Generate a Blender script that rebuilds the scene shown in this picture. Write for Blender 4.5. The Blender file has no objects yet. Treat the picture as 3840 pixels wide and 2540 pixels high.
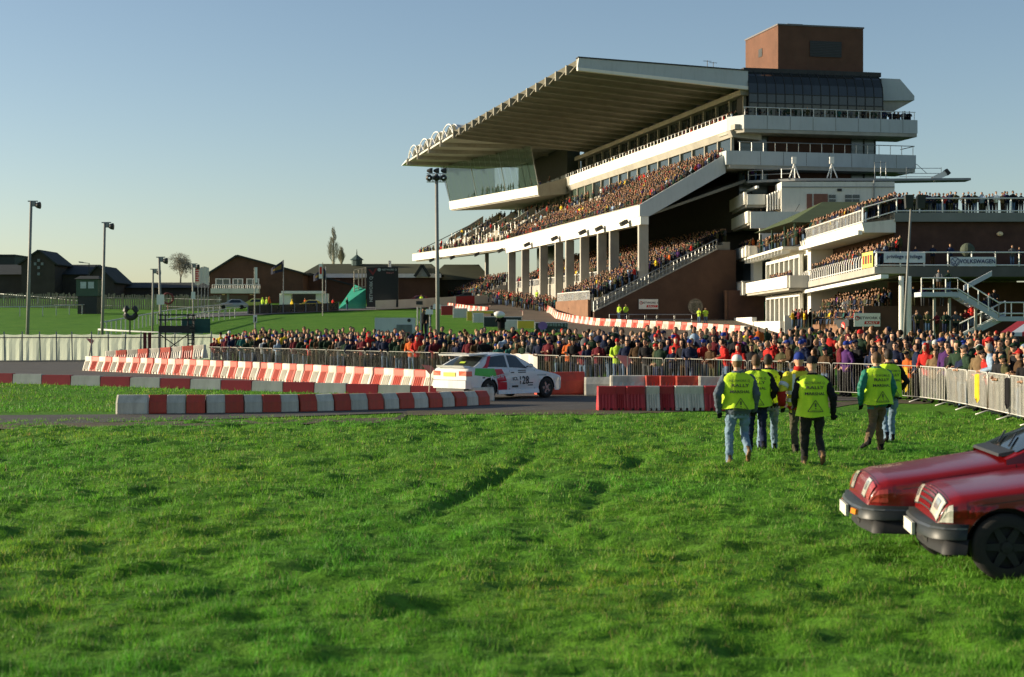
import bpy, math, random
import numpy as np
from mathutils import Vector, Matrix, noise as mnoise
random.seed(7); RNG = np.random.default_rng(7)
R = math.radians
SC = bpy.context.scene
COL = SC.collection
# ---------------------------------------------------------------- camera
F, HZ, CAMH = 6000.0, 1230.0, 2.2          # focal length and horizon row in photograph pixels, eye height in metres
cam_d = bpy.data.cameras.new('camera'); cam = bpy.data.objects.new('camera', cam_d); COL.objects.link(cam)
cam.location = (0, 0, CAMH); cam.rotation_euler = (R(90), 0, 0)
cam_d.sensor_width = 36; cam_d.lens = 36 * F / 3840; cam_d.shift_y = (HZ - 1270) / 3840
cam_d.clip_start = .5; cam_d.clip_end = 6000
cam_d.dof.use_dof = True; cam_d.dof.focus_distance = 62; cam_d.dof.aperture_fstop = 3.2
SC.camera = cam
# ---------------------------------------------------------------- sky and sun (low winter sun, from the left and a little behind the scene)
SUN_EL = R(12.5); sx, sy = -.985, .17
w = bpy.data.worlds.new('World'); SC.world = w; w.use_nodes = True
nt = w.node_tree; bg = nt.nodes['Background']
sky = nt.nodes.new('ShaderNodeTexSky'); sky.sky_type = 'NISHITA'; sky.sun_disc = False
sky.sun_elevation = SUN_EL; sky.sun_rotation = math.atan2(sx, sy)
sky.air_density = .82; sky.dust_density = .7; sky.ozone_density = 1.1
nt.links.new(sky.outputs[0], bg.inputs[0]); bg.inputs[1].default_value = .082
sun_d = bpy.data.lights.new('sun', 'SUN'); sun = bpy.data.objects.new('sun', sun_d); COL.objects.link(sun)
sun_d.energy = 5.0; sun_d.angle = R(.53); sun_d.color = (1, .86, .64)
sdir = Vector((sx * math.cos(SUN_EL), sy * math.cos(SUN_EL), math.sin(SUN_EL))).normalized()
sun.rotation_euler = (-sdir).to_track_quat('-Z', 'Y').to_euler(); sun.location = (-60, 40, 40)
SC.view_settings.view_transform = 'Standard'; SC.view_settings.look = 'None'
SC.view_settings.exposure = .85; SC.view_settings.gamma = 1
SC.cycles.max_bounces = 6; SC.cycles.use_denoising = True

# ---------------------------------------------------------------- measuring helpers
RISE_Y, RISE = 118.0, .045
def zg(X, Y):                                   # the land: level near the camera, then a long gentle rise
    if Y <= RISE_Y: return 0.0
    d = min(Y, 330) - RISE_Y
    return RISE * d * min(1, d / 8 * .5 + .5) if d < 8 else RISE * d
def at(x, y, Y): return Vector(((x - 1920) * Y / F, Y, CAMH + (HZ - y) * Y / F))
def G(x, y):                                    # photograph pixel -> point on the land
    if y > HZ:
        Y = CAMH * F / (y - HZ)
        if Y <= RISE_Y: return Vector(((x - 1920) * Y / F, Y, 0))
    k = RISE - (HZ - y) / F
    Y = (CAMH + RISE * RISE_Y) / k
    return Vector(((x - 1920) * Y / F, Y, RISE * (Y - RISE_Y)))
def atX(x, y, X):
    Y = X * F / (x - 1920); return Vector((X, Y, CAMH + (HZ - y) * Y / F))
_n = math.hypot(.218, .976)
UD = Vector((-.218 / _n, .976 / _n, 0)); VD = Vector((.976 / _n, .218 / _n, 0)); A0 = Vector((25.87, 190, 0))
def S(u, v, z): return A0 + UD * u + VD * v + Vector((0, 0, z))   # main stand axes: u along it, v towards its back
def onU(x, y, u):
    k = (x - 1920) / F; a = A0 + UD * u
    v = (k * a.y - a.x) / (VD.x - k * VD.y); Y = a.y + v * VD.y
    return (v, CAMH + (HZ - y) * Y / F)
# ---------------------------------------------------------------- materials
MATS = {}
def M(name, col, rough=.75, var=.18, scale=2.0, bump=0.0, bscale=30.0, metal=0.0, spec=.35, coat=0.0, rand=0.0, attr=None, alpha=1.0, trans=0.0, stain=0.0, sub=0.0):
    if name in MATS: return MATS[name]
    m = bpy.data.materials.new(name); m.use_nodes = True; t = m.node_tree; N = t.nodes; L = t.links
    b = N['Principled BSDF']
    b.inputs['Roughness'].default_value = rough; b.inputs['Metallic'].default_value = metal
    b.inputs['Specular IOR Level'].default_value = spec
    if coat: b.inputs['Coat Weight'].default_value = coat; b.inputs['Coat Roughness'].default_value = .08
    if alpha < 1: b.inputs['Alpha'].default_value = alpha
    if trans: b.inputs['Transmission Weight'].default_value = trans
    tc = N.new('ShaderNodeTexCoord')
    if attr:
        a = N.new('ShaderNodeVertexColor'); a.layer_name = attr; src = a.outputs['Color']
    else:
        a = N.new('ShaderNodeRGB'); a.outputs[0].default_value = (*col, 1); src = a.outputs[0]
    nz = N.new('ShaderNodeTexNoise'); nz.inputs['Scale'].default_value = scale; nz.inputs['Detail'].default_value = 6; nz.inputs['Roughness'].default_value = .62
    L.new(tc.outputs['Object'], nz.inputs['Vector'])
    mr = N.new('ShaderNodeMapRange'); mr.inputs[1].default_value = .25; mr.inputs[2].default_value = .75
    mr.inputs[3].default_value = 1 - var; mr.inputs[4].default_value = 1 + var; L.new(nz.outputs[0], mr.inputs[0])
    fac = mr.outputs[0]
    if rand:
        oi = N.new('ShaderNodeObjectInfo'); m2 = N.new('ShaderNodeMapRange'); m2.inputs[3].default_value = 1 - rand; m2.inputs[4].default_value = 1 + rand
        L.new(oi.outputs['Random'], m2.inputs[0]); mm = N.new('ShaderNodeMath'); mm.operation = 'MULTIPLY'
        L.new(fac, mm.inputs[0]); L.new(m2.outputs[0], mm.inputs[1]); fac = mm.outputs[0]
    vm = N.new('ShaderNodeVectorMath'); vm.operation = 'SCALE'; L.new(src, vm.inputs[0]); L.new(fac, vm.inputs['Scale'])
    out = vm.outputs[0]
    if stain:
        n2 = N.new('ShaderNodeTexNoise'); n2.inputs['Scale'].default_value = .9; n2.inputs['Detail'].default_value = 8; n2.inputs['Roughness'].default_value = .7
        mp = N.new('ShaderNodeMapping'); mp.inputs['Scale'].default_value = (3, 3, .5); L.new(tc.outputs['Object'], mp.inputs[0]); L.new(mp.outputs[0], n2.inputs[0])
        r2 = N.new('ShaderNodeMapRange'); r2.inputs[1].default_value = .5; r2.inputs[2].default_value = .75; r2.inputs[4].default_value = stain; L.new(n2.outputs[0], r2.inputs[0])
        mx = N.new('ShaderNodeMix'); mx.data_type = 'RGBA'; mx.inputs['B'].default_value = (.09, .075, .05, 1)
        L.new(r2.outputs[0], mx.inputs[0]); L.new(out, mx.inputs['A']); out = mx.outputs['Result']
    L.new(out, b.inputs['Base Color'])
    if bump:
        nb = N.new('ShaderNodeTexNoise'); nb.inputs['Scale'].default_value = bscale; nb.inputs['Detail'].default_value = 4; L.new(tc.outputs['Object'], nb.inputs[0])
        bp = N.new('ShaderNodeBump'); bp.inputs['Strength'].default_value = bump; bp.inputs['Distance'].default_value = .02
        L.new(nb.outputs[0], bp.inputs['Height']); L.new(bp.outputs[0], b.inputs['Normal'])
    MATS[name] = m; return m

CONC = lambda: M('concrete', (.36, .34, .29), .85, .22, .35, .2, 6, stain=.25)
WHITE = lambda: M('white_render', (.74, .71, .62), .8, .08, .4, stain=.18)
WPAINT = lambda: M('white_paint', (.78, .77, .72), .5, .06, 2, stain=.06)
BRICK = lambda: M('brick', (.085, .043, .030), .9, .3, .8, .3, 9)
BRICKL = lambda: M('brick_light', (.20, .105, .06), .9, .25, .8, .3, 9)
STEEL = lambda: M('galvanised_steel', (.42, .43, .42), .42, .2, 3, metal=.65)
DARK = lambda: M('dark_metal', (.03, .032, .032), .55, .2, 3)
GLASSD = lambda: M('dark_glass', (.016, .024, .026), .08, .25, .25, spec=.7)
GREYP = lambda: M('grey_paint', (.25, .26, .26), .6, .15, 1)

# ---------------------------------------------------------------- mesh builder
class MB:
    def __init__(s): s.v = []; s.f = []; s.m = []
    def add(s, vs, fs, mi=0):
        o = len(s.v); s.v += [tuple(p) for p in vs]; s.f += [tuple(i + o for i in q) for q in fs]; s.m += [mi] * len(fs); return s
    def hexa(s, p, mi=0):                       # p: 4 bottom points then 4 top points, same order
        return s.add(p, [(3, 2, 1, 0), (4, 5, 6, 7), (0, 1, 5, 4), (1, 2, 6, 5), (2, 3, 7, 6), (3, 0, 4, 7)], mi)
    def box(s, x0, x1, y0, y1, z0, z1, mi=0):
        return s.hexa([(x0, y0, z0), (x1, y0, z0), (x1, y1, z0), (x0, y1, z0), (x0, y0, z1), (x1, y0, z1), (x1, y1, z1), (x0, y1, z1)], mi)
    def sbox(s, u0, u1, v0, v1, z0, z1, mi=0):  # box in main stand axes
        return s.hexa([S(u0, v0, z0), S(u0, v1, z0), S(u1, v1, z0), S(u1, v0, z0), S(u0, v0, z1), S(u0, v1, z1), S(u1, v1, z1), S(u1, v0, z1)], mi)
    def prism(s, poly, ext, mi=0):
        n = len(poly); e = Vector(ext); a = [Vector(p) for p in poly]
        return s.add(a + [p + e for p in a], [tuple(range(n - 1, -1, -1)), tuple(range(n, 2 * n))] + [(i, (i + 1) % n, n + (i + 1) % n, n + i) for i in range(n)], mi)
    def beam(s, p, q, wd, ht, mi=0, up=(0, 0, 1)):
        p = Vector(p); q = Vector(q); d = (q - p).normalized(); r = d.cross(Vector(up)); r = r.normalized() if r.length > 1e-6 else Vector((1, 0, 0)); t = r.cross(d)
        r *= wd / 2; t *= ht / 2
        return s.hexa([p - r - t, p + r - t, q + r - t, q - r - t, p - r + t, p + r + t, q + r + t, q - r + t], mi)
    def tube(s, pts, rad, n=6, mi=0, caps=True):
        pts = [Vector(p) for p in pts]; m = len(pts); rad = rad if isinstance(rad, (list, tuple)) else [rad] * m; vs = []
        ref = Vector((0, 0, 1)) if abs((pts[-1] - pts[0]).normalized().z) < .9 else Vector((1, 0, 0))
        for i, p in enumerate(pts):
            d = (pts[min(i + 1, m - 1)] - pts[max(i - 1, 0)]).normalized(); a = d.cross(ref).normalized(); b = a.cross(d)
            vs += [p + (a * math.cos(2 * math.pi * k / n) + b * math.sin(2 * math.pi * k / n)) * rad[i] for k in range(n)]
        fs = [(i * n + k, i * n + (k + 1) % n, (i + 1) * n + (k + 1) % n, (i + 1) * n + k) for i in range(m - 1) for k in range(n)]
        if caps: fs += [tuple(range(n))[::-1], tuple((m - 1) * n + k for k in range(n))]
        return s.add(vs, fs, mi)
    def ell(s, c, r, n=10, m=6, mi=0):
        c = Vector(c); r = r if isinstance(r, (tuple, list)) else (r, r, r); vs = [c + Vector((0, 0, -r[2]))]
        for i in range(1, m):
            t = -math.pi / 2 + math.pi * i / m
            vs += [c + Vector((r[0] * math.cos(t) * math.cos(2 * math.pi * k / n), r[1] * math.cos(t) * math.sin(2 * math.pi * k / n), r[2] * math.sin(t))) for k in range(n)]
        vs.append(c + Vector((0, 0, r[2]))); T = len(vs) - 1
        fs = [(0, 1 + (k + 1) % n, 1 + k) for k in range(n)] + [(T, 1 + (m - 2) * n + k, 1 + (m - 2) * n + (k + 1) % n) for k in range(n)]
        fs += [(1 + i * n + k, 1 + i * n + (k + 1) % n, 1 + (i + 1) * n + (k + 1) % n, 1 + (i + 1) * n + k) for i in range(m - 2) for k in range(n)]
        return s.add(vs, fs, mi)
    def lathe(s, prof, c, axis='y', n=24, mi=0):     # prof: (radius, along axis)
        c = Vector(c); vs = []
        for r, h in prof:
            for k in range(n):
                a, b = r * math.cos(2 * math.pi * k / n), r * math.sin(2 * math.pi * k / n)
                vs.append(c + (Vector((a, h, b)) if axis == 'y' else Vector((a, b, h)) if axis == 'z' else Vector((h, a, b))))
        return s.add(vs, [(i * n + k, i * n + (k + 1) % n, (i + 1) * n + (k + 1) % n, (i + 1) * n + k) for i in range(len(prof) - 1) for k in range(n)], mi)
    def mesh(s, name, mats, off=(0, 0, 0), smooth=False):
        me = bpy.data.meshes.new(name); o = Vector(off)
        me.from_pydata([Vector(p) - o for p in s.v], [], s.f)
        for m in (mats if isinstance(mats, (list, tuple)) else [mats]): me.materials.append(m)
        if any(s.m): me.polygons.foreach_set('material_index', s.m)
        me.polygons.foreach_set('use_smooth', [smooth] * len(s.f))
        me.update(); return me

def tag(o, label=None, cat=None, group=None, kind=None):
    if label: o['label'] = label
    if cat: o['category'] = cat
    if group: o['group'] = group
    if kind: o['kind'] = kind
    return o
def thing(name, label, cat, loc, rotz=0, group=None):
    o = bpy.data.objects.new(name, None); COL.objects.link(o); o.location = loc; o.rotation_euler = (0, 0, rotz); o.empty_display_size = .3
    return tag(o, label, cat, group)
def obj(name, mb, mats, parent=None, off=None, smooth=False, **kw):
    """one mesh object; world coordinates when off is given or the parent is unrotated, local ones when off=False"""
    if off is None: off = parent.location if parent is not None else (0, 0, 0)
    if off is False: off = (0, 0, 0)
    o = bpy.data.objects.new(name, mb.mesh(name, mats, off, smooth) if isinstance(mb, MB) else mb); COL.objects.link(o)
    if parent is not None: o.parent = parent
    elif isinstance(mb, MB): o.location = off
    return tag(o, **kw)
def sub(name, mb, mats, part, root, smooth=False, **kw):      # a sub-part: its part sits at the root's origin
    o = obj(name, mb, mats, part, off=root.location, smooth=smooth); return tag(o, **kw)
def copy_tree(o, parent=None):
    c = o.copy(); COL.objects.link(c); c.parent = parent
    for ch in o.children: copy_tree(ch, c)
    return c
ORD1 = 'zeroth first second third fourth fifth sixth seventh eighth ninth tenth eleventh twelfth thirteenth fourteenth fifteenth sixteenth seventeenth eighteenth nineteenth'.split()
TENS = {2: 'twenty', 3: 'thirty', 4: 'forty', 5: 'fifty', 6: 'sixty', 7: 'seventy', 8: 'eighty', 9: 'ninety'}
def ordn(n):
    if n >= 100: return 'hundredth' if n == 100 else 'hundred-and-' + ordn(n - 100)
    if n < 20: return ORD1[n]
    t, r = divmod(n, 10); return (TENS[t][:-1] + 'ieth') if r == 0 else TENS[t] + '-' + ORD1[r]
_fonts = {}
def text_mesh(txt, size=1.0, bold=False, xs=1.0):      # flat lettering as polygons: list of verts (x,y) and faces, centred
    c = bpy.data.curves.new('t', 'FONT'); c.body = txt; c.size = size; c.align_x = 'CENTER'; c.align_y = 'CENTER'; c.resolution_u = 2
    if bold: c.offset = .018 * size
    o = bpy.data.objects.new('t', c); COL.objects.link(o); me = bpy.data.meshes.new_from_object(o)
    vs = [(v.co.x * xs, v.co.y) for v in me.vertices]; fs = [tuple(p.vertices) for p in me.polygons]
    bpy.data.objects.remove(o); bpy.data.meshes.remove(me); bpy.data.curves.remove(c); return vs, fs
def lettering(mb, txt, size, o, ex, ey, bold=False, xs=1.0, mi=0, lift=.0):
    o = Vector(o); ex = Vector(ex).normalized(); ey = Vector(ey).normalized(); nn = ex.cross(ey) * lift
    vs, fs = text_mesh(txt, size, bold, xs); return mb.add([o + ex * a + ey * b + nn for a, b in vs], fs, mi)
# ---------------------------------------------------------------- the land
def fbm(x, y, s, o=0): return mnoise.noise(Vector((x * s + o, y * s - o, o * .37)))
def bump_h(X, Y):                              # tussocks and wheel ruts in the near field
    if Y > 47 or Y < 6: return 0.0
    f = min(1, (47 - Y) / 3.0)
    edge = 13200 / max(1, (1556 - (X * 6000 / max(Y, 1) + 1920) * .012 + 20) - HZ)      # where the track begins
    f *= max(0, min(1, (edge - .3 - Y) / 2.0))
    h = .03 * fbm(X, Y * .8, .55, 3) + .035 * fbm(X, Y * .75, 1.25, 9) + .06 * fbm(X, Y, 2.4, 17) + .045 * fbm(X, Y, 5.0, 23)
    h += .17 * min(0, fbm(X * .9, Y * .8, 1.5, 31) + .22) 
    for rx, ry, dx, dy in ((-.91, 19.4, .162, 8.4), (.80, 18.2, .10, 4.6), (1.75, 24.5, .15, 3.5)):   # ruts running away from the camera
        t = Y - ry
        if 0 <= t < dy: d = X - rx - dx * t; h -= .15 * math.exp(-(d / .13) ** 2) * min(1, t, dy - t) * max(.45, min(1, .75 + 2.2 * fbm(rx, Y, .55, 51)))
    return h * f
KA, KB = (-17.28, 54.0), (-1.0, 50.2)              # ends of the kerb line; a low grass bank carries its left part
def bank(X, Y):
    if X > -1 or X < -45: return 0.0
    t = (X - KA[0]) / (KB[0] - KA[0]); yk = KA[1] + (KB[1] - KA[1]) * t; zk = .34 * max(0, min(1.45, 1 - t))
    if Y < yk: f = max(0, min(1, (Y - 43.5) / (yk - .3 - 43.5))); return zk * f * f * (3 - 2 * f)
    return zk * max(0, 1 - max(0, Y - yk - .4) / 1.6)
def axis(parts):
    out = []
    for a, b, s in parts: out += list(np.arange(a, b, s))
    return out + [parts[-1][1]]
gx = axis([(-900, -200, 70), (-200, -40, 10), (-40, -15, .8), (-15, 15, .14), (15, 40, 2.5), (40, 200, 10), (200, 900, 70)])
gy = axis([(-120, 0, 20), (0, 7, 1), (7, 24, .12), (24, 47, .22), (47, 60, .4), (60, 118, 3), (118, 130, 1.5), (130, 340, 6), (340, 3000, 190)])
nx, ny = len(gx), len(gy)
XX, YY = np.meshgrid(gx, gy)
vs = []
for j, Y in enumerate(gy):
    for i, X in enumerate(gx):
        vs.append((X, Y, zg(X, Y) + bank(X, Y) + (bump_h(X, Y) if -15 <= X <= 15 else 0)))
me = bpy.data.meshes.new('ground')
fs = [(j * nx + i, j * nx + i + 1, (j + 1) * nx + i + 1, (j + 1) * nx + i) for j in range(ny - 1) for i in range(nx - 1)]
me.from_pydata(vs, [], fs); me.polygons.foreach_set('use_smooth', [True] * len(fs))
# turf: two greens, olive patches, worn brown specks
gm = bpy.data.materials.new('turf'); gm.use_nodes = True; N = gm.node_tree.nodes; L = gm.node_tree.links; b = N['Principled BSDF']
tc = N.new('ShaderNodeTexCoord')
def nz(scale, det=6, rg=.6, sc=(1, 1, 1)):
    mp = N.new('ShaderNodeMapping'); mp.inputs['Scale'].default_value = sc; L.new(tc.outputs['Object'], mp.inputs[0])
    n = N.new('ShaderNodeTexNoise'); n.inputs['Scale'].default_value = scale; n.inputs['Detail'].default_value = det; n.inputs['Roughness'].default_value = rg; L.new(mp.outputs[0], n.inputs[0]); return n.outputs[0]
def ramp(src, stops):
    r = N.new('ShaderNodeValToRGB'); e = r.color_ramp.elements
    e[0].position, e[0].color = stops[0][0], (*stops[0][1], 1); e[1].position, e[1].color = stops[-1][0], (*stops[-1][1], 1)
    for p, c in stops[1:-1]: q = e.new(p); q.color = (*c, 1)
    L.new(src, r.inputs[0]); return r.outputs[0]
c1 = ramp(nz(.35, 8, .7), [(.3, (.058, .17, .013)), (.5, (.085, .23, .017)), (.7, (.12, .25, .03))])
c2 = ramp(nz(7, 5, .7), [(.35, (.55, .55, .5)), (.6, (1.15, 1.12, 1.0))])
mx = N.new('ShaderNodeMix'); mx.data_type = 'RGBA'; mx.blend_type = 'MULTIPLY'; mx.inputs[0].default_value = 1; L.new(c1, mx.inputs['A']); L.new(c2, mx.inputs['B'])
L.new(mx.outputs['Result'], b.inputs['Base Color']); b.inputs['Roughness'].default_value = .9; b.inputs['Specular IOR Level'].default_value = .1
bp = N.new('ShaderNodeBump'); bp.inputs['Strength'].default_value = .7; bp.inputs['Distance'].default_value = .05; L.new(nz(9, 5, .7), bp.inputs['Height']); L.new(bp.outputs[0], b.inputs['Normal'])
me.materials.append(gm); ground = obj('ground', me, None, kind='structure')
ground['label'] = 'rough green turf of the racecourse'

# ---------------------------------------------------------------- track, dirt road, apron
ASPH = M('asphalt', (.075, .068, .058), .8, .3, .8, .4, 40)
DIRT = M('muddy_tarmac', (.105, .078, .052), .9, .35, .35, .5, 12)
def sheet(name, px, mat, lift, label, fn=G, n=14):
    P = [fn(*p) for p in px]; mb = MB()
    mb.add([p + Vector((0, 0, lift)) for p in P], [tuple(range(len(P)))])
    return obj(name, mb, mat, kind='structure', label=label)
sheet('track', [(-260, 1358), (330, 1346), (700, 1346), (1000, 1388), (1640, 1444), (2300, 1440), (2900, 1446), (3400, 1462), (3400, 1503), (2800, 1508), (2240, 1546), (1800, 1548), (1500, 1551), (1000, 1569), (500, 1584), (-260, 1608), (-260, 1562), (440, 1557), (1000, 1548), (1500, 1537), (1600, 1490), (1000, 1466), (0, 1438), (-260, 1430)], ASPH, .02, 'muddy tarmac rally track across the turf')
def strip(name, a, b, mat, lift, label, n=20):
    """sheet between two rows of points that follows the slope"""
    mb = MB(); vs = []
    for k in range(n + 1):
        t = k / n
        for row in (a, b):
            s = t * (len(row) - 1); i = min(int(s), len(row) - 2); q = row[i].lerp(row[i + 1], s - i); vs.append(Vector((q.x, q.y, zg(q.x, q.y) + lift)))
    mb.add(vs, [(2 * k, 2 * k + 1, 2 * k + 3, 2 * k + 2) for k in range(n)]); return obj(name, mb, mat, kind='structure', label=label)
strip('apron', [G(*p) for p in ((1560, 1150), (1760, 1185), (2000, 1222), (2200, 1262), (2500, 1290), (2900, 1320))], [G(*p) for p in ((1700, 1120), (1980, 1128), (2150, 1140), (2360, 1168), (2700, 1195), (3050, 1215))], DIRT, .06, 'brown dirt apron in front of the grandstand', 40)
strip('road', [G(*p) for p in ((700, 1195), (1000, 1182), (1300, 1168), (1600, 1158))], [G(*p) for p in ((700, 1180), (1000, 1168), (1300, 1154), (1600, 1142))], M('road_grey', (.13, .125, .12), .85, .2, .3), .09, 'narrow grey road crossing the far turf')

def verge():                                   # churned mud where the turf meets the tarmac
    mb = MB(); vs = []; n = 90
    for i in range(n + 1):
        x = -200 + 3700 * i / n; e = 1604 - .0175 * x if x < 1500 else (1552 - .004 * (x - 1500) if x < 2260 else 1549 - .035 * (x - 2260)); a = 7 + 7 * mnoise.noise(Vector((x * .012, 3, 0))) + 5 * mnoise.noise(Vector((x * .05, 9, 0)))
        for dy in (-8, a): p = G(x, e + dy); vs.append(p + Vector((0, 0, .026 if dy < 0 else .012)))
    mb.add(vs, [(2 * i, 2 * i + 1, 2 * i + 3, 2 * i + 2) for i in range(n)]); obj('verge', mb, M('verge_mud', (.075, .06, .028), .95, .4, 1.5, .6, 15), kind='structure', label='churned muddy verge along the near edge of the track')
verge()
# ---------------------------------------------------------------- grass blades of the near field
def grass_patch():
    P = []
    for y0, y1, dens, hh, wd in ((8.6, 13, 3000, .046, .006), (13, 20, 1400, .05, .009), (20, 30, 600, .054, .014), (30, 41, 250, .056, .02)):
        xa = .335 * y1 + .4; n = int(dens * (y1 - y0) * 2 * xa)
        x = RNG.uniform(-xa, xa, n); y = RNG.uniform(y0, y1, n); ok = np.abs(x) < .33 * y + .4
        P.append(np.stack([x[ok], y[ok], np.full(ok.sum(), hh), np.full(ok.sum(), wd)], 1))
    n = 60000; x = RNG.uniform(-24, -1.5, n); y = RNG.uniform(41, 64, n); ppx = 1920 + x * F / y; ppy = HZ + 13200 / y    # the strip between kerb line and near low row
    ok = (y < KA[1] + (KB[1] - KA[1]) * (x - KA[0]) / (KB[0] - KA[0]) - .2) & (ppy < 1549 - .010 * ppx) & (ppx < 1480); P.append(np.stack([x[ok], y[ok], np.full(ok.sum(), .07), np.full(ok.sum(), .03)], 1))
    P = np.concatenate(P); n = len(P)
    dens = np.array([mnoise.noise(Vector((a * .8, b * .6, 5))) for a, b in P[:, :2]])
    patch = np.array([mnoise.noise(Vector((a * 2.3, b * 1.8, 11))) for a, b in P[:, :2]])
    edge = 13200 / ((1576 - (P[:, 0] * 6000 / P[:, 1] + 1920) * .012) - HZ)
    keep = (RNG.uniform(0, 1, n) < .72 + .5 * dens) & ((P[:, 1] < edge - .05) | (P[:, 3] > .025))
    P = P[keep]; patch = patch[keep]; n = len(P)
    z = np.array([bump_h(a, b) + (bank(a, b) if b > 43 else 0) for a, b in P[:, :2]])
    tus = np.array([1.25 * mnoise.noise(Vector((a * 4.6, b * 3.6, 71))) + .6 * mnoise.noise(Vector((a * 9.5, b * 7.5, 73))) for a, b in P[:, :2]])
    h = P[:, 2] * RNG.uniform(.55, 1.25, n) * np.clip(.75 + 1.25 * tus + .6 * patch, .18, 2.1); ang = RNG.uniform(0, 2 * np.pi, n); la = RNG.uniform(0, 2 * np.pi, n); ln = h * RNG.uniform(.2, .9, n)
    base = np.array([[.100, .265, .017], [.130, .300, .026], [.070, .200, .014], [.21, .31, .05], [.23, .20, .09]])
    c = base[RNG.choice(5, n, p=[.38, .33, .17, .09, .03])] * RNG.uniform(.75, 1.25, (n, 1)) * (1 + .25 * patch[:, None])
    big = np.array([mnoise.noise(Vector((a * .33, b * .26, 41))) for a, b in P[:, :2]]); mid = np.array([mnoise.noise(Vector((a * 1.1, b * .9, 47))) for a, b in P[:, :2]])
    c[:, 0] *= 1 + .55 * np.clip(big + .5 * mid, -.5, .9); c[:, 1] *= 1 + .12 * mid; c *= (1 + .22 * mid + .22 * np.clip(tus, -.8, .8))[:, None]
    straw = RNG.uniform(0, 1, n) < .02 + .10 * np.clip(mid, 0, 1); c[straw] = np.array([.30, .25, .11]) * RNG.uniform(.6, 1.2, (straw.sum(), 1))
    for rx, ry, dx, rl in ((-.91, 19.4, .162, 8.4), (.80, 18.2, .10, 4.6), (1.75, 24.5, .15, 3.5)):
        tt = P[:, 1] - ry; dd = np.abs(P[:, 0] - rx - dx * tt); inr = (tt > 0) & (tt < rl) & (dd < .12) & (RNG.uniform(0, 1, n) < .7); c[inr] = c[inr] * .4 + np.array([.03, .025, .01]); h[inr] *= .5
    wv = np.stack([np.cos(ang), np.sin(ang)], 1) * P[:, 3:4] * .5
    V = np.zeros((n, 3, 3)); V[:, 0, :2] = P[:, :2] - wv; V[:, 1, :2] = P[:, :2] + wv; V[:, 0, 2] = V[:, 1, 2] = z - .006
    V[:, 2, 0] = P[:, 0] + np.cos(la) * ln; V[:, 2, 1] = P[:, 1] + np.sin(la) * ln; V[:, 2, 2] = z + h
    me = bpy.data.meshes.new('grass'); me.vertices.add(3 * n); me.vertices.foreach_set('co', V.reshape(-1))
    me.loops.add(3 * n); me.loops.foreach_set('vertex_index', np.arange(3 * n, dtype=np.int32)); me.polygons.add(n)
    me.polygons.foreach_set('loop_start', np.arange(0, 3 * n, 3, dtype=np.int32)); me.update(calc_edges=True)
    ca = me.color_attributes.new('Col', 'FLOAT_COLOR', 'POINT'); cc = np.ones((3 * n, 4)); cc[:, :3] = np.repeat(c, 3, 0); ca.data.foreach_set('color', cc.reshape(-1))
    m = bpy.data.materials.new('grass_blade'); m.use_nodes = True; t = m.node_tree; b = t.nodes['Principled BSDF']
    a = t.nodes.new('ShaderNodeVertexColor'); a.layer_name = 'Col'; t.links.new(a.outputs[0], b.inputs[0]); b.inputs['Roughness'].default_value = .6; b.inputs['Specular IOR Level'].default_value = .25
    tr = t.nodes.new('ShaderNodeBsdfTranslucent'); t.links.new(a.outputs[0], tr.inputs[0]); ms = t.nodes.new('ShaderNodeMixShader'); ms.inputs[0].default_value = .4
    t.links.new(b.outputs[0], ms.inputs[1]); t.links.new(tr.outputs[0], ms.inputs[2]); t.links.new(ms.outputs[0], t.nodes['Material Output'].inputs[0])
    me.materials.append(m)
    return obj('grass', me, None, kind='stuff', label='short lush green grass blades of the near field', cat='grass')
grass_patch()
# ================================================================ main grandstand
CROWD = []                                     # (x, y, z, heading, scale, seated)
FACE_STAND = math.atan2(-VD.y, -VD.x) - math.pi / 2      # heading of somebody looking out of the main stand
def crowd_row(p, q, occ, step=.55, face=FACE_STAND, seated=False, jit=.12):
    p = Vector(p); q = Vector(q); n = int((q - p).length / step)
    for i in range(n):
        if random.random() < (occ(i / n) if callable(occ) else occ):
            c = p.lerp(q, (i + .5) / n); CROWD.append((c.x + random.uniform(-jit, jit), c.y + random.uniform(-jit, jit), c.z, face + random.gauss(0, .35), random.uniform(.9, 1.06), seated))
gs = thing('grandstand', 'tall multi-tier racecourse grandstand with ribbed cantilever roof and brick lift tower', 'grandstand', S(0, 0, 3.2))
def gp(name, mb, mat, smooth=False, **kw): return obj(name, mb, mat, gs, smooth=smooth, **kw)
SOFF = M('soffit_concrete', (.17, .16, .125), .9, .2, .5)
FASC = M('fascia_panel', (.46, .49, .49), .7, .07, .3, stain=.15)
PALE = M('pale_panel', (.80, .76, .66), .7, .06, .3, stain=.12)
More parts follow.
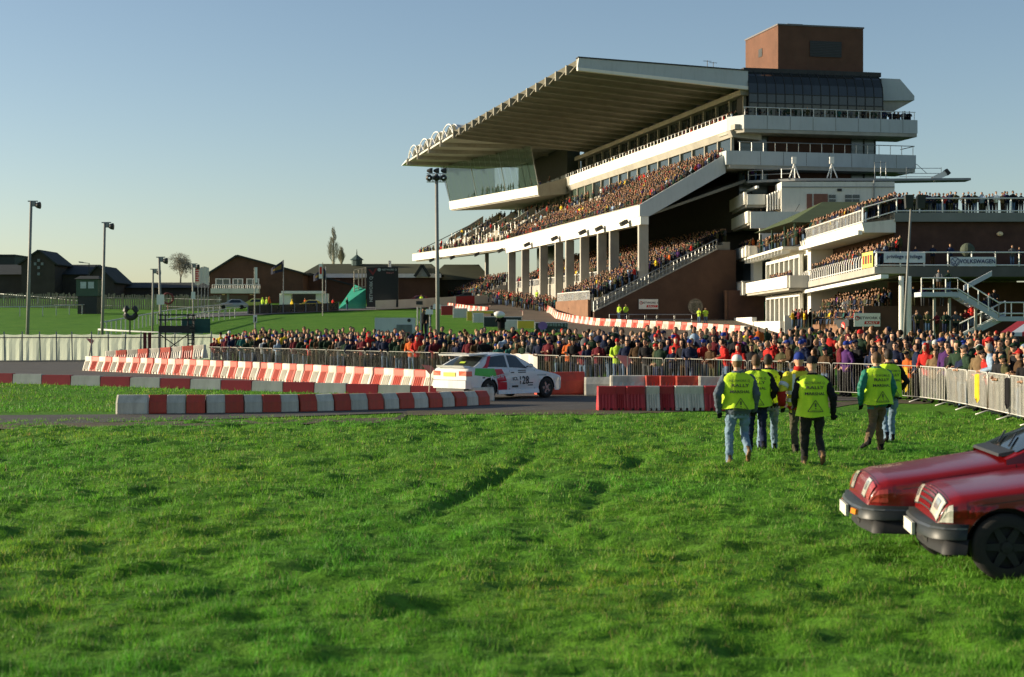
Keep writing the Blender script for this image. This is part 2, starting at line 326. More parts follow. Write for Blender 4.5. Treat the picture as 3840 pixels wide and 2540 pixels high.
# roof
vf = lambda u: -18.8 - 1.7 * u / 70
NB = 15; UB = [70 * i / NB for i in range(NB + 1)]
deck = gp('roof', MB().hexa([S(0, vf(0) + .9, 33.15), S(0, 2, 32.2), S(70, 2, 32.2), S(70, vf(70) + .9, 33.15), S(0, vf(0) + .3, 33.5), S(0, 2, 32.65), S(70, 2, 32.65), S(70, vf(70) + .3, 33.5)]), CONC())
for i, u in enumerate(UB):
    a, b = u - .28, u + .28
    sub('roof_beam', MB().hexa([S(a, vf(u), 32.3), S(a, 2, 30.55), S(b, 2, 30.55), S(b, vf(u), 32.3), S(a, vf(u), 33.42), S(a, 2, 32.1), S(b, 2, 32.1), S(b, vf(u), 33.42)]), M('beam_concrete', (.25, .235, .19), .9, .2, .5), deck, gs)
    if i < NB:
        u2 = UB[i + 1]
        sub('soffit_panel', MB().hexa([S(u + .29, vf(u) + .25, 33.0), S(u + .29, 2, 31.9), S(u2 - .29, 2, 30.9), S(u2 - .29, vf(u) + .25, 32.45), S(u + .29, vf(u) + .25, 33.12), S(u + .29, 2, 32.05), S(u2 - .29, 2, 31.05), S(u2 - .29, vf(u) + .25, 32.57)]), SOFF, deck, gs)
sub('end_fascia', MB().hexa([S(-.75, -18.9, 32.35), S(-.75, 2.0, 30.85), S(-.3, 2.0, 30.85), S(-.3, -18.9, 32.35), S(-.75, -18.75, 33.45), S(-.75, 2.0, 32.65), S(-.3, 2.0, 32.65), S(-.3, -18.75, 33.45)]), FASC, deck, gs)
sub('fascia_lip', MB().hexa([S(-.9, -18.9, 31.98), S(-.9, 2.0, 30.42), S(-.35, 2.0, 30.42), S(-.35, -18.9, 31.98), S(-.9, -18.9, 32.33), S(-.9, 2.0, 30.83), S(-.35, 2.0, 30.83), S(-.35, -18.9, 32.33)]), PALE, deck, gs)
sub('fascia_capping', MB().hexa([S(-.85, -18.85, 33.47), S(-.85, 2, 32.67), S(.3, 2, 32.67), S(.3, -18.85, 33.47), S(-.85, -18.85, 33.6), S(-.85, 2, 32.8), S(.3, 2, 32.8), S(.3, -18.85, 33.6)]), DARK(), deck, gs)
for ua, va in ((3, -1), (5, -4), (8, -1.5), (.6, -2.6)):          # aerials on the roof
    zt = 32.7 + random.uniform(1.2, 2.2); m = MB().tube([S(ua, va, 32.6), S(ua, va, zt)], .04, 4); m.tube([S(ua, va - .5, zt - .1), S(ua, va + .5, zt - .1)], .03, 4); sub('aerial', m, DARK(), deck, gs)
# white vaulted canopy bays beyond the ribbed roof
for i in range(4):
    ua, ub = 70.6 + i * 10.2, 70.6 + (i + 1) * 10.2 - .4; va = -20.4 - .25 * i; NA = 12
    arc = lambda k, v, s=1.0, zb=33.2, h=1.9: S(ua + (ub - ua) * (.5 - .5 * s * math.cos(math.pi * k / NA)), v, zb + h * s * math.sin(math.pi * k / NA))
    m = MB(); vs = []
    for k in range(NA + 1): vs += [arc(k, va + .6), arc(k, 1.5)]
    m.add(vs, [(2 * k, 2 * k + 1, 2 * k + 3, 2 * k + 2) for k in range(NA)]); bay = gp('canopy_vault', m, M('vault_skin', (.62, .62, .56), .6, .08), True)
    for dv in (0, .9):
        sub('canopy_arch', MB().tube([arc(k, va + dv) for k in range(NA + 1)], .09, 6), WPAINT(), bay, gs)
    tr = MB(); st = [S(ua, va, 33.2), S((3 * ua + ub) / 4, va, 34.4), S((ua + ub) / 2, va, 33.2), S((ua + 3 * ub) / 4, va, 34.4), S(ub, va, 33.2)]
    for p, q in zip(st, st[1:]): tr.tube([p, q], .07, 5)
    sub('canopy_truss', tr, WPAINT(), bay, gs)
    sub('canopy_soffit', MB().sbox(ua, ub, va, 1.8, 32.75, 33.05), M('canopy_soffit', (.5, .49, .42), .8, .1), bay, gs)
    sub('canopy_beam', MB().sbox(ub, ub + .38, va - .3, 1.8, 32.1, 33.3), CONC(), bay, gs)
gp('canopy_eave', MB().hexa([S(111.6, -21.5, 32.8), S(111.6, 1, 32.5), S(120, -6, 32.5), S(120.5, -21.0, 32.9), S(111.6, -21.5, 33.1), S(111.6, 1, 32.9), S(120, -6, 32.7), S(120.5, -21.0, 33.0)]), WPAINT())
# private boxes under the roof: parapet, glazing, posts
gp('box_floor', MB().sbox(-.9, 77, .3, 4, 25.73, 26.3), CONC())
gp('box_parapet', MB().sbox(1.2, 77.4, 0, .3, 25.7, 27.15), PALE)
gp('box_soffit', MB().hexa([S(0, .35, 24.9), S(0, 4, 24.6), S(77, 4, 24.6), S(77, .35, 24.9), S(0, .02, 25.69), S(0, 4, 25.4), S(77, 4, 25.4), S(77, .02, 25.69)]), CONC())
gp('ring_beam', MB().sbox(-.2, 77, 1.3, 2.6, 29.9, 30.5), CONC())
for i in range(17):
    u = .5 + i * 4.75; gp('mullion', MB().sbox(u, u + .3, 1.9, 2.25, 25.75, 29.9), M('mullion', (.3, .28, .23), .7))
    if i < 16:
        wv = gp('window', MB().sbox(u + .32, u + 4.73, 2.3, 2.4, 25.75, 29.9), GLASSD())
        sub('glazing_bar', MB().sbox(u + 2.4, u + 2.5, 2.24, 2.32, 25.75, 29.9), DARK(), wv, gs)
m = MB()
for i in range(52): m.tube([S(1.5 + i * 1.5, .15, 27.1), S(1.5 + i * 1.5, .15, 27.75)], .035, 4)
m.tube([S(1.5, .15, 27.75), S(78, .15, 27.75)], .04, 4); gp('handrail', m, STEEL())
crowd_row(S(1, .75, 26.3), S(76, .75, 26.3), lambda t: .9 if t < .35 else (.7 if t < .6 else .2), .55)
crowd_row(S(0, 1.35, 26.5), S(76, 1.35, 26.5), lambda t: .7 if t < .35 else .12, .6)
m = MB()
for i in range(1, 17): m.sbox(i * 4.75 - .03, i * 4.75 + .03, -.012, .0, 25.75, 27.1)
for i in range(1, 17): m.sbox(i * 4.75 - .03, i * 4.75 + .03, -11.32 + .6 * i * 4.75 / 80 - .0, -11.28 + .6 * i * 4.75 / 80, 15.3, 16.5)
for i in range(1, 8): m.sbox(-1.515, -1.5, 1.2 + i * 2.9, 1.25 + i * 2.9, 25.75, 27.3); m.sbox(-1.412, -1.4, .4 + i * 2.9, .45 + i * 2.9, 21.5, 23.05)
gp('panel_joints', m, M('joint_dark', (.18, .17, .15), .9), kind='stuff')
# near end of the stand: parapets, brick, glass, barrel window, lift tower
gp('end_parapet', MB().prism([S(1.2, .0, 25.72), S(-1.5, 1.2, 25.72), S(-1.5, 23.45, 25.72), S(-1.15, 23.45, 25.72), S(-1.15, 1.35, 25.72), S(1.2, .3, 25.72)], (0, 0, 1.62)), FASC)
gp('end_balcony_floor', MB().prism([S(1.2, .05, 25.3), S(-1.45, 1.25, 25.3), S(-1.45, 23.4, 25.3), S(4, 23.4, 25.3), S(4, .05, 25.3)], (0, 0, .4)), CONC())
gp('end_parapet', MB().prism([S(1.2, -.9, 21.45), S(-1.2, -.9, 21.45), S(-1.4, .4, 21.45), S(-1.4, 23.3, 21.45), S(-1.0, 23.3, 21.45), S(-1.0, .6, 21.45), S(1.2, -.5, 21.45)], (0, 0, 1.65)), FASC)
gp('end_balcony_floor', MB().prism([S(2.2, -.8, 21.0), S(-1.3, -.5, 21.0), S(-1.35, 23.2, 21.0), S(4, 23.2, 21.0), S(4, -.5, 21.0)], (0, 0, .5)), CONC())
for z0, z1 in ((23.0, 25.28), (17.2, 20.98)):
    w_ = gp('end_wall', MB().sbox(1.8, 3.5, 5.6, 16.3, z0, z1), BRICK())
    for va, vb in ((1.9, 3.4), (3.5, 5.5), (16.4, 18.0), (18.1, 19.5)):
        gp('window', MB().sbox(1.9, 2.0, va, vb, z0 + .05, z1 - .05), M('pale_glass', (.10, .125, .12), .12, .3, .6, spec=.7))
    m = MB()
    for va in (1.8, 3.42, 5.5, 16.3, 18.02, 19.5): m.sbox(1.75, 2.1, va - .05, va + .05, z0, z1)
    gp('window_frame', m, DARK(), kind='stuff')
m = MB()
for i in range(16): m.tube([S(-1.25, 1.4 + i * 1.45, 27.3), S(-1.25, 1.4 + i * 1.45, 28.3)], .045, 4)
m.tube([S(-1.25, 1.2, 28.3), S(-1.25, 23.3, 28.3)], .05, 4); gp('handrail', m, WPAINT())
m = MB()
for i in range(16): m.tube([S(-1.2, .8 + i * 1.48, 23.1), S(-1.2, .8 + i * 1.48, 24.2)], .045, 4)
m.tube([S(-1.2, .6, 24.2), S(-1.2, 23.2, 24.2), S(2.5, 23.2, 24.2)], .05, 4); gp('handrail', m, STEEL())
FC = math.atan2(-1, -.5) - math.pi / 2
crowd_row(S(-.85, 1.6, 26.75), S(-.85, 23.0, 26.75), .95, .5, FC)
prof = [(-.95, 27.3), (-1.0, 28.9), (-1.0, 30.0), (-.85, 31.2), (-.35, 32.2), (.7, 32.95)]
SMOKE = M('smoked_glass', (.022, .026, .024), .16, .35, .35, spec=.6)
bar = gp('barrel_window', MB().sbox(-.75, 1.6, 2.0, 19.15, 25.75, 27.3), DARK())
for i in range(15):
    va, vb = 2.05 + i * 1.143, 2.05 + (i + 1) * 1.143 - .07
    for (ua, za), (ub, zb) in zip(prof, prof[1:]):
        n = Vector((0, 0, 0)); sub('pane', MB().hexa([S(ua, va, za), S(ua, vb, za), S(ub, vb, zb), S(ub, va, zb), S(ua + .06, va, za), S(ua + .06, vb, za), S(ub + .06, vb, zb - .05), S(ub + .06, va, zb - .05)]), SMOKE, bar, gs)
m = MB()
for i in range(16):
    v = 2.05 + i * 1.143 - .035
    for (ua, za), (ub, zb) in zip(prof, prof[1:]): m.beam(S(ua - .02, v, za), S(ub - .02, v, zb), .09, .1)
m.beam(S(-1.05, 2, 28.9), S(-1.05, 19.2, 28.9), .1, .12); m.beam(S(-1.05, 2, 30.0), S(-1.05, 19.2, 30.0), .08, .1)
sub('window_frame', m, DARK(), bar, gs)
gp('barrel_wall', MB().sbox(.9, 3, 2.0, 19.2, 25.8, 32.7), DARK())
gp('flat_roof', MB().sbox(.4, 12, 1.9, 19.6, 32.72, 33.25), M('roof_felt', (.05, .05, .05), .9))
tw = gp('lift_tower', MB().sbox(2.0, 12.9, 6.9, 18.0, 33.26, 38.8), M('tower_brick', (.13, .062, .038), .9, .22, .5, .4, 7, stain=.25))
sub('tower_coping', MB().sbox(1.9, 13, 6.8, 18.1, 38.8, 38.98), M('coping', (.16, .15, .15), .8), tw, gs)
v0, z0 = onU(3037, 212, 1.95); v1, z1 = onU(3155, 158, 1.95)
lv = sub('louvre', MB().sbox(1.9, 2.05, v0, v1, z0, z1), DARK(), tw, gs)
m = MB()
for k in range(9): m.sbox(1.86, 1.92, v0, v1, z0 + k * .2, z0 + k * .2 + .07)
sub('louvre_slats', m, M('louvre_slat', (.05, .05, .052), .5), tw, gs, kind='stuff')
sub('tower_window', MB().sbox(7.1, 8.3, 6.84, 6.95, 35.9, 36.9), DARK(), tw, gs)
sub('tower_vent', MB().sbox(3, 5, 8.5, 10.5, 38.98, 39.25), GREYP(), tw, gs)
pv = [onU(x, y, 1) for x, y in ((3305, 294), (3375, 297), (3429, 360), (3429, 377), (3311, 378))]
gp('rear_canopy', MB().prism([S(1, v, z) for v, z in pv], UD * 9), FASC)
gp('rear_canopy_soffit', MB().prism([S(1.3, v, z) for v, z in (pv[4], pv[3], (19.6, 27.6))], UD * 8), CONC())
crowd_row(S(-.2, 20.2, 26.75), S(-.2, 23.2, 26.75), .9, .5, FC)
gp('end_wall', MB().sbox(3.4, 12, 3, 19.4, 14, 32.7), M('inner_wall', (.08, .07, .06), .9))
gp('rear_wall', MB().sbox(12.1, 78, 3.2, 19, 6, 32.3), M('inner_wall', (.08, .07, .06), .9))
# middle tier: bent in plan
PL = [(0.0, -11.3), (80.0, -10.7), (129.0, -17.6)]
def bent(off, z, far=129.0):
    pts = [S(0, PL[0][1] + off, z), S(80, PL[1][1] + off, z)]
    t = (far - 80) / 49; pts.append(S(far, PL[1][1] + (PL[2][1] - PL[1][1]) * t + off, z)); return pts
def ribbon(m, o0, o1, z0, z1, far=129.0):
    A, B, C, D = bent(o0, z0, far), bent(o1, z0, far), bent(o0, z1, far), bent(o1, z1, far)
    for i in range(2): m.hexa([A[i], B[i], B[i + 1], A[i + 1], C[i], D[i], D[i + 1], C[i + 1]])
    return m
gp('tier_parapet', ribbon(MB(), 0, .3, 15.26, 16.58), PALE)
gp('parapet_capping', ribbon(MB(), -.08, .38, 16.58, 16.66), CONC())
NS = 14
for k in range(NS):
    st = gp('terrace_step', ribbon(MB(), .32 + k * .76, .32 + (k + 1) * .76 + .3, 15.4 + k * .46, 15.95 + k * .46, 127 - k * .9), M('terrace_concrete', (.30, .28, .23), .9, .2, .5))
    z = 15.95 + k * .46; B = bent(.72 + k * .76, z, 127 - k * .9)
    crowd_row(B[0], B[1], lambda t, k=k: .95 if t < .58 - .02 * k else (.85 if (k < 7 and t < .8) else (.6 if k < 4 else (.5 if k == NS - 1 else .07))), .52)
    crowd_row(B[1], B[2], .55 if k == 0 else (.3 if k == NS - 1 else .10), .62)
gp('tier_end_wall', MB().prism([S(-.45, v, z) for v, z in ((-11.3, 15.26), (-11.3, 16.6), (-.7, 22.75), (-.7, 20.55), (-10.15, 15.26))], UD * .42), FASC)
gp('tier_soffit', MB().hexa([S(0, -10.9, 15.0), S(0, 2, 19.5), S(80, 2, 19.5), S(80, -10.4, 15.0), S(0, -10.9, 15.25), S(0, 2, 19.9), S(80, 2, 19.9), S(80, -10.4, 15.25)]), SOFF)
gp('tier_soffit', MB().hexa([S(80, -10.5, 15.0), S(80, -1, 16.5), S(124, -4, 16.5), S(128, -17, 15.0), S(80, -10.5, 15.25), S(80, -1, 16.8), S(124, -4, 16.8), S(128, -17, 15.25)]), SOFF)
for i, u in enumerate((84, 93, 102, 111, 120)):
    o = PL[1][1] + (PL[2][1] - PL[1][1]) * (u - 80) / 49
    gp('terrace_divider', MB().prism([S(u, o + v, z) for v, z in ((4.5, 18.6), (4.5, 19.4), (11, 23.6), (11, 22.2))], UD * .4), CONC())
m = MB()
for u in range(80, 126, 2):
    o = PL[1][1] + (PL[2][1] - PL[1][1]) * (u - 80) / 49
    for d, z in ((3.3, 17.6), (6.2, 19.4)): m.tube([S(u, o + d, z), S(u, o + d, z + 1.1)], .04, 4); m.tube([S(u, o + d, z + 1.1), S(u + 1.1, o + d, z + 1.1)], .04, 4)
gp('crush_barriers', m, STEEL(), kind='stuff')
gp('end_cable', MB().tube([at(1565, 943, 311), at(1800, 826, 300)], .08, 4), DARK())
# back wall of the middle tier
gp('tier_back_wall', MB().sbox(0, 122, .3, 1.2, 21.3, 22.6), CONC())
for i in range(25):
    u = .6 + i * 4.75
    gp('window', MB().sbox(u + .3, u + 4.7, .62, .7, 22.65, 24.85), GLASSD() if i < 13 else M('green_glass', (.05, .075, .06), .15, .3, .4, spec=.6))
    gp('mullion', MB().sbox(u - .05, u + .25, .4, .72, 22.6, 24.9), M('mullion', (.3, .28, .23), .7))
gp('tier_ceiling', MB().sbox(77.5, 121, -2, 1.4, 24.9, 25.3), CONC())
# glazed restaurant box at the far end
BX = [(77.4, -4.8), (113.6, -13.0)]
bp = lambda t, o, z: S(BX[0][0] + (BX[1][0] - BX[0][0]) * t, BX[0][1] + (BX[1][1] - BX[0][1]) * t + o, z)
rb = gp('restaurant_sill', MB().hexa([bp(0, 0, 24.2), bp(0, .4, 24.2), bp(1, .4, 24.2), bp(1, 0, 24.2), bp(0, -.15, 25.72), bp(0, .4, 25.72), bp(1, .4, 25.72), bp(1, -.15, 25.72)]), PALE)
gp('restaurant_floor', MB().hexa([bp(0, .3, 24.0), S(77.4, 1, 24.6), S(113, 1, 24.6), bp(1, .3, 24.0), bp(0, .3, 24.3), S(77.4, 1, 24.9), S(113, 1, 24.9), bp(1, .3, 24.3)]), CONC())
gp('restaurant_cheek', MB().hexa([bp(0, .1, 24.1), S(77.3, 0, 24.4), S(77.7, 0, 24.4), bp(.012, .1, 24.1), bp(0, .1, 25.8), S(77.3, 0, 27.1), S(77.7, 0, 27.1), bp(.012, .1, 25.8)]), CONC())
TINT = M('tinted_pane', (.05, .085, .075), .05, .15, .3, spec=.8, alpha=.34)
for i in range(16):
    t0, t1 = i / 16 + .003, (i + 1) / 16 - .003
    gp('glass_pane', MB().hexa([bp(t0, 0, 25.75), bp(t0, .06, 25.75), bp(t1, .06, 25.75), bp(t1, 0, 25.75), bp(t0, -1.4, 32.4), bp(t0, -1.34, 32.4), bp(t1, -1.34, 32.4), bp(t1, -1.4, 32.4)]), TINT)
gp('glass_pane', MB().hexa([bp(1.004, 0, 25.75), bp(1.004, .06, 25.75), S(114.6, -4, 25.75), S(114.6, -4.06, 25.75), bp(1.03, -1.4, 32.4), bp(1.03, -1.34, 32.4), S(116, -4, 32.4), S(116, -4.06, 32.4)]), TINT)
for t in (0, .34, .67, 1): gp('glass_post', MB().beam(bp(t, .05, 25.7), bp(t, -1.3, 32.4), .12, .12), STEEL())
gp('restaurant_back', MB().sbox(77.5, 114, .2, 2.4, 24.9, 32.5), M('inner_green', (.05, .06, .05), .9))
for k in range(4):
    st = gp('terrace_step', MB().hexa([bp(0, .6 + k * .8, 24.3), bp(0, 1.4 + k * .8, 24.3), bp(1, 1.4 + k * .8, 24.3), bp(1, .6 + k * .8, 24.3), bp(0, .6 + k * .8, 25 + k * .4), bp(0, 1.4 + k * .8, 25 + k * .4), bp(1, 1.4 + k * .8, 25 + k * .4), bp(1, .6 + k * .8, 25 + k * .4)]), CONC())
    crowd_row(bp(.02, 1 + k * .8, 25 + k * .4), bp(.85, 1 + k * .8, 25 + k * .4), .22, .9)
# columns and head beams
CU = [0.6, 12.8, 18.4, 26.9, 34.7, 40.7, 49.9, 61.8, 71.4]
for u in CU:
    b = S(u, -10.6, 0); gp('column', MB().sbox(u - .28, u + .28, -11.15, -10.0, zg(b.x, b.y) - .2, 14.3), CONC())
gp('head_beam', MB().sbox(-.4, 73.5, -11.2, -10.2, 14.3, 15.24), PALE)
for u in (4, 15, 23, 38, 55, 74, 88, 101, 113):
    o = 0 if u < 80 else (PL[2][1] - PL[1][1]) * (u - 80) / 49
    gp('floodlight', MB().beam(S(u, -11.5 + o, 14.95), S(u, -12.3 + o, 14.55), .9, .5), DARK())
# lower terrace
BT = M('brick_terrace', (.085, .048, .032), .9, .25, .6, .3, 9)
pw = [onU(x, y, -.5) for x, y in ((2228, 1215), (2228, 1172), (2690, 938), (2760, 938), (2760, 1230))]
ew = gp('terrace_side_wall', MB().prism([S(-.5, v, z) for v, z in pw], UD * .6), BT)
m = MB(); a, b = onU(2228, 1168, -.45), onU(2690, 934, -.45)
m.beam(S(-.2, *a), S(-.2, *b), .8, .12); sub('wall_coping', m, CONC(), ew, gs)
m = MB(); n = 34
for i in range(n + 1):
    t = i / n; v, z = a[0] + (b[0] - a[0]) * t, a[1] + (b[1] - a[1]) * t; m.tube([S(-.2, v, z), S(-.2, v, z + 1.15)], .045, 4)
for dz in (1.15, .6): m.tube([S(-.2, a[0], a[1] + dz), S(-.2, b[0], b[1] + dz)], .05, 4)
sub('handrail', m, STEEL(), ew, gs)
NL = 20
for k in range(NL):
    f = k / (NL - 1); v = -17.0 + 16.2 * f; z = 5.4 + 7.0 * f
    near = v < -9.6; u1 = 15.5 if near else 75
    gp('terrace_step', MB().sbox(.2, u1, v, v + .9, z - 1.2, z), M('terrace_concrete', (.30, .28, .23), .9, .2, .5))
    crowd_row(S(.5, v + .45, z), S(u1, v + .45, z), .93 if near else .88, .5)
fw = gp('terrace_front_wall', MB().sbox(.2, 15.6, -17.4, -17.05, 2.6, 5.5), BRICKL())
gp('terrace_front_rail', MB().tube([S(.3, -17.2, 6.5), S(15.4, -17.2, 6.5)], .05, 4), WPAINT())
m = MB()
for i in range(30): m.tube([S(.3 + i * .52, -17.2, 5.5), S(.3 + i * .52, -17.2, 6.5)], .035, 4)
gp('terrace_front_bars', m, WPAINT(), kind='stuff')
gp('terrace_inner_wall', MB().prism([S(15.6, v, z) for v, z in ((-17.3, 3.5), (-17.3, 5.2), (-9.8, 9.0), (-9.8, 3.5))], UD * .35), BRICKL())
for k in range(8): gp('stair_step', MB().sbox(16.2, 24, -16.5 + k * .8, -15.6 + k * .8, 3.4, 4.4 + k * .3), CONC())
gp('terrace_plinth', MB().sbox(16, 76, -9.7, -9.3, 4, 8.6), CONC())
m = MB()
for i in range(80): m.tube([S(17 + i * .7, -9.6, 8.5), S(17 + i * .7, -9.6, 9.6)], .035, 4)
m.tube([S(17, -9.6, 9.6), S(73, -9.6, 9.6)], .05, 4); gp('terrace_rail', m, WPAINT(), kind='stuff')
for k in range(5): crowd_row(S(20 + k * 2, -12.4 - k * .9, zg(0, 210) + .1), S(74, -12.4 - k * .9, zg(0, 245) + 1.0), .5, .7)
# far open terrace under the tier's end
for k in range(6):
    gp('far_step', MB().sbox(76, 122, -16 + k * 1.1, -14.8 + k * 1.1, 5, 7.2 + k * .5), CONC()); crowd_row(S(76.5, -15.4 + k * 1.1, 7.2 + k * .5), S(121, -15.4 + k * 1.1, 7.2 + k * .5), .8, .55)
gp('column', MB().sbox(100, 100.6, -9, -8.4, 6, 15.5), CONC())
gp('lobby_wall', MB().sbox(76.2, 90, -2, -1.4, 8, 16), M('green_glass', (.05, .075, .06), .15, .3, .4, spec=.6))
# brick wall by the lower entrance: sign, clock-like round window, arches and curved glass drum
def face_u(x, y, u=-.62): v, z = onU(x, y, u); return S(u, v, z)
sg = thing('advert_sign', 'white rally sponsor board on the brick side wall of the grandstand', 'sign', face_u(2432, 1160, -.7))
def rally_sign(root, c, ex, w, h, back=WPAINT()):
    c = Vector(c); ex = Vector(ex).normalized(); ez = Vector((0, 0, 1)); nn = ex.cross(ez)
    m = MB(); m.hexa([c - ex * w / 2 - ez * h / 2, c + ex * w / 2 - ez * h / 2, c + ex * w / 2 - ez * h / 2 - nn * .06, c - ex * w / 2 - ez * h / 2 - nn * .06, c - ex * w / 2 + ez * h / 2, c + ex * w / 2 + ez * h / 2, c + ex * w / 2 + ez * h / 2 - nn * .06, c - ex * w / 2 + ez * h / 2 - nn * .06])
    obj('board', m, back, root)
    RED = M('sign_red', (.55, .03, .02), .6); BLK = M('sign_black', (.03, .03, .035), .6)
    m = MB(); o = c + nn * .012
    m.add([o + ex * (-.38 * w) + (ex * math.cos(t) + ez * math.sin(t)) * r * h + ez * .12 * h for r in (.17, .11) for t in [2 * math.pi * k / 16 for k in range(16)]], [(k, (k + 1) % 16, 16 + (k + 1) % 16, 16 + k) for k in range(16)])
    a0, a1 = -.12 * w, .46 * w; m.add([o + ex * a0 - ez * .33 * h, o + ex * a1 - ez * .33 * h, o + ex * (a1 + .02 * w) - ez * .1 * h, o + ex * (a0 + .03 * w) - ez * .1 * h], [(0, 1, 2, 3)]); obj('red_logo', m, RED, root)
    obj('lettering', lettering(MB(), 'NETWORK Q', .27 * h, o + ex * .09 * w + ez * .13 * h, ex, ez, True, 1.15), BLK, root)
    obj('lettering', lettering(MB(), 'RALLY', .2 * h, o + ex * .18 * w - ez * .22 * h + nn * .006, ex, ez, True, 1.5), WPAINT(), root)
rally_sign(sg, face_u(2432, 1141, -.66), VD, 2.35, 1.15)
m = MB(); c = face_u(2608, 1150, -.66)
m.add([c + (VD * math.cos(t) + Vector((0, 0, 1)) * math.sin(t)) * r for r in (.95, .8) for t in [2 * math.pi * k / 20 for k in range(20)]], [(k, (k + 1) % 20, 20 + (k + 1) % 20, 20 + k) for k in range(20)])
gp('round_window_frame', m, M('stone_trim', (.2, .17, .13), .8)); m = MB(); m.add([c + (VD * math.cos(t) + Vector((0, 0, 1)) * math.sin(t)) * .8 for t in [2 * math.pi * k / 20 for k in range(20)]], [tuple(range(20))]); gp('round_window', m, GLASSD())
# ================================================================ older white stand between the grandstand and the brick stand (its fronts face the track, -X)
os_ = thing('old_stand', 'white balconied stand with glazed fronts beside the tall grandstand', 'stand', (29, 170, 2.6))
def op(name, mb, mat, **kw): return obj(name, mb, mat, os_, **kw)
op('wall', MB().box(29.6, 50, 158.5, 183, 2, 10.2), WHITE())
op('wall', MB().box(31.0, 44, 184, 188.5, 10, 19.0), WHITE())
op('terrace_slab', MB().prism([(27.9, 205, 19.35), (27.9, 189.4, 19.35), (33, 186.5, 19.35), (44, 186.5, 19.35), (44, 205, 19.35)], (0, 0, .28)), GREYP())
op('terrace_slab', MB().prism([(44, 186.5, 19.35), (53.5, 186.5, 19.42), (53.5, 189.0, 19.42), (44, 190, 19.35)], (0, 0, .26)), GREYP())
op('canopy_beam', MB().beam((27.6, 203, 18.6), (28.6, 186.2, 18.6), .25, .3), WPAINT())
op('window', MB().box(33.9, 34.5, 183.9, 184.05, 15.6, 17.6), M('brown_blind', (.23, .1, .07), .8)); op('window', MB().box(34.7, 36.3, 183.9, 184.05, 16.3, 17.6), M('brown_blind', (.23, .1, .07), .8))
for a in (36.45, 38.3, 39.2): op('window', MB().box(a, a + .75, 183.9, 184.05, 16.6, 17.5), GLASSD()); op('window_frame', MB().box(a - .06, a + .81, 183.85, 183.92, 17.0, 17.06), WPAINT())
op('drainpipe', MB().tube([(41.6, 183.9, 10.2), (41.6, 183.9, 19.2)], .07, 6), GREYP()); op('cable', MB().tube([(33.0, 183.7, 16.4), (32.2, 183.6, 15.0), (31.2, 183.5, 14.6), (30.0, 183.4, 15.2)], .03, 4), DARK()); op('wall_vent', MB().box(37.4, 37.9, 183.88, 183.98, 17.9, 18.2), DARK()); op('wall_string', MB().box(31.0, 44, 183.9, 183.98, 18.35, 18.45), GREYP())
bf = op('balcony_front', MB().box(27.0, 27.3, 186, 205, 16.55, 18.0), WHITE())
op('balcony_side', MB().box(27.3, 29.4, 185.6, 185.9, 16.5, 17.7), WHITE())
op('balcony_floor', MB().box(27.2, 34, 185.9, 204, 16.2, 16.5), CONC())
for i in range(7): op('louvre_fin', MB().box(29.5 + i * .28, 29.6 + i * .28, 184.8 - i * .12, 185.5 - i * .12, 15.7 + .04 * i, 17.6 + .12 * i), WPAINT())
op('balcony_front', MB().box(27.0, 27.3, 183.4, 197, 14.25, 15.6), WHITE()); op('balcony_side', MB().box(27.3, 36, 183.0, 183.35, 13.6, 15.5), WHITE())
op('balcony_floor', MB().box(27.2, 36, 183.4, 197, 14.0, 14.24), CONC())
op('flank_wall', MB().box(28.4, 44, 183.4, 183.8, 10.4, 13.9), WHITE())
for z in (10.6,):
    op('balcony_front', MB().box(27.0, 27.3, 184.6, 198, 10.45, 11.7), WHITE()); op('balcony_side', MB().box(27.3, 29.4, 184.2, 184.5, 10.45, 11.65), WHITE())
cn = op('canopy', MB().box(27.3, 30, 161.5, 192, 10.15, 10.42), WHITE())
for i in range(13): op('bracket', MB().box(27.35, 28.2, 162.5 + i * 2.1, 162.65 + i * 2.1, 9.75, 10.13), WPAINT())
for k, (zb, zt) in enumerate(((7.0, 9.6), (2.4, 5.7))):     # two glazed storeys
    op('glazed_wall', MB().box(29.15, 29.25, 160.4, 181.5, zb, zt), M('lobby_glass', (.17, .17, .125), .25, .25, .3, spec=.5))
    for i in range(8):
        y = 160.3 + i * 3.0; op('window_post', MB().box(28.8, 29.12, y, y + .28, zb, zt), WPAINT())
        if i < 7: op('window_head', MB().box(28.78, 29.13, y + .3, y + 2.98, zt - .32, zt), WPAINT()); op('glazing_bar', MB().box(28.98, 29.13, y + 1.55, y + 1.67, zb, zt - .34), WPAINT())
op('white_pier', MB().box(28.4, 29.4, 188, 190.4, 6.8, 10.1), WPAINT())
op('long_balcony', MB().box(27.0, 27.25, 157.2, 184.8, 6.15, 7.35), WHITE()); op('balcony_side', MB().box(27.25, 29.4, 156.9, 157.2, 6.15, 7.35), WHITE())
op('balcony_floor', MB().box(27.2, 29.5, 157.2, 197, 5.9, 6.14), CONC())
op('balcony_bay', MB().box(26.7, 26.98, 185.2, 197, 6.0, 7.5), WHITE()); op('bay_roof', MB().box(26.6, 28, 184.9, 198, 7.5, 7.62), GREYP())
op('garden_wall', MB().box(25.8, 26.2, 154, 182, 1.2, 2.85), WHITE()); op('garden_wall', MB().box(25.8, 26.3, 172, 186, 2.85, 3.35), WHITE())
op('stepped_wall', MB().box(26.2, 28.9, 153.8, 154.2, 1.0, 3.4), WHITE())
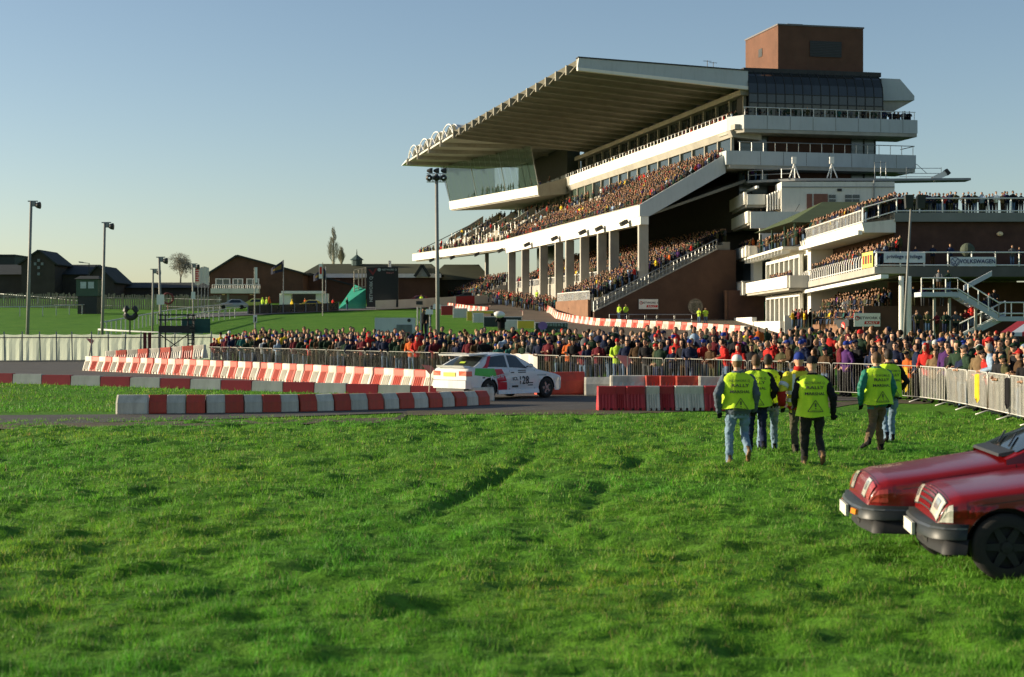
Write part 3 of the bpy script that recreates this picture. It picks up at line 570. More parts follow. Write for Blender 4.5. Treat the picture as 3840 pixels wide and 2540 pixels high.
# green hipped roof over the upper terrace
GR = M('green_roof', (.06, .085, .035), .8, .2, .7)
op('green_roof', MB().add([(27.4, 181, 12.9), (27.4, 157.5, 12.6), (46, 157.5, 12.6), (46, 169, 15.5), (32.8, 169, 15.5), (46, 181, 12.9)], [(0, 1, 4), (1, 2, 3, 4), (0, 4, 3, 5), (0, 5, 2, 1)]), GR)
for y in (158.2, 164, 172, 180): op('roof_post', MB().box(27.9, 28.1, y, y + .2, 10.4, 12.7), M('green_post', (.04, .08, .05), .6))
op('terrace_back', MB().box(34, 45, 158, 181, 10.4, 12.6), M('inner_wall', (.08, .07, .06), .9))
FL = math.pi / 2                                # looking towards -X
for k in range(5): crowd_row((28.2 + k * .8, 157.8, 10.42 + k * .22), (28.2 + k * .8, 183, 10.42 + k * .22), .8 if k < 4 else .5, .55, FL)
crowd_row((27.8, 160, 6.15), (27.8, 172, 6.15), .75, .6, FL); crowd_row((28.3, 162, 6.15), (28.3, 168, 6.15), .7, .6, FL)
crowd_row((27.8, 187, 16.5), (27.8, 203, 16.5), .5, .7, FL); crowd_row((28.6, 186.5, 14.3), (31, 186.5, 14.3), .8, .6, FL); crowd_row((28.2, 187, 14.3), (28.2, 196, 14.3), .8, .6, FL)
for k in range(4): crowd_row((28 + k * .5, 190, 19.7), (27.6 + k * .5, 204, 19.7), .9, .55, FL)
crowd_row((28, 186, 10.9), (28, 197, 10.9), .85, .5, FL); crowd_row((26.8, 150, 2.2), (28.6, 153, 2.2), .95, .5, FL); crowd_row((26.5, 151.5, 2.2), (28.0, 154, 2.2), .9, .5, FL)
m = MB()
for p in ((28.0, 189.5), (29.5, 188.4), (31.5, 187), (33, 186.7)): m.tube([(p[0], p[1], 19.7), (p[0], p[1], 20.8)], .05, 4)
for dz in (.55, 1.1): m.tube([(28, 189.5, 19.7 + dz), (33, 186.7, 19.7 + dz)], .05, 4)
op('handrail', m, STEEL())
# terrace-top clutter: tripods, scaffold frame, dish
for x in (33.0, 37.4):
    b = at(1920 + x * 6000 / 187.2, 697, 187.2); m = MB()
    for dx, dy in ((-.6, -.3), (.6, -.3), (0, .6)): m.tube([(b.x + dx, b.y + dy, 19.7), (b.x, b.y, 21.4)], .07, 4)
    m.box(b.x - .25, b.x + .25, b.y - .2, b.y + .2, 21.4, 22.2)
    t = thing('camera_tripod', 'white-legged camera tripod on the terrace roof, ' + ('nearer the barrel window side' if x < 35 else 'further right of the two'), 'tripod', (b.x, b.y, 19.7), group='terrace roof tripods'); obj('legs', m, WPAINT(), t)
m = MB()
for p, q in (((42.5, 19.7), (42.5, 21.6)), ((43.8, 19.7), (43.8, 21.6)), ((42.5, 21.6), (43.8, 21.6)), ((43.2, 19.7), (43.2, 21.8)), ((42.5, 20.7), (43.8, 20.7)), ((45.2, 20.3), (50.3, 20.3)), ((46.3, 20.3), (47.4, 21.4)), ((47.4, 21.4), (48.6, 20.3)), ((46.2, 20.9), (50.3, 20.9)), ((45.4, 19.9), (50.3, 19.9)), ((50.3, 19.7), (50.3, 21)), ((46.2, 19.7), (46.2, 21))): m.tube([(p[0], 187.5, p[1]), (q[0], 187.5, q[1])], .035, 4)
t = thing('scaffolding', 'grey scaffold tube frame on the flat terrace roof', 'scaffold', (50, 187.5, 19.7)); obj('tubes', m, STEEL(), t, kind='stuff')
c = at(3527, 660, 187); t = thing('roof_floodlight', 'pale floodlight on a strut at the right end of the terrace roof', 'floodlight', (c.x, c.y, 19.7))
obj('strut', MB().tube([(c.x - .2, c.y, 19.7), (c.x, c.y, c.z)], .06, 4), STEEL(), t); obj('lamp_head', MB().beam((c.x - .9, c.y, c.z - .4), (c.x + .6, c.y, c.z + .3), .7, .6), WPAINT(), t); obj('glass', MB().beam((c.x + .6, c.y, c.z + .3), (c.x + .9, c.y, c.z + .55), .9, .7), DARK(), t)
# brick link with arched windows and curved glass drum
op('drum', MB().lathe([(5.2, 5.5), (5.2, 8.0), (4.9, 9.3), (4.2, 10.4), (3.0, 11.2)], (30.0, 197.5, 0), 'z', 28), M('drum_glass', (.035, .04, .04), .3, .3, .5))
bl = op('arched_wall', MB().box(25.0, 25.3, 187.5, 199.5, 2.6, 6.6), BRICKL())
for i in range(3):
    y = 188.6 + i * 3.3; w = 1.1
    m = MB(); m.add([(24.96, y, 2.6), (24.96, y + 2 * w, 2.6)] + [(24.96, y + w + w * math.cos(math.pi * k / 8), 5.2 + w * math.sin(math.pi * k / 8)) for k in range(9)], [tuple([0, 1] + list(range(2, 11)))]); op('arched_window', m, GLASSD())
op('link_end', MB().box(25.3, 29.5, 187.2, 187.45, 2.6, 6.6), BRICK())

# ================================================================ brick terrace stand at the right
bs = thing('brick_stand', 'brick terrace stand with white railings packed with spectators', 'stand', (31, 146, 1.0))
def rp(name, mb, mat, **kw): return obj(name, mb, mat, bs, **kw)
XR = 66
rp('end_wall', MB().box(31.8, XR, 133.0, 159, 7.2, 11.0), BRICK())
rp('roof_slab', MB().box(31.7, XR, 132.5, 160, 11.0, 11.75), M('slab_grey', (.21, .22, .2), .85, .15, .5))
rp('terrace_front', MB().hexa([(29.2, 132.6, 10.1), (31.8, 132.6, 10.1), (31.8, 160, 10.0), (29.0, 160, 9.95), (29.0, 132.6, 10.9), (31.8, 132.6, 11.2), (31.8, 160, 11.2), (28.8, 160, 10.85)]), WHITE())
rp('front_moulding', MB().box(28.7, 29.05, 132.7, 160, 9.95, 10.3), WPAINT())
m = MB()
for i in range(46): y = 132.8 + i * .6; m.tube([(29.0, y, 10.9), (29.0, y, 11.95)], .02, 4)
m.tube([(29.0, 132.8, 11.95), (29.0, 159.8, 11.95)], .05, 4); m.tube([(29, 132.8, 11.0), (29, 159.8, 11.0)], .05, 4); rp('front_railing', m, WPAINT(), kind='stuff')
m = MB(); pts = [(29.05, 132.7, 10.95), (31.9, 132.7, 11.75), (XR, 132.7, 11.75)]
for dz in (.15, 1.2): m.tube([Vector(p) + Vector((0, 0, dz)) for p in pts], .055, 5)
for x in [29.1, 30.4, 31.9] + [31.9 + 1.9 * k for k in range(1, 19)]:
    z = 10.95 + .8 * min(1, (x - 29.05) / 2.85); m.tube([(x, 132.7, z), (x, 132.7, z + 1.2)], .06, 4)
rp('end_railing', m, WPAINT())
for k in range(5): crowd_row((29.5 + k * .62, 133, 11.0 + k * .19), (29.4 + k * .62, 159.5, 11.0 + k * .19), .93, .5, FL)
for k in range(3): crowd_row((31.5, 133.3 + k * .7, 11.76), (50, 133.3 + k * .7, 11.76), (.95, .7, .4)[k], .52, FC + .2)
# middle gallery
rp('gallery_slab', MB().hexa([(29.0, 128, 6.55), (31.5, 128, 6.55), (31.5, 161, 6.1), (29, 162, 6.1), (29.0, 128, 7.1), (31.5, 128, 7.1), (31.5, 161, 6.66), (29.0, 162, 6.66)]), CONC())
rp('gallery_slab', MB().box(31.5, XR, 128, 140, 6.3, 7.12), M('slab_dark', (.1, .1, .09), .9, .2, .5))
m = MB()
for i in range(34):
    t = i / 33; y = 128.2 + 33 * t; z = 7.1 - .44 * t; m.tube([(29.1, y, z), (29.1, y, z + .8), (29.25, y + .1, z + 1.15), (29.55, y + .15, z + 1.2)], .04, 4)
m.tube([(29.1, 128.2, 7.25), (29.1, 161.2, 6.8)], .045, 4); rp('gallery_hoops', m, WPAINT(), kind='stuff')
for k in range(4): crowd_row((29.7 + k * .6, 129, 7.1 + k * .3), (29.7 + k * .6, 158, 6.7 + k * .3), .9, .55, FL)
m = MB()
for dz in (.12, 1.15): m.tube([(29.1, 128.1, 7.1 + dz), (XR, 128.1, 7.1 + dz)], .055, 5)
for i in range(20): m.tube([(29.2 + i * 1.9, 128.1, 7.1), (29.2 + i * 1.9, 128.1, 8.3)], .06, 4)
rp('gallery_railing', m, WPAINT())
crowd_row((31.5, 129.0, 7.12), (47, 129.0, 7.12), .42, .7, FC + .2)
rp('gallery_back', MB().box(31.9, XR, 134.6, 135, 7.1, 10.9), BRICK())
rp('wall_lamp', MB().ell((40.5, 132.8, 10.0), (.28, .2, .2), 8, 6), M('lamp_glow', (.9, .7, .4), .4))
rp('arch_umbrella', MB().ell(at(3628, 940, 129.5), (.6, .6, .62), 14, 8), M('olive_canopy', (.06, .075, .05), .8))
# banners on the gallery rail
def banner(label, x0, x1, y0, y1, Y, body, cat='banner', letters=()):
    a, b = at(x0, y1, Y), at(x1, y0, Y); t = thing('rail_banner', label, cat, (a.x, Y, a.z))
    m = MB(); n = 10
    vs = [Vector((a.x + (b.x - a.x) * i / n, Y - .02 + .03 * math.sin(i * 2.1), z)) for i in range(n + 1) for z in (a.z, b.z)]
    m.add(vs, [(2 * i, 2 * i + 2, 2 * i + 3, 2 * i + 1) for i in range(n)]); obj('cloth', m, body, t)
    for txt, col, fx, fy, sz, xs in letters:
        obj('lettering', lettering(MB(), txt, sz * (b.z - a.z), (a.x + (b.x - a.x) * fx, Y - .09, a.z + (b.z - a.z) * fy), (1, 0, 0), (0, 0, 1), True, xs), col, t)
    return t
NAVY = M('navy_ink', (.02, .03, .1), .6); INK = M('dark_ink', (.03, .03, .03), .6); REDI = M('red_ink', (.5, .03, .02), .6); PBAN = M('white_cloth', (.62, .66, .68), .8, .08, 2)
banner('white cloth banner reading privilege twice, on the gallery rail of brick stand', 3314, 3470, 948, 986, 127.9, PBAN, letters=(('privilege', NAVY, .27, .6, .5, 1.0), ('privilege', NAVY, .72, .6, .5, 1.0)))
tb = banner('white banner with blue round emblem and capital letters on the gallery rail', 3563, 3733, 964, 999, 127.9, PBAN, letters=(('VOLKSWAGEN', NAVY, .6, .5, .62, .92),))
m = MB(); c = at(3582, 982, 127.8)
for r0, r1 in ((.36, .31),): m.add([c + Vector((math.cos(t) * r, 0, math.sin(t) * r)) for r in (r0, r1) for t in [2 * math.pi * k / 18 for k in range(18)]], [(k, (k + 1) % 18, 18 + (k + 1) % 18, 18 + k) for k in range(18)])
for s0 in ((-.2, .22, 0, -.02), (.2, .22, 0, -.02), (-.26, .0, -.1, -.26), (-.1, -.26, 0, -.05), (0, -.05, .1, -.26), (.1, -.26, .26, 0)): m.beam(c + Vector((s0[0], 0, s0[1])), c + Vector((s0[2], 0, s0[3])), .01, .045)
obj('emblem', m, NAVY, tb)
t = thing('rail_banner', 'yellow and red banner on the front corner of the gallery rail', 'banner', (28.9, 131, 7.1)); obj('cloth', MB().box(28.92, 28.96, 128.3, 132.2, 7.1, 8.35), M('yellow_cloth', (.7, .55, .12), .8, .2, 3), t)
for k in range(4): obj('print', MB().box(28.9, 28.915, 128.6 + k * .9, 129.2 + k * .9, 7.4, 8.1), REDI if k % 2 else INK, t)
# ground storey
rp('light_strip', MB().beam((29.0, 158, 5.75), (29.0, 124.5, 6.2), .6, .3), WPAINT())
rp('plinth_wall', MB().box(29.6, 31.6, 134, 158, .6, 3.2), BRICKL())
rp('plinth_end', MB().box(28.9, 36.5, 131.5, 132.0, .6, 4.0), BRICK())
rp('inner_wall', MB().box(33, XR, 140.2, 140.6, .6, 6.2), M('brick_dark', (.12, .06, .038), .9, .3, .6))
for x in (30.9, 31.5): rp('white_column', MB().tube([(x, 127.0, .5), (x, 127.0, 6.3)], .2, 10), WPAINT())
crowd_row((29.4, 134.3, 2.5), (29.4, 156, 2.5), .95, .52, FL, True)
for k in range(3): crowd_row((30.4 + k * .8, 134.5, 3.2 + k * .35), (30.4 + k * .8, 157, 3.2 + k * .35), .85, .55, FL)
crowd_row((32, 132.6, 4.0), (36, 132.6, 4.0), .6, .8, FC)
c = (28.85, 137.2, 3.0); t = thing('entrance_canopy', 'black wedge canopy with a red oval emblem below the seated spectators', 'canopy', c)
obj('canopy', MB().prism([(28.2, 134.0, 2.9), (28.2, 140.5, 2.9), (28.2, 136.5, 1.6), (28.2, 134.0, 1.9)], (1.0, 0, 0)), DARK(), t)
m = MB(); o = Vector((29.4, 133.9, 2.55))
m.add([(28.18, 136.2 + .8 * math.cos(k * math.pi / 9), 2.35 + .36 * math.sin(k * math.pi / 9)) for k in range(18)], [tuple(range(18))]); obj('emblem', m, M('sign_red', (.55, .03, .02), .6), t)
obj('lettering', lettering(MB(), 'Tote', .45, (28.16, 136.2, 2.35), (0, -1, 0), (0, 0, 1), True, 1.1), WPAINT(), t)
c = at(3252, 1200, 131.4); sg2 = thing('advert_sign', 'white rally sponsor board on the brick end wall below the gallery', 'sign', (c.x, c.y, c.z - .6)); rally_sign(sg2, c, (1, 0, 0), 2.15, 1.1)
# steel stair
stt = thing('steel_staircase', 'white steel outdoor staircase with landing under the gallery', 'staircase', at(3500, 1240, 124))
def stp(name, mb, mat, **kw): return obj(name, mb, mat, stt, **kw)
WSTL = M('stair_paint', (.42, .46, .5), .6, .1, 1)
YS = 124
L0, L1, L2, L3 = at(3455, 1113, YS), at(3592, 1113, YS), at(3745, 1205, YS), at(3840, 1205, YS)
def run(p, q, d=2.2, th=.36): return MB().hexa([p, q, q + Vector((0, d, 0)), p + Vector((0, d, 0)), p + Vector((0, 0, th)), q + Vector((0, 0, th)), q + Vector((0, d, th)), p + Vector((0, d, th))])
stp('landing', run(L0, L1), WSTL); stp('stringer', run(L1, L2, .15, .5), WSTL); stp('stringer', MB().add([v + Vector((0, 2, 0)) for v in (L1, L2)] + [v + Vector((0, 2, .5)) for v in (L2, L1)], [(0, 1, 2, 3)]), WSTL); stp('lower_landing', run(L2, L3 + Vector((3, 0, 0))), WSTL)
for k in range(9): p = L1.lerp(L2, (k + .5) / 9); stp('tread', MB().box(p.x - .16, p.x + .16, p.y + .16, p.y + 2.0, p.z + .2, p.z + .26), WSTL)
B0, B1 = at(3585, 1290, YS + .6), at(3770, 1200, YS + .6); stp('stringer', run(B0, B1, .15, .5), WSTL)
for k in range(8): p = B0.lerp(B1, (k + .5) / 8); stp('tread', MB().box(p.x - .16, p.x + .16, p.y + .16, p.y + 2.0, p.z + .2, p.z + .26), WSTL)
U0, U1 = at(3615, 1090, YS + 1.2), at(3720, 1035, YS + 1.2); stp('stringer', run(U0, U1, .15, .4), WSTL)
m = MB()
for P in ([L0, L1, L2, L3], [B0, B1]):
    for dz in (.6, 1.45): m.tube([p + Vector((0, 0, dz)) for p in P], .05, 4)
    for p, q in zip(P, P[1:]):
        n = max(2, int((q - p).length / .9))
        for i in range(n + 1): a = p.lerp(q, i / n); m.tube([a + Vector((0, 0, .3)), a + Vector((0, 0, 1.45))], .045, 4)
stp('handrail', m, WPAINT())
for x in (3505, 3562, 3660): p = at(x, 1240, YS + .4); stp('stair_post', MB().box(p.x - .09, p.x + .09, p.y, p.y + .2, .3, at(x, 1118 if x < 3600 else 1150, YS).z), CONC())
crowd_row(B0 + Vector((.4, 1, .7)), B1 + Vector((-.3, 1, .7)), .95, .5, FC + .4); crowd_row(L0 + Vector((.4, 1, .36)), L1 + Vector((0, 1, .36)), .5, .7, FC)
for k in range(3): crowd_row(at(3420, 1242, 118 + k) - Vector((0, 0, .2)), at(3600, 1242, 118 + k) - Vector((0, 0, .2)), .8, .6, FC + .3)
# striped awning stall at the right edge
aw = thing('striped_stall', 'market stall with red and white striped awning at the foot of the stairs', 'stall', at(3850, 1290, 92))
p0, p1 = at(3752, 1247, 92), at(3815, 1205, 94); n = 7
for k in range(n):
    e = Vector((.62, 0, 0)) * k; obj('awning_stripe', MB().add([p0 + e, p0 + e + Vector((.62, 0, 0)), p1 + e + Vector((.62, 0, 0)), p1 + e], [(0, 1, 2, 3)]), M('awning_red', (.5, .04, .05), .8) if k % 2 == 0 else PBAN, aw)
    obj('valance', MB().add([p0 + e, p0 + e + Vector((.62, 0, 0)), p0 + e + Vector((.62, 0, -.22)), p0 + e + Vector((0, 0, -.22))], [(3, 2, 1, 0)]), M('awning_red', (.5, .04, .05), .8) if k % 2 == 0 else PBAN, aw)
for dx in (.1, 4.2): obj('stall_post', MB().tube([(p0.x + dx, 92.1, 0), (p0.x + dx, 92.1, p0.z)], .05, 5), STEEL(), aw)
obj('counter', MB().box(p0.x, p0.x + 4.3, 92.2, 93.4, 0, 1.0), WPAINT(), aw)
# ================================================================ people
from mathutils.kdtree import KDTree
def chain(mb, pts, rad, n=10, mi=0):
    """closed limb with rounded ends"""
    pts = [Vector(p) for p in pts]; d0 = (pts[0] - pts[1]).normalized(); d1 = (pts[-1] - pts[-2]).normalized()
    P = [pts[0] + d0 * rad[0] * .6] + pts + [pts[-1] + d1 * rad[-1] * .6]; r = [rad[0] * .6] + list(rad) + [rad[-1] * .6]
    return mb.tube(P, r, n, mi)
def loft(mb, rings, n=14, mi=0):               # rings: (z, cx, cy, a, b)
    vs = []
    for z, cx, cy, a, b in rings: vs += [(cx + a * math.cos(2 * math.pi * k / n), cy + b * math.sin(2 * math.pi * k / n), z) for k in range(n)]
    m = len(rings); fs = [(i * n + k, i * n + (k + 1) % n, (i + 1) * n + (k + 1) % n, (i + 1) * n + k) for i in range(m - 1) for k in range(n)]
    return mb.add(vs, fs + [tuple(range(n))[::-1], tuple((m - 1) * n + k for k in range(n))], mi)
TORSO = [(.80, .165, .12), (.86, .195, .148), (.95, .205, .152), (1.06, .198, .145), (1.18, .208, .148), (1.30, .218, .148), (1.38, .212, .132), (1.43, .165, .105), (1.465, .095, .08), (1.50, .07, .07)]
J, T_, SK, HR, SH, GL = range(6)               # jacket, trousers, skin, hair or hat, shoes, gloves
STAND = dict(L=[(-.10, 0, .90), (-.11, .02, .48), (-.12, -.02, .09)], R=[(.10, 0, .90), (.11, .02, .48), (.12, -.02, .09)])
def hand(mb, w, e, slot, fingers, curl=.5):
    w = Vector(w); d = (w - Vector(e)).normalized(); side = d.cross(Vector((0, 1, 0))); side = side.normalized() if side.length > .1 else Vector((1, 0, 0)); nrm = side.cross(d)
    if not fingers:
        chain(mb, [w, w + d * .05, w + d * .11 + nrm * .03], [.034, .038, .026], 8, slot); chain(mb, [w + d * .02, w + d * .06 + side * .045], [.018, .014], 6, slot); return
    k = w + d * .085
    for o in (-.03, -.01, .01, .03): chain(mb, [w + side * o * .6, k + side * o], [.02, .018], 6, slot)
    for i, (o, ln) in enumerate(((-.033, .062), (-.011, .075), (.011, .08), (.033, .07))):
        a = k + side * o * 1.15; b_ = a + (d * math.cos(curl) + nrm * math.sin(curl)) * ln * .55; c = b_ + (d * math.cos(curl * 2.2) + nrm * math.sin(curl * 2.2)) * ln * .5
        chain(mb, [a - d * .01, b_, c], [.0105, .0095, .008], 6, slot)
    a = w + d * .03 + side * .035; chain(mb, [w + d * .015 + side * .02, a + side * .012 + d * .01, a + side * .03 + d * .045 + nrm * .02], [.014, .012, .0095], 6, slot)
def person_mesh(name, arms, legs=STAND, head='hair', lean=0.0, voxel=.021, fingers=False, wrinkle=.004, turn=0.0, glove=False, bulk=1.0, hem=.86):
    mb = MB(); hd = MB()
    ly = lambda z: lean * max(0, z - .9)
    loft(mb, [(z, 0, ly(z), a * bulk, b * bulk) for z, a, b in TORSO], 16, J)
    if hem < .8: loft(mb, [(hem, 0, 0, .19 * bulk, .15 * bulk), (.9, 0, 0, .2 * bulk, .15 * bulk)], 14, J)
    loft(mb, [(.74, 0, 0, .12, .10), (.80, 0, 0, .165, .12), (.9, 0, 0, .175, .125)], 14, T_)
    for sd in 'LR':
        h, k, a = [Vector(p) for p in legs[sd]]; mid = h.lerp(k, .5); cal = k.lerp(a, .4)
        chain(mb, [h, mid, k, cal, a], [.098, .088, .068, .068, .058], 10, T_)
        up = (k - a).normalized(); fw = Vector((0, 1, 0)); fw = (fw - up * fw.dot(up)).normalized() if abs(up.y) < .95 else Vector((0, 0, -1))
        s0 = a - up * .03 - fw * .06; chain(mb, [s0, s0 + fw * .1 - up * .015, s0 + fw * .2 - up * .025], [.042, .045, .034], 8, SH)
    for sd in 'LR':
        s, e, w_ = [Vector(p) for p in arms[sd]]; s.y += ly(s.z)
        chain(mb, [s, s.lerp(e, .5), e, e.lerp(w_, .5), w_], [.078 * bulk, .07 * bulk, .06 * bulk, .055 * bulk, .046], 10, J)
        hand(mb, w_ + (w_ - e).normalized() * .01, e, GL if glove else SK, fingers)
    hy = ly(1.6) + .02; chain(mb, [(0, hy - .03, 1.46), (0, hy - .015, 1.56)], [.058, .055], 10, SK)
    c = Vector((0, hy, 1.635)); rot = Matrix.Rotation(turn, 3, 'Z')
    H = MB(); H.ell((0, 0, 0), (.075, .095, .115), 14, 10, SK); H.ell((0, .035, -.06), (.052, .055, .05), 10, 6, SK); H.ell((0, .098, -.012), (.012, .018, .026), 6, 5, SK)
    for s in (-1, 1): H.ell((s * .076, -.005, -.01), (.012, .02, .03), 6, 5, SK)
    if head == 'hair': H.ell((0, -.014, .022), (.084, .098, .105), 14, 9, HR); H.ell((0, -.05, -.03), (.072, .055, .07), 10, 6, HR)
    elif head == 'beanie': H.ell((0, -.008, .055), (.09, .108, .098), 14, 9, HR)
    elif head == 'cap': H.ell((0, -.008, .05), (.086, .104, .085), 14, 9, HR); H.ell((0, .12, .035), (.065, .075, .014), 10, 5, HR)
    elif head == 'hood': H.ell((0, -.03, .02), (.105, .115, .135), 14, 9, J); H.ell((0, -.05, -.11), (.12, .11, .07), 10, 6, J)
    mb.add([c + rot @ Vector(p) for p in H.v], H.f); mb.m[-len(H.f):] = H.m
    # one continuous skin: fuse, smooth, then hand back the slots
    tmp = bpy.data.objects.new('tmp', mb.mesh('tmp', [])); COL.objects.link(tmp)
    md = tmp.modifiers.new('r', 'REMESH'); md.mode = 'VOXEL'; md.voxel_size = voxel; md.use_smooth_shade = True
    sm = tmp.modifiers.new('s', 'SMOOTH'); sm.factor = .5; sm.iterations = 2 if voxel < .015 else 1
    dg = bpy.context.evaluated_depsgraph_get(); me = bpy.data.meshes.new_from_object(tmp.evaluated_get(dg)); bpy.data.objects.remove(tmp); me.name = name
    V = np.array(mb.v); slots = np.zeros(len(V), int)
    for f, s in zip(mb.f, mb.m): slots[list(f)] = s
    extra = [(np.mean(V[list(f)], 0), s) for f, s in zip(mb.f, mb.m)]
    kd = KDTree(len(V) + len(extra))
    for i, p in enumerate(V): kd.insert(p, i)
    for i, (p, s) in enumerate(extra): kd.insert(p, len(V) + i)
    kd.balance(); allslots = np.concatenate([slots, [s for _, s in extra]])
    out = []
    for p in me.polygons:
        _, i, _ = kd.find(p.center); s = int(allslots[i]); q = rot.inverted() @ (p.center - c)
        if head != 'hood' and s in (SK, HR) and q.z > -.2 and p.center.z > 1.5:
            if head == 'hair': s = HR if (q.z > .055 or (q.y < .012 and q.z > -.075)) else SK
            elif q.z > (.02 if head == 'beanie' else .03): s = HR
            elif q.y < -.02 and q.z > -.08: s = SH if head == 'cap' else SK
            if q.y > .05 and abs(q.z - .008) < .016 and .018 < abs(q.x) < .05: s = SH
        elif head == 'hood' and p.center.z > 1.5: s = SK if (q.y > .045 and abs(q.x) < .07 and -.12 < q.z < .08) else J
        out.append(s)
    if wrinkle:
        me.calc_normals_split() if hasattr(me, 'calc_normals_split') else None
        nm = np.zeros(len(me.vertices) * 3); me.vertices.foreach_get('normal', nm); co = np.zeros(len(me.vertices) * 3); me.vertices.foreach_get('co', co); co = co.reshape(-1, 3); nm = nm.reshape(-1, 3)
        for i in range(len(co)):
            if co[i, 2] < 1.5: p = co[i]; d = mnoise.noise(Vector((p[0] * 9, p[1] * 9, p[2] * 13))) + .5 * mnoise.noise(Vector((p[0] * 22, p[1] * 22, p[2] * 30))); co[i] += nm[i] * d * wrinkle * 2
        me.vertices.foreach_set('co', co.reshape(-1))
    me.polygons.foreach_set('use_smooth', [True] * len(me.polygons)); me.materials.clear()
    for k in range(6): me.materials.append(CLOTH['black'])
    me.polygons.foreach_set('material_index', out); me.update(); return me
PAL = {'black': (.012, .012, .014), 'navy': (.012, .018, .045), 'dark green': (.016, .035, .02), 'brown': (.06, .034, .016), 'olive': (.05, .05, .022), 'maroon': (.10, .012, .018), 'red': (.40, .022, .018), 'orange': (.45, .10, .02),
       'yellow': (.65, .46, .03), 'teal': (.015, .09, .08), 'purple': (.06, .02, .10), 'grey': (.075, .08, .085), 'pale blue': (.22, .30, .40), 'white': (.6, .6, .57), 'tan': (.17, .115, .06), 'lime': (.42, .62, .05), 'jeans blue': (.09, .14, .22), 'royal blue': (.02, .04, .22), 'pink': (.5, .12, .15)}
CLOTH = {k: M('cloth_' + k.replace(' ', '_'), v, .9, .2, 9, rand=.12, spec=.15) for k, v in PAL.items()}
SKIN = [M('skin_fair', (.55, .31, .20), .55, .08, 12), M('skin_tan', (.42, .23, .14), .55, .08, 12)]
HAIRS = {'dark hair': M('hair_dark', (.022, .014, .009), .7), 'brown hair': M('hair_brown', (.085, .045, .02), .7), 'fair hair': M('hair_fair', (.26, .16, .07), .7), 'grey hair': M('hair_grey', (.25, .24, .22), .7)}
ARMS = {'rail': dict(L=[(-.195, 0, 1.385), (-.28, .13, 1.13), (-.11, .37, 1.07)], R=[(.195, 0, 1.385), (.28, .13, 1.13), (.11, .37, 1.07)]),
        'pockets': dict(L=[(-.195, 0, 1.385), (-.30, -.05, 1.12), (-.22, .09, .93)], R=[(.195, 0, 1.385), (.30, -.05, 1.12), (.22, .09, .93)]),
        'folded': dict(L=[(-.195, 0, 1.385), (-.28, .07, 1.13), (.06, .23, 1.15)], R=[(.195, 0, 1.385), (.28, .07, 1.13), (-.06, .20, 1.19)]),
        'camera': dict(L=[(-.195, 0, 1.385), (-.25, .2, 1.2), (-.06, .26, 1.54)], R=[(.195, 0, 1.385), (.25, .2, 1.2), (.06, .26, 1.54)]),
        'sides': dict(L=[(-.195, 0, 1.385), (-.27, -.03, 1.12), (-.26, .06, .88)], R=[(.195, 0, 1.385), (.27, -.03, 1.12), (.26, .06, .88)])}
VAR = []
for pose, hd, lean in (('rail', 'hair', .25), ('rail', 'beanie', .2), ('rail', 'cap', .25), ('rail', 'hood', .2), ('pockets', 'hair', 0), ('pockets', 'beanie', .03), ('folded', 'hair', .02), ('folded', 'cap', 0), ('camera', 'hair', .05), ('sides', 'hair', .04), ('sides', 'hood', 0)):
    VAR.append((pose, hd, person_mesh('spectator_body', ARMS[pose], head=hd, lean=lean, turn=random.uniform(-.25, .25))))
def set_slots(o, mats):
    for i, m in enumerate(mats): o.material_slots[i].link = 'OBJECT'; o.material_slots[i].material = m
def rc(opts): return random.choices([a for a, _ in opts], [b for _, b in opts])[0]
JW = [('black', 24), ('navy', 22), ('dark green', 18), ('brown', 10), ('olive', 11), ('maroon', 6), ('red', 3), ('orange', .8), ('yellow', 1), ('teal', 2), ('purple', 1.6), ('grey', 5), ('pale blue', 1), ('white', .6), ('tan', 2)]
TW = [('jeans blue', 10), ('black', 5), ('navy', 5), ('olive', 3), ('grey', 3), ('brown', 2)]
def add_person(x, y, z, head_to, label_tail, group, jacket=None, kind=None, scale=None, poses=None):
    cand = [v for v in VAR if (poses is None or v[0] in poses) and (kind is None or v[1] == kind)]; pose, hd, me = random.choice(cand)
    o = bpy.data.objects.new('person', me); COL.objects.link(o); o.location = (x, y, z); o.rotation_euler = (0, 0, head_to); s = scale or random.uniform(.93, 1.05); o.scale = (s * random.uniform(.97, 1.08), s, s)
    j = jacket or rc(JW); t = rc(TW); sk = random.choice(SKIN)
    if hd == 'hair': hn = rc([('dark hair', 5), ('brown hair', 5), ('fair hair', 2), ('grey hair', 1.5)]); hm = HAIRS[hn]; desc = hn
    elif hd == 'hood': hm = CLOTH[j]; desc = 'hood up'
    else: hn = rc([('black', 4), ('navy', 3), ('red', 2), ('royal blue', 2), ('dark green', 1), ('grey', 1), ('white', 1)]); hm = CLOTH[hn]; desc = hn + ' ' + ('beanie' if hd == 'beanie' else 'cap')
    set_slots(o, [CLOTH[j], CLOTH[t], sk, hm, CLOTH['black'], CLOTH['black']])
    return tag(o, '%s-jacketed spectator, %s, %s' % (j.replace(' ', '-'), desc, label_tail), 'person', group)
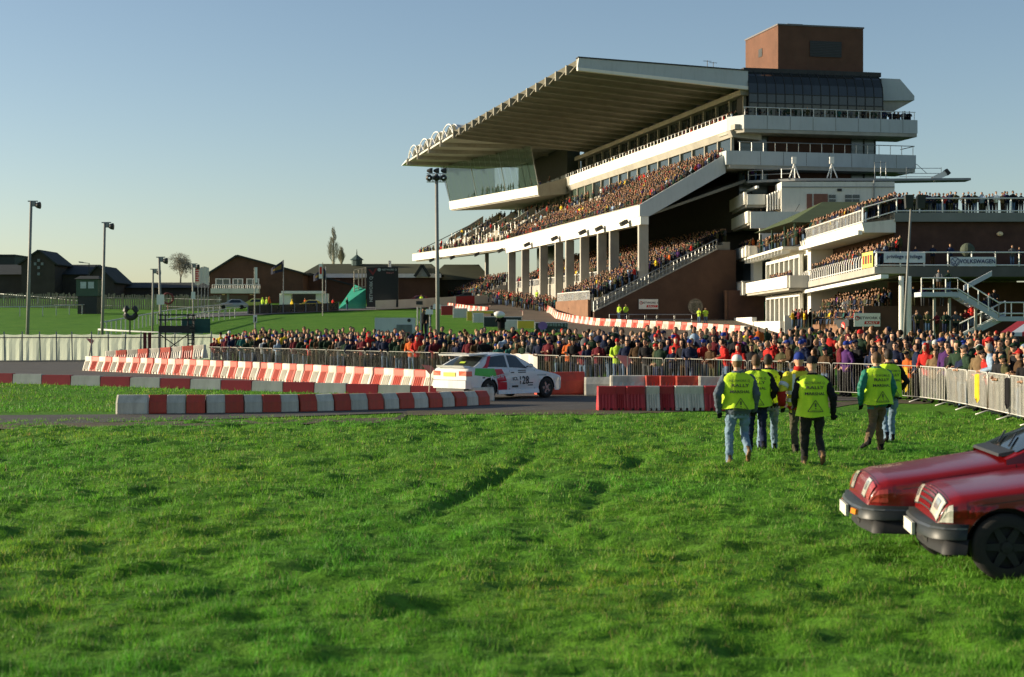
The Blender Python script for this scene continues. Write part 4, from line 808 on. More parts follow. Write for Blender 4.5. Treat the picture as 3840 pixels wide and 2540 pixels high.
# ---- the fence line with the crowd behind it
FP = [(770, 95), (1080, 86), (1400, 77), (2020, 66), (2480, 59), (2900, 54), (3200, 50), (3390, 48), (3520, 45.5), (3640, 42), (3760, 38.5), (3900, 35), (4000, 32.5)]
FPW = [Vector(((x - 1920) * Y / F, Y, 0)) for x, Y in FP]
def along(d):
    for a, b in zip(FPW, FPW[1:]):
        l = (b - a).length
        if d <= l or b is FPW[-1]: t = (b - a).normalized(); return a + t * d, t
        d -= l
FLEN = sum((b - a).length for a, b in zip(FPW, FPW[1:]))
def fence_normal(t): return Vector((-t.y, t.x, 0))      # away from the track
TARGET = Vector((-2, 50, 0))
def rise(off, px): return .19 * max(0, off - .3) * (1 if px < 3300 else max(.25, 1 - (px - 3300) / 300))
vs = []; bk = MB(); nb = 60
for i in range(nb + 1):
    p, t = along(FLEN * i / nb); n = fence_normal(t); px = 1920 + p.x * F / p.y
    for off in (.25, 2.9, 4.6, 8.5): q = p + n * off; vs.append((q.x, q.y, {.25: .01, 2.9: rise(2.9, px), 4.6: rise(2.9, px), 8.5: .01}[off]))
bk.add(vs, [(4 * i + j, 4 * i + 4 + j, 4 * i + 5 + j, 4 * i + 1 + j) for i in range(nb) for j in range(3)]); obj('bank', bk, gm, kind='structure', label='low grass bank under the fence crowd')
cnt = 0
CUST = {0: {770: 'yellow', 1180: 'red', 1560: 'orange', 1640: 'navy', 1770: 'maroon', 1930: 'teal', 2140: 'orange', 2310: 'lime', 2480: 'olive', 2720: 'red', 2760: 'red', 2900: 'red', 3440: 'orange', 3470: 'red', 3560: 'purple', 3610: 'dark green', 3760: 'pale blue'}, 1: {820: 'yellow', 1000: 'yellow', 1090: 'yellow', 1850: 'teal', 2640: 'red', 2690: 'red'}}
for row, (off, step, occ) in enumerate(((.36, .60, .97), (.95, .56, .95), (1.6, .55, .9), (2.3, .6, .8))):
    d = .2; k = 0
    used = set()
    while d < FLEN:
        p, t = along(d); n = fence_normal(t); q = p + n * (off + random.uniform(-.1, .12)) + t * random.uniform(-.12, .12); px = 1920 + q.x * F / q.y
        if random.random() < occ:
            face = math.atan2(TARGET.y - q.y, TARGET.x - q.x) - math.pi / 2 + random.gauss(0, .3)
            near = -n; fn = math.atan2(near.y, near.x) - math.pi / 2
            if q.y < 50: face = fn + random.gauss(0, .35) + .35
            if row < 2 or (row == 2 and px > 2350):
                k += 1; jc = None
                for cx, cc in CUST.get(row, {}).items():
                    if cx not in used and abs(cx - px) < 28: jc = cc; used.add(cx)
                kind = 'hood' if jc == 'red' and abs(px - 1180) < 30 else None
                sc = random.uniform(.84, 1.04) if row == 0 else random.uniform(.92, 1.08)
                add_person(q.x, q.y, rise(off, px), face, '%s from left in %s row at fence' % (ordn(k), ('front', 'second', 'third')[row]), 'spectators behind the steel fence', jc, kind, sc, poses=('rail', 'rail', 'folded', 'pockets') if row == 0 else None); cnt += 1
            else: CROWD.append((q.x, q.y, rise(off, px), face, random.uniform(.93, 1.09), False))
        d += step * random.uniform(.88, 1.12)
# people standing farther back, on the slope between the fence crowd and the stands
k = 0
for i in range(40):
    px = random.uniform(2180, 3250); Y = random.uniform(82, 104); X = (px - 1920) * Y / F
    k += 1; CROWD.append((X, Y, random.uniform(.1, .45), random.gauss(1.2, .6), random.uniform(.98, 1.08), False))
for px, Y, jc in ((2312, 92, 'grey'), (2680, 96, 'maroon'), (2725, 97, 'maroon'), (2795, 96, 'purple'), (2845, 95, 'orange'), (2875, 97, 'dark green'), (2595, 98, 'grey'), (2470, 96, 'red'), (2930, 95, 'red'), (2985, 92, 'black')):
    X = (px - 1920) * Y / F; cnt += 1
    add_person(X, Y, .55, random.gauss(2.4, .5), 'standing on the rise, ' + {2312: 'above the pennant at fence', 2680: 'left of a matching neighbour', 2725: 'right of a matching neighbour', 2795: 'before the white garden wall', 2845: 'before the white garden wall', 2875: 'taller than the orange neighbour', 2595: 'by the far red-white blocks', 2470: 'alone among dark coats', 2930: 'left of the blue beanie', 2985: 'above the blue beanie'}[px], 'people on the rise behind the fence', jc, poses=('pockets', 'sides', 'folded'))
for i in range(150):
    px = random.uniform(2920, 3900); Y = random.uniform(72, 112); CROWD.append(((px - 1920) * Y / F, Y, random.uniform(0, .3), random.gauss(.9, .6), random.uniform(.96, 1.08), False))
for i in range(70):
    px = random.uniform(1640, 2300); Y = random.uniform(74, 86); CROWD.append(((px - 1920) * Y / F, Y, random.uniform(.05, .3), random.gauss(.5, .6), random.uniform(.98, 1.08), False))
print('PEOPLE individual', cnt)
# ---- yellow-jacketed stewards by the grandstand wall, a cameraman on his platform
def steward(x, y, Y, label, face, jc='lime'):
    p = at(x, y, Y); o = add_person(p.x, p.y, p.z, face, '', 'stewards in yellow near the stands', jc, 'hair', 1.0, ('folded', 'pockets')); o['label'] = label
for i, (x, y, Y, l) in enumerate(((2322, 1200, 180, 'left steward of the pair in yellow at the terrace steps'), (2347, 1200, 180, 'right steward of the pair in yellow at the terrace steps'), (2622, 1216, 172, 'left steward of the yellow pair beside the round window'), (2646, 1216, 172, 'right steward of the yellow pair beside the round window'), (2014, 1135, 225, 'lone steward in yellow by the stand columns'), (1580, 1150, 235, 'steward in yellow at the end of the white boards'))): steward(x, y, Y, l, random.gauss(math.pi * .85, .3))

# ================================================================ the rest of the crowd in one object
def crowd_mesh():
    n = len(CROWD)
    def tmpl(seated):
        mb = MB()
        if seated:
            for s in (-.1, .1): mb.tube([(s, 0, .48), (s, .45, .45), (s, .5, .02)], [.09, .08, .05], 4, 1)
            z0 = .42
        else:
            for s in (-.09, .09): mb.tube([(s, 0, .9), (s, .02, .02)], [.1, .06], 5, 1); z0 = .82
        dz = z0 - .82
        loft(mb, [(.82 + dz, 0, 0, .19, .14), (1.1 + dz, 0, .01, .2, .145), (1.34 + dz, 0, .02, .22, .14), (1.44 + dz, 0, .02, .14, .1), (1.5 + dz, 0, .02, .06, .06)], 7, 0)
        for s in (-1, 1): mb.tube([(s * .2, .02, 1.38 + dz), (s * .28, .08, 1.12 + dz), (s * .14, .28, 1.06 + dz)], [.07, .06, .04], 4, 0); mb.ell((s * .12, .31, 1.06 + dz), .04, 4, 3, 2)
        mb.ell((0, .035, 1.62 + dz), (.075, .09, .115), 7, 5, 2); mb.ell((0, .0, 1.66 + dz), (.086, .095, .1), 7, 5, 3)
        V = np.array(mb.v); vsl = np.zeros(len(V), int)
        for f, s in zip(mb.f, mb.m): vsl[list(f)] = s
        tri = []
        for f in mb.f: tri += [(f[0], f[i], f[i + 1]) for i in range(1, len(f) - 1)]
        return V, vsl, np.array(tri)
    allV, allT, allC = [], [], []; base = 0
    pal = np.array([PAL[a] for a, _ in JW]); pw = np.array([b for _, b in JW], float); pw /= pw.sum()
    tp = np.array([PAL[a] for a, _ in TW]); hp = np.array([(.022, .014, .009), (.085, .045, .02), (.26, .16, .07), (.012, .018, .045), (.35, .03, .02), (.012, .012, .014)])
    for seated in (False, True):
        V, vsl, T = tmpl(seated); P = np.array([c[:5] for c in CROWD if c[5] == seated])
        if not len(P): continue
        m = len(P); ca, sa = np.cos(P[:, 3]), np.sin(P[:, 3]); sc = P[:, 4]; wd = sc * RNG.uniform(.95, 1.2, m); zz = RNG.uniform(.97, 1.03, m) * sc
        W = np.zeros((m, len(V), 3)); x = V[None, :, 0] * wd[:, None]; y = V[None, :, 1] * sc[:, None]
        W[:, :, 0] = P[:, 0, None] + x * ca[:, None] - y * sa[:, None]; W[:, :, 1] = P[:, 1, None] + x * sa[:, None] + y * ca[:, None]; W[:, :, 2] = P[:, 2, None] + V[None, :, 2] * zz[:, None]
        j = pal[RNG.choice(len(pal), m, p=pw)] * RNG.uniform(.7, 1.5, (m, 1)); t = tp[RNG.integers(0, len(tp), m)]; h = hp[RNG.choice(6, m, p=[.3, .3, .13, .1, .05, .12])]; s = np.array([.44, .26, .17]) * RNG.uniform(.7, 1.1, (m, 1))
        C = np.stack([j, t, s, h], 1)[:, vsl]; allV.append(W.reshape(-1, 3)); allC.append(C.reshape(-1, 3)); allT.append((T[None] + (np.arange(m) * len(V))[:, None, None] + base).reshape(-1, 3)); base += m * len(V)
    V = np.concatenate(allV); C = np.concatenate(allC); T = np.concatenate(allT)
    me = bpy.data.meshes.new('crowd'); me.vertices.add(len(V)); me.vertices.foreach_set('co', V.reshape(-1)); me.loops.add(len(T) * 3); me.loops.foreach_set('vertex_index', T.reshape(-1).astype(np.int32))
    me.polygons.add(len(T)); me.polygons.foreach_set('loop_start', np.arange(0, len(T) * 3, 3, dtype=np.int32)); me.update(calc_edges=True); me.polygons.foreach_set('use_smooth', [True] * len(T))
    ca = me.color_attributes.new('Col', 'FLOAT_COLOR', 'POINT'); cc = np.ones((len(V), 4)); cc[:, :3] = C; ca.data.foreach_set('color', cc.reshape(-1))
    me.materials.append(M('crowd_cloth', (1, 1, 1), .85, .15, 6, attr='Col', spec=.15)); print('CROWD', n, len(T))
    return obj('crowd', me, None, kind='stuff', label='spectators packed on the terraces, balconies and slope behind', cat='crowd')
crowd_mesh()
# ================================================================ rally marshals walking away over the grass
VESTY = M('vest_lime', (.52, .78, .035), .75, .12, 5, bump=.6, bscale=14, spec=.2)
VRINGS = [(.80, .245, .185), (.90, .232, .175), (1.02, .225, .168), (1.15, .232, .17), (1.28, .245, .17), (1.36, .252, .158), (1.415, .225, .132), (1.45, .16, .108), (1.475, .10, .088)]
def vring(z, bulk, hem, flare, lean):
    zs = [r[0] for r in VRINGS]; z0 = max(z, .80); a = np.interp(z0, zs, [r[1] for r in VRINGS]); b = np.interp(z0, zs, [r[2] for r in VRINGS]); f = flare * max(0, (1.1 - z))
    return 0, lean * max(0, z - .9), a * bulk + f, b * bulk + f * .8
def vest(root, bulk, hem, flare, lean, seed):
    m = MB(); n = 40; zs = list(np.linspace(hem, 1.475, 26)); vs = []
    for z in zs:
        cx, cy, a, b = vring(z, bulk, hem, flare, lean)
        for k in range(n):
            t = 2 * math.pi * k / n; w = .018 * mnoise.noise(Vector((math.cos(t) * 2.2 + seed, math.sin(t) * 2.2, z * 4.5))) + .022 * mnoise.noise(Vector((math.cos(t) * 5 + seed, math.sin(t) * 5, z * 1.6)))
            vs.append((cx + (a + w) * math.cos(t), cy + (b + w) * math.sin(t), z + (.012 * math.sin(3 * t + seed) if z == zs[0] else 0)))
    m.add(vs, [(i * n + k, i * n + (k + 1) % n, (i + 1) * n + (k + 1) % n, (i + 1) * n + k) for i in range(len(zs) - 1) for k in range(n)])
    return obj('vest', m, VESTY, root, off=False, smooth=True)
def vest_print(root, vs_, bulk, hem, flare, lean):
    def onback(x, z, lift=.024):
        cx, cy, a, b = vring(z, bulk, hem, flare, lean); q = max(.05, 1 - (x / a) ** 2); return (x, cy - (b + lift) * math.sqrt(q), z)
    def txt(s, size, z, xs, name, bold=True):
        vv, ff = text_mesh(s, size, bold, xs); obj(name, MB().add([onback(a, z + b) for a, b in vv], ff), INK, vs_, off=False)
    txt('NETWORK Q', .055, 1.345, 1.0, 'lettering', False); txt('RALLY', .07, 1.27, 1.45, 'lettering'); txt('MARSHAL', .065, 1.17, 1.15, 'lettering')
    m = MB(); A, B, C = (0, 1.07), (-.125, .885), (.125, .885)
    for p, q in ((A, B), (B, C), (C, A)):
        d = Vector((q[0] - p[0], q[1] - p[1])).normalized(); e = Vector((-d.y, d.x)) * .006
        for i in range(5):
            u0, u1 = Vector(p).lerp(Vector(q), i / 5), Vector(p).lerp(Vector(q), (i + 1) / 5); m.add([onback(*(u0 + e)), onback(*(u1 + e)), onback(*(u1 - e)), onback(*(u0 - e))], [(0, 1, 2, 3)])
    for z0, z1, w in ((.96, 1.02, .012), (.93, .945, .010)): m.add([onback(-w, z0), onback(w, z0), onback(w * 1.3, z1), onback(-w * 1.3, z1)], [(0, 1, 2, 3)])
    obj('warning_triangle', m, M('faded_ink', (.08, .12, .03), .7), vs_, off=False); txt('CAUTION', .028, .905, 1.3, 'lettering', False)
def marshal(label, x, yfeet, rot, h, head, mats, legs, arms, lean=.08, turn=0.0, bulk=1.05, vst=True, hem=.78, flare=.05, seed=1):
    g = G(x, yfeet); me = person_mesh('marshal_body', arms, legs, head, lean, .0115, True, .009, turn, True, bulk)
    t = thing('person', label, 'person', (g.x, g.y, bump_h(g.x, g.y) - .03), rot, 'marshals walking over the grass'); t.scale = (h / 1.75,) * 3
    o = bpy.data.objects.new('body', me); COL.objects.link(o); o.parent = t; set_slots(o, mats)
    if vst: v = vest(t, bulk, hem, flare, lean, seed); vest_print(t, v, bulk, hem, flare, lean)
    return t
C_ = CLOTH; SKF = SKIN[0]; DENIM = M('washed_denim', (.16, .24, .32), .9, .3, 4, spec=.15); CAMO = M('camo_trousers', (.06, .055, .03), .9, .5, 8); BROWNC = M('brown_cords', (.13, .085, .045), .9, .3, 5); TANB = M('tan_boot', (.17, .095, .04), .8, .2, 6); SLEEVE = M('blue_grey_sleeve', (.07, .095, .12), .85, .3, 6); GREENJ = M('green_jacket', (.01, .15, .10), .6, .2, 5)
WALK1 = dict(L=[(-.10, 0, .90), (-.13, .06, .48), (-.14, .02, .08)], R=[(.10, 0, .90), (.12, .10, .50), (.12, -.22, .22)])
WALK2 = dict(L=[(-.10, 0, .90), (-.10, .10, .49), (-.11, .12, .08)], R=[(.10, 0, .90), (.11, .06, .47), (.12, -.18, .17)])
WALK3 = dict(L=[(-.10, 0, .90), (-.12, -.02, .48), (-.13, -.16, .12)], R=[(.10, 0, .90), (.10, .12, .49), (.11, .14, .08)])
STRIDE = dict(L=[(-.09, 0, .90), (-.12, -.06, .50), (-.34, -.30, .20)], R=[(.09, 0, .90), (.06, .06, .48), (.12, .10, .08)])
AW = dict(L=[(-.2, 0, 1.385), (-.36, -.08, 1.12), (-.31, .02, .86)], R=[(.2, 0, 1.385), (.29, -.06, 1.12), (.27, .06, .88)])
AW2 = dict(L=[(-.2, 0, 1.385), (-.29, .02, 1.12), (-.25, .22, .98)], R=[(.2, 0, 1.385), (.31, -.10, 1.12), (.33, -.02, .86)])
AP = dict(L=[(-.2, 0, 1.385), (-.33, -.05, 1.14), (-.20, .14, .98)], R=[(.2, 0, 1.385), (.33, -.05, 1.14), (.24, .12, .96)])
marshal('marshal in white cap, lime vest and blue jeans walking away over grass', 2768, 1740, R(4), 1.76, 'cap', [SLEEVE, DENIM, SKF, C_['white'], TANB, C_['black']], WALK1, AW, .10, -math.pi * 0 + .1, 1.12, seed=1, hem=.90)
marshal('marshal with bushy brown hair, lime vest, just behind the white-capped one', 2836, 1690, R(-6), 1.80, 'hair', [C_['black'], C_['navy'], SKF, HAIRS['brown hair'], C_['black'], C_['black']], WALK2, AP, .08, .1, 1.08, seed=2, hem=.86)
marshal('dark-haired marshal in lime vest with black sleeves, hands forward', 2880, 1680, R(-12), 1.78, 'hair', [C_['black'], DENIM, SKF, HAIRS['dark hair'], C_['black'], SKF], WALK3, AP, .08, -.1, 1.02, seed=3, hem=.88)
m5 = marshal('marshal in black cap and black trousers with long lime vest', 3048, 1742, R(2), 1.74, 'beanie', [C_['black'], M('black_trousers', (.018, .018, .016), .9, .3, 5), SKF, C_['black'], TANB, C_['black']], WALK2, AW2, .06, 0, 1.08, seed=4, hem=.80)
marshal('marshal in green jacket, lime vest and brown trousers striding at right', 3290, 1694, R(14), 1.77, 'hair', [GREENJ, BROWNC, SKF, HAIRS['brown hair'], C_['black'], C_['black']], STRIDE, AW, .05, .3, 1.1, seed=5, hem=.84, flare=.09)
marshal('marshal in dark jacket and pale jeans half hidden behind the striding one', 3335, 1664, R(10), 1.76, 'hair', [C_['black'], DENIM, SKF, HAIRS['dark hair'], C_['black'], C_['black']], WALK3, AP, .05, 0, 1.0, seed=6, hem=.86)
# the tall one in a striped reflective jacket
YJ = M('jacket_yellow', (.62, .56, .03), .7, .1, 5, bump=.5, bscale=14); t4 = marshal('man in yellow reflective jacket with red collar and blue beanie', 3000, 1688, R(8), 1.83, 'beanie', [YJ, CAMO, SKF, C_['royal blue'], C_['black'], C_['black']], WALK3, AW, .06, 0, 1.14, False, seed=7)
def band(root, name, z0, z1, mat, bulk=1.14, lean=.06, grow=.012):
    m = MB(); n = 30; vs = []
    for z in (z0, z1):
        a = np.interp(z, [r[0] for r in TORSO], [r[1] for r in TORSO]) * bulk + grow; b = np.interp(z, [r[0] for r in TORSO], [r[2] for r in TORSO]) * bulk + grow
        vs += [(a * math.cos(2 * math.pi * k / n), lean * (z - .9) + b * math.sin(2 * math.pi * k / n), z) for k in range(n)]
    m.add(vs, [(k, (k + 1) % n, n + (k + 1) % n, n + k) for k in range(n)]); return obj(name, m, mat, root, off=False, smooth=True)
SILV = M('reflective_silver', (.65, .66, .68), .4, .1, 8); band(t4, 'reflective_band', 1.06, 1.12, SILV); band(t4, 'reflective_band', .93, .99, SILV)
band(t4, 'jacket_hem', .80, .86, C_['red']); 
m = MB(); loft(m, [(1.455, 0, .035, .105, .1), (1.54, 0, .04, .085, .085)], 18); obj('collar', m, C_['red'], t4, off=False, smooth=True)
for s, k in ((-1, 'L'), (1, 'R')):
    sh, e, w_ = [Vector(p) for p in AW[k]]; sh.y += .03; obj('reflective_band', MB().tube([sh.lerp(e, .55), sh.lerp(e, .75)], .09, 14), SILV, t4, off=False, smooth=True)
    obj('red_cuff', MB().tube([e.lerp(w_, -.05), e.lerp(w_, .5), e.lerp(w_, .95)], [.082, .074, .062], 14), C_['red'], t4, off=False, smooth=True)
    y = [-(.132 * 1.14 + .03) + .03] ; obj('reflective_band', MB().beam((s * .15, .03 - .165, 1.41), (s * .16, -.145, 1.12), .05, .012, 0, (0, 1, 0)), SILV, t4, off=False)
m = MB(); m.add([(-.13, -.162, 1.24), (.13, -.162, 1.24), (.13, -.155, 1.31), (-.13, -.155, 1.31)], [(0, 1, 2, 3)]); obj('back_panel', m, M('maroon_panel', (.2, .05, .05), .7, .5, 30), t4, off=False)
# ================================================================ steel crowd fence
def fence_panel(L=2.2):
    a = MB(); h = 1.08
    a.tube([(0, 0, .12), (0, 0, h - .06), (.06, 0, h), (L - .06, 0, h), (L, 0, h - .06), (L, 0, .12)], .017, 6); a.tube([(0, 0, .18), (L, 0, .18)], .015, 6)
    b = MB(); n = 17
    for i in range(1, n): b.tube([(L * i / n, 0, .18), (L * i / n, 0, h)], .005, 4, caps=False)
    c = MB(); c.tube([(0, -.32, .03), (0, -.05, .12), (0, .05, .12), (0, .32, .03)], .02, 5)
    return a, b, c
fa, fb, fc = fence_panel(); ZN = M('fence_zinc', (.2, .2, .18), .45, .2, 3, metal=.35)
fproto = thing('crowd_barrier', 'x', 'barrier', (0, 0, 0), group='steel crowd barriers'); obj('frame', fa, ZN, fproto, smooth=True); obj('bars', fb, ZN, fproto, kind='stuff', smooth=True); obj('foot', fc, ZN, fproto, smooth=True)
ZL = M('fence_sunlit_zinc', (.5, .49, .45), .45, .15, 3, metal=.25); b2 = MB()  # same zinc made lighter: sunlight on the near panels put into the colour
for i in range(1, 17): b2.tube([(2.2 * i / 17, 0, .18), (2.2 * i / 17, 0, 1.08)], .011, 4, caps=False)
fp2 = copy_tree(fproto)
for ch in fp2.children:
    ch.data = ch.data.copy() if ch.name.split('.')[0] != 'bars' else b2.mesh('bars', ZL, (0, 0, 0), True); ch.data.materials.clear(); ch.data.materials.append(ZL)
u2 = False
d = 0; k = 0
while d < FLEN - .5:
    p, t = along(d); near = p.y < 48.6
    if near: o = copy_tree(fp2) if u2 else fp2; u2 = True
    else: o = fproto if k == 0 else copy_tree(fproto)
    k += 1
    q, _ = along(min(d + 2.2, FLEN)); t = (q - p).normalized(); o.location = p; o.rotation_euler = (0, 0, math.atan2(t.y, t.x)); o['label'] = 'galvanised steel crowd barrier, %s panel from left along the spectators' % ordn(k); d += 2.28
# white sheet hung on the fence behind the rally car, yellow cloths on the near panels
def sheet_on_fence(name, label, d0, d1, z0, z1, mat):
    m = MB(); vs = []; n = 9
    for i in range(n + 1):
        p, t = along(d0 + (d1 - d0) * i / n); q = p - fence_normal(t) * (.05 + .03 * math.sin(i * 1.9)); vs += [(q.x, q.y, z0 + .08 * math.sin(i * 1.3 + 1)), (q.x, q.y, z1 - .03 * (i % 3 == 1))]
    m.add(vs, [(2 * i, 2 * i + 2, 2 * i + 3, 2 * i + 1) for i in range(n)]); return obj(name, m, mat, label=label, cat='cloth')
def d_at(px):
    return min((abs(1920 + along(d)[0].x * F / along(d)[0].y - px), d) for d in np.arange(0, FLEN, .1))[1]
sheet_on_fence('cloth_sheet', 'white cloth sheet hung over the fence behind the rally car roof', d_at(1915), d_at(2018), .1, 1.12, M('white_sheet', (.6, .54, .5), .85, .12, 2))
for px, c, l in ((3388, 'yellow', 'yellow cloth tied to the fence beside the striding steward'), (3665, 'yellow', 'yellow and white cloth on the sunlit fence near the right edge'), (3778, 'black', 'dark jacket hung over the sunlit fence near the right edge')):
    dd = d_at(px); sheet_on_fence('hung_cloth', l, dd, dd + .35, .35, 1.02, CLOTH[c])

# ================================================================ plastic barrier blocks
def block_mesh(name, L, H, W, top, kind):
    """kind jersey: upright top, waist, splayed ribbed foot with fork notches; kind hex: upright sides with sloped shoulders"""
    m = MB(); pf = [(W / 2, 0), (W / 2, .16 * H), (top / 2 + .03, .62 * H), (top / 2, .70 * H), (top / 2, .97 * H), (top / 2 - .03, H)] if kind == 'jersey' else [(W / 2, 0), (W / 2 + .015, .08 * H), (W / 2, .62 * H), (top / 2, .93 * H), (top / 2 - .03, H)]
    xs = [0, .06 * L] + ([L * f for f in (.14, .21, .31, .38, .48, .55, .65, .72, .86)] if kind == 'jersey' else [.2 * L, .36 * L, .64 * L, .8 * L]) + [.94 * L, L]
    if kind == 'hex': m = MB()
    n = len(pf); vs = []
    for i, x in enumerate(xs):
        end = .025 if i in (0, len(xs) - 1) else 0
        for s in (1, -1):
            for j, (w, z) in enumerate(pf):
                dep = .035 if (kind == 'jersey' and i in (2 + 1, 5, 7, 9) and j in (1, 2)) else 0
                zz = z
                if j == 0 and kind == 'hex' and i in (2, 3, 4, 5): zz = z
                vs.append((x, s * (w - end - dep), zz))
    R_ = 2 * n; fs = []
    for i in range(len(xs) - 1):
        a, b = i * R_, (i + 1) * R_
        for j in range(n - 1): fs.append((a + j, b + j, b + j + 1, a + j + 1)); fs.append((a + n + j, a + n + j + 1, b + n + j + 1, b + n + j))
        fs.append((a + n - 1, b + n - 1, b + 2 * n - 1, a + 2 * n - 1)); fs.append((a, a + n, b + n, b))
    for a in (0, (len(xs) - 1) * R_): q = list(range(a, a + n)) + list(range(a + 2 * n - 1, a + n - 1, -1)); fs.append(tuple(q) if a else tuple(q[::-1]))
    m.add(vs, fs); return m
def notch_mesh(L, H, W):
    m = MB()
    for f in (.26, .66):
        for s in (1, -1): m.box(L * f, L * f + .13 * L, min(s * (W / 2 - .03), s * (W / 2 + .004)), max(s * (W / 2 - .03), s * (W / 2 + .004)), .002, .13 * H)
    return m
PR = M('barrier_red', (.55, .065, .035), .5, .16, 3, rand=.12, stain=.5); PW = M('barrier_white', (.62, .58, .47), .55, .1, 3, rand=.1, stain=.5); NOTCH = M('notch_dark', (.05, .02, .015), .9)
PDR = M('barrier_deep_red', (.42, .025, .03), .5, .16, 3, rand=.1, stain=.3)
BM = {}
def blk(key, L, H, W, top, kind, col):
    kk = (key, col)
    if kk not in BM: BM[kk] = (block_mesh('barrier_block', L, H, W, top, kind).mesh('barrier_block', {'red': PR, 'white': PW, 'deep': PDR}[col]), notch_mesh(L, H, W).mesh('fork_notch', NOTCH))
    return BM[kk]
def place_block(p, t, key, dims, col, label, group, tilt=0, zs=1.0, notch=True):
    L = dims[0]; a, b = blk(key, *dims, col); o = bpy.data.objects.new('barrier_block', a); COL.objects.link(o); o.location = p; o.rotation_euler = (random.uniform(-.035, .035), tilt + random.uniform(-.015, .015), math.atan2(t.y, t.x) + random.uniform(-.055, .055)); o.scale.z = zs
    tag(o, label, 'barrier', group)
    if notch: q = bpy.data.objects.new('fork_notches', b); COL.objects.link(q); q.parent = o; q['kind'] = 'stuff'
    return o
def block_row(pts, key, dims, phrase, group, start='white', cols=('white', 'red'), side=0, zs=lambda t: 1.0, pitch=None, end='left'):
    """march blocks along a polyline of ground points"""
    P = [Vector(p) for p in pts]; tot = sum((b - a).length for a, b in zip(P, P[1:])); L = dims[0]; pitch = pitch or L * 1.015; d = 0; k = 0; out = []
    names = {'white': 'white', 'red': 'red', 'deep': 'dark red'}
    def pt(d):
        for a, b in zip(P, P[1:]):
            l = (b - a).length
            if d <= l: return a.lerp(b, d / l)
            d -= l
        return P[-1] + (P[-1] - P[-2]).normalized() * d
    c = cols.index(start)
    while d < tot:
        a, b = pt(d), pt(d + L); k += 1; col = cols[(k - 1 + c) % len(cols)]
        a = a + Vector((random.uniform(-.015, .015), random.uniform(-.02, .02), 0)); tl = math.atan2(b.z - a.z, math.hypot(b.x - a.x, b.y - a.y))
        out.append(place_block(a, b - a, key, dims, col, '%s barrier block, %s from %s in %s' % (names[col], ordn(k), end, phrase), group, -tl, zs(d / tot))); d += pitch
    return out
JD = (.74, .76, .50, .20, 'jersey')
block_row([G(326, 1391), G(520, 1400), G(700, 1409), G(1000, 1428), G(1330, 1452), G(1660, 1474)], 'J', JD, 'ribbed row before the fence', 'ribbed blocks before the left crowd fence')
def lift(p, z): return Vector((p[0], p[1], z))
a, b = G(400, 1373), G(770, 1377); block_row([lift(a, .10), lift(a.lerp(b, .5), .28), lift(b, .5)], 'J', JD, 'shaded row behind ribbed row', 'shaded blocks at the left bend')
HD = (.47, .49, .42, .22, 'hex')
row = block_row([G(557, 1553), G(800, 1551), G(1100, 1546), G(1400, 1538), G(1620, 1530), G(1790, 1521)], 'H', HD, 'near low row', 'near low barrier row', cols=('red', 'white'), start='red', zs=lambda t: 1 - .16 * t)
# end piece with a rounded white nose at the left of the near row, loose pale and red blocks at its right end
place_block(G(441, 1555), Vector((1, 0, 0)), 'E', (.78, .49, .44, .20, 'hex'), 'white', 'white rounded end block at the left tip of the near low row', 'near low barrier row', 0, 1.02, False)
place_block(G(1772, 1506), Vector((1, .25, 0)), 'J2', (.62, .42, .45, .3, 'hex'), 'white', 'weathered white block lying across the end of the near row', 'near low barrier row', 0, 1, False)
place_block(G(1712, 1500), Vector((1, .3, 0)), 'J3', (.7, .42, .4, .2, 'hex'), 'red', 'sunlit red block tucked behind the end of the near row', 'near low barrier row', .06, 1, False)
# smooth board-like kerb blocks, dark red and grey-white, in one long line
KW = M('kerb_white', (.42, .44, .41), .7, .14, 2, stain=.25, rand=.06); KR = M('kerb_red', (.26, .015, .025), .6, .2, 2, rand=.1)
KP = [Vector((KA[0] + (KB[0] - KA[0]) * t, KA[1] + (KB[1] - KA[1]) * t, bank(KA[0] + (KB[0] - KA[0]) * t, KA[1] + (KB[1] - KA[1]) * t - .31) - .01)) for t in (-.16, 0, .25, .5, .75, .99)]
kt = sum((b - a).length for a, b in zip(KP, KP[1:])); KL = 1.06; kmesh = {}
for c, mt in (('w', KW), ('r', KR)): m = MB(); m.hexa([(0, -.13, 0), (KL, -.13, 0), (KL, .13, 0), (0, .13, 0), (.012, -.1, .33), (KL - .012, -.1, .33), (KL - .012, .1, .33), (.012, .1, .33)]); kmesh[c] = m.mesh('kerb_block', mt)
d = 0; k = 0
def kpt(d):
    for a, b in zip(KP, KP[1:]):
        l = (b - a).length
        if d <= l: return a.lerp(b, d / l)
        d -= l
    return KP[-1]
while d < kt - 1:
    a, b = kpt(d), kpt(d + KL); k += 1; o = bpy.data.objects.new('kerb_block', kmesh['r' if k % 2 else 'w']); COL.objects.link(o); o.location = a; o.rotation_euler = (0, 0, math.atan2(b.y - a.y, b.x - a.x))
    tag(o, '%s kerb block, %s from left in the long smooth line' % ('dark red' if k % 2 else 'grey-white', ordn(k)), 'barrier', 'smooth kerb blocks along the left track'); d += KL + .012
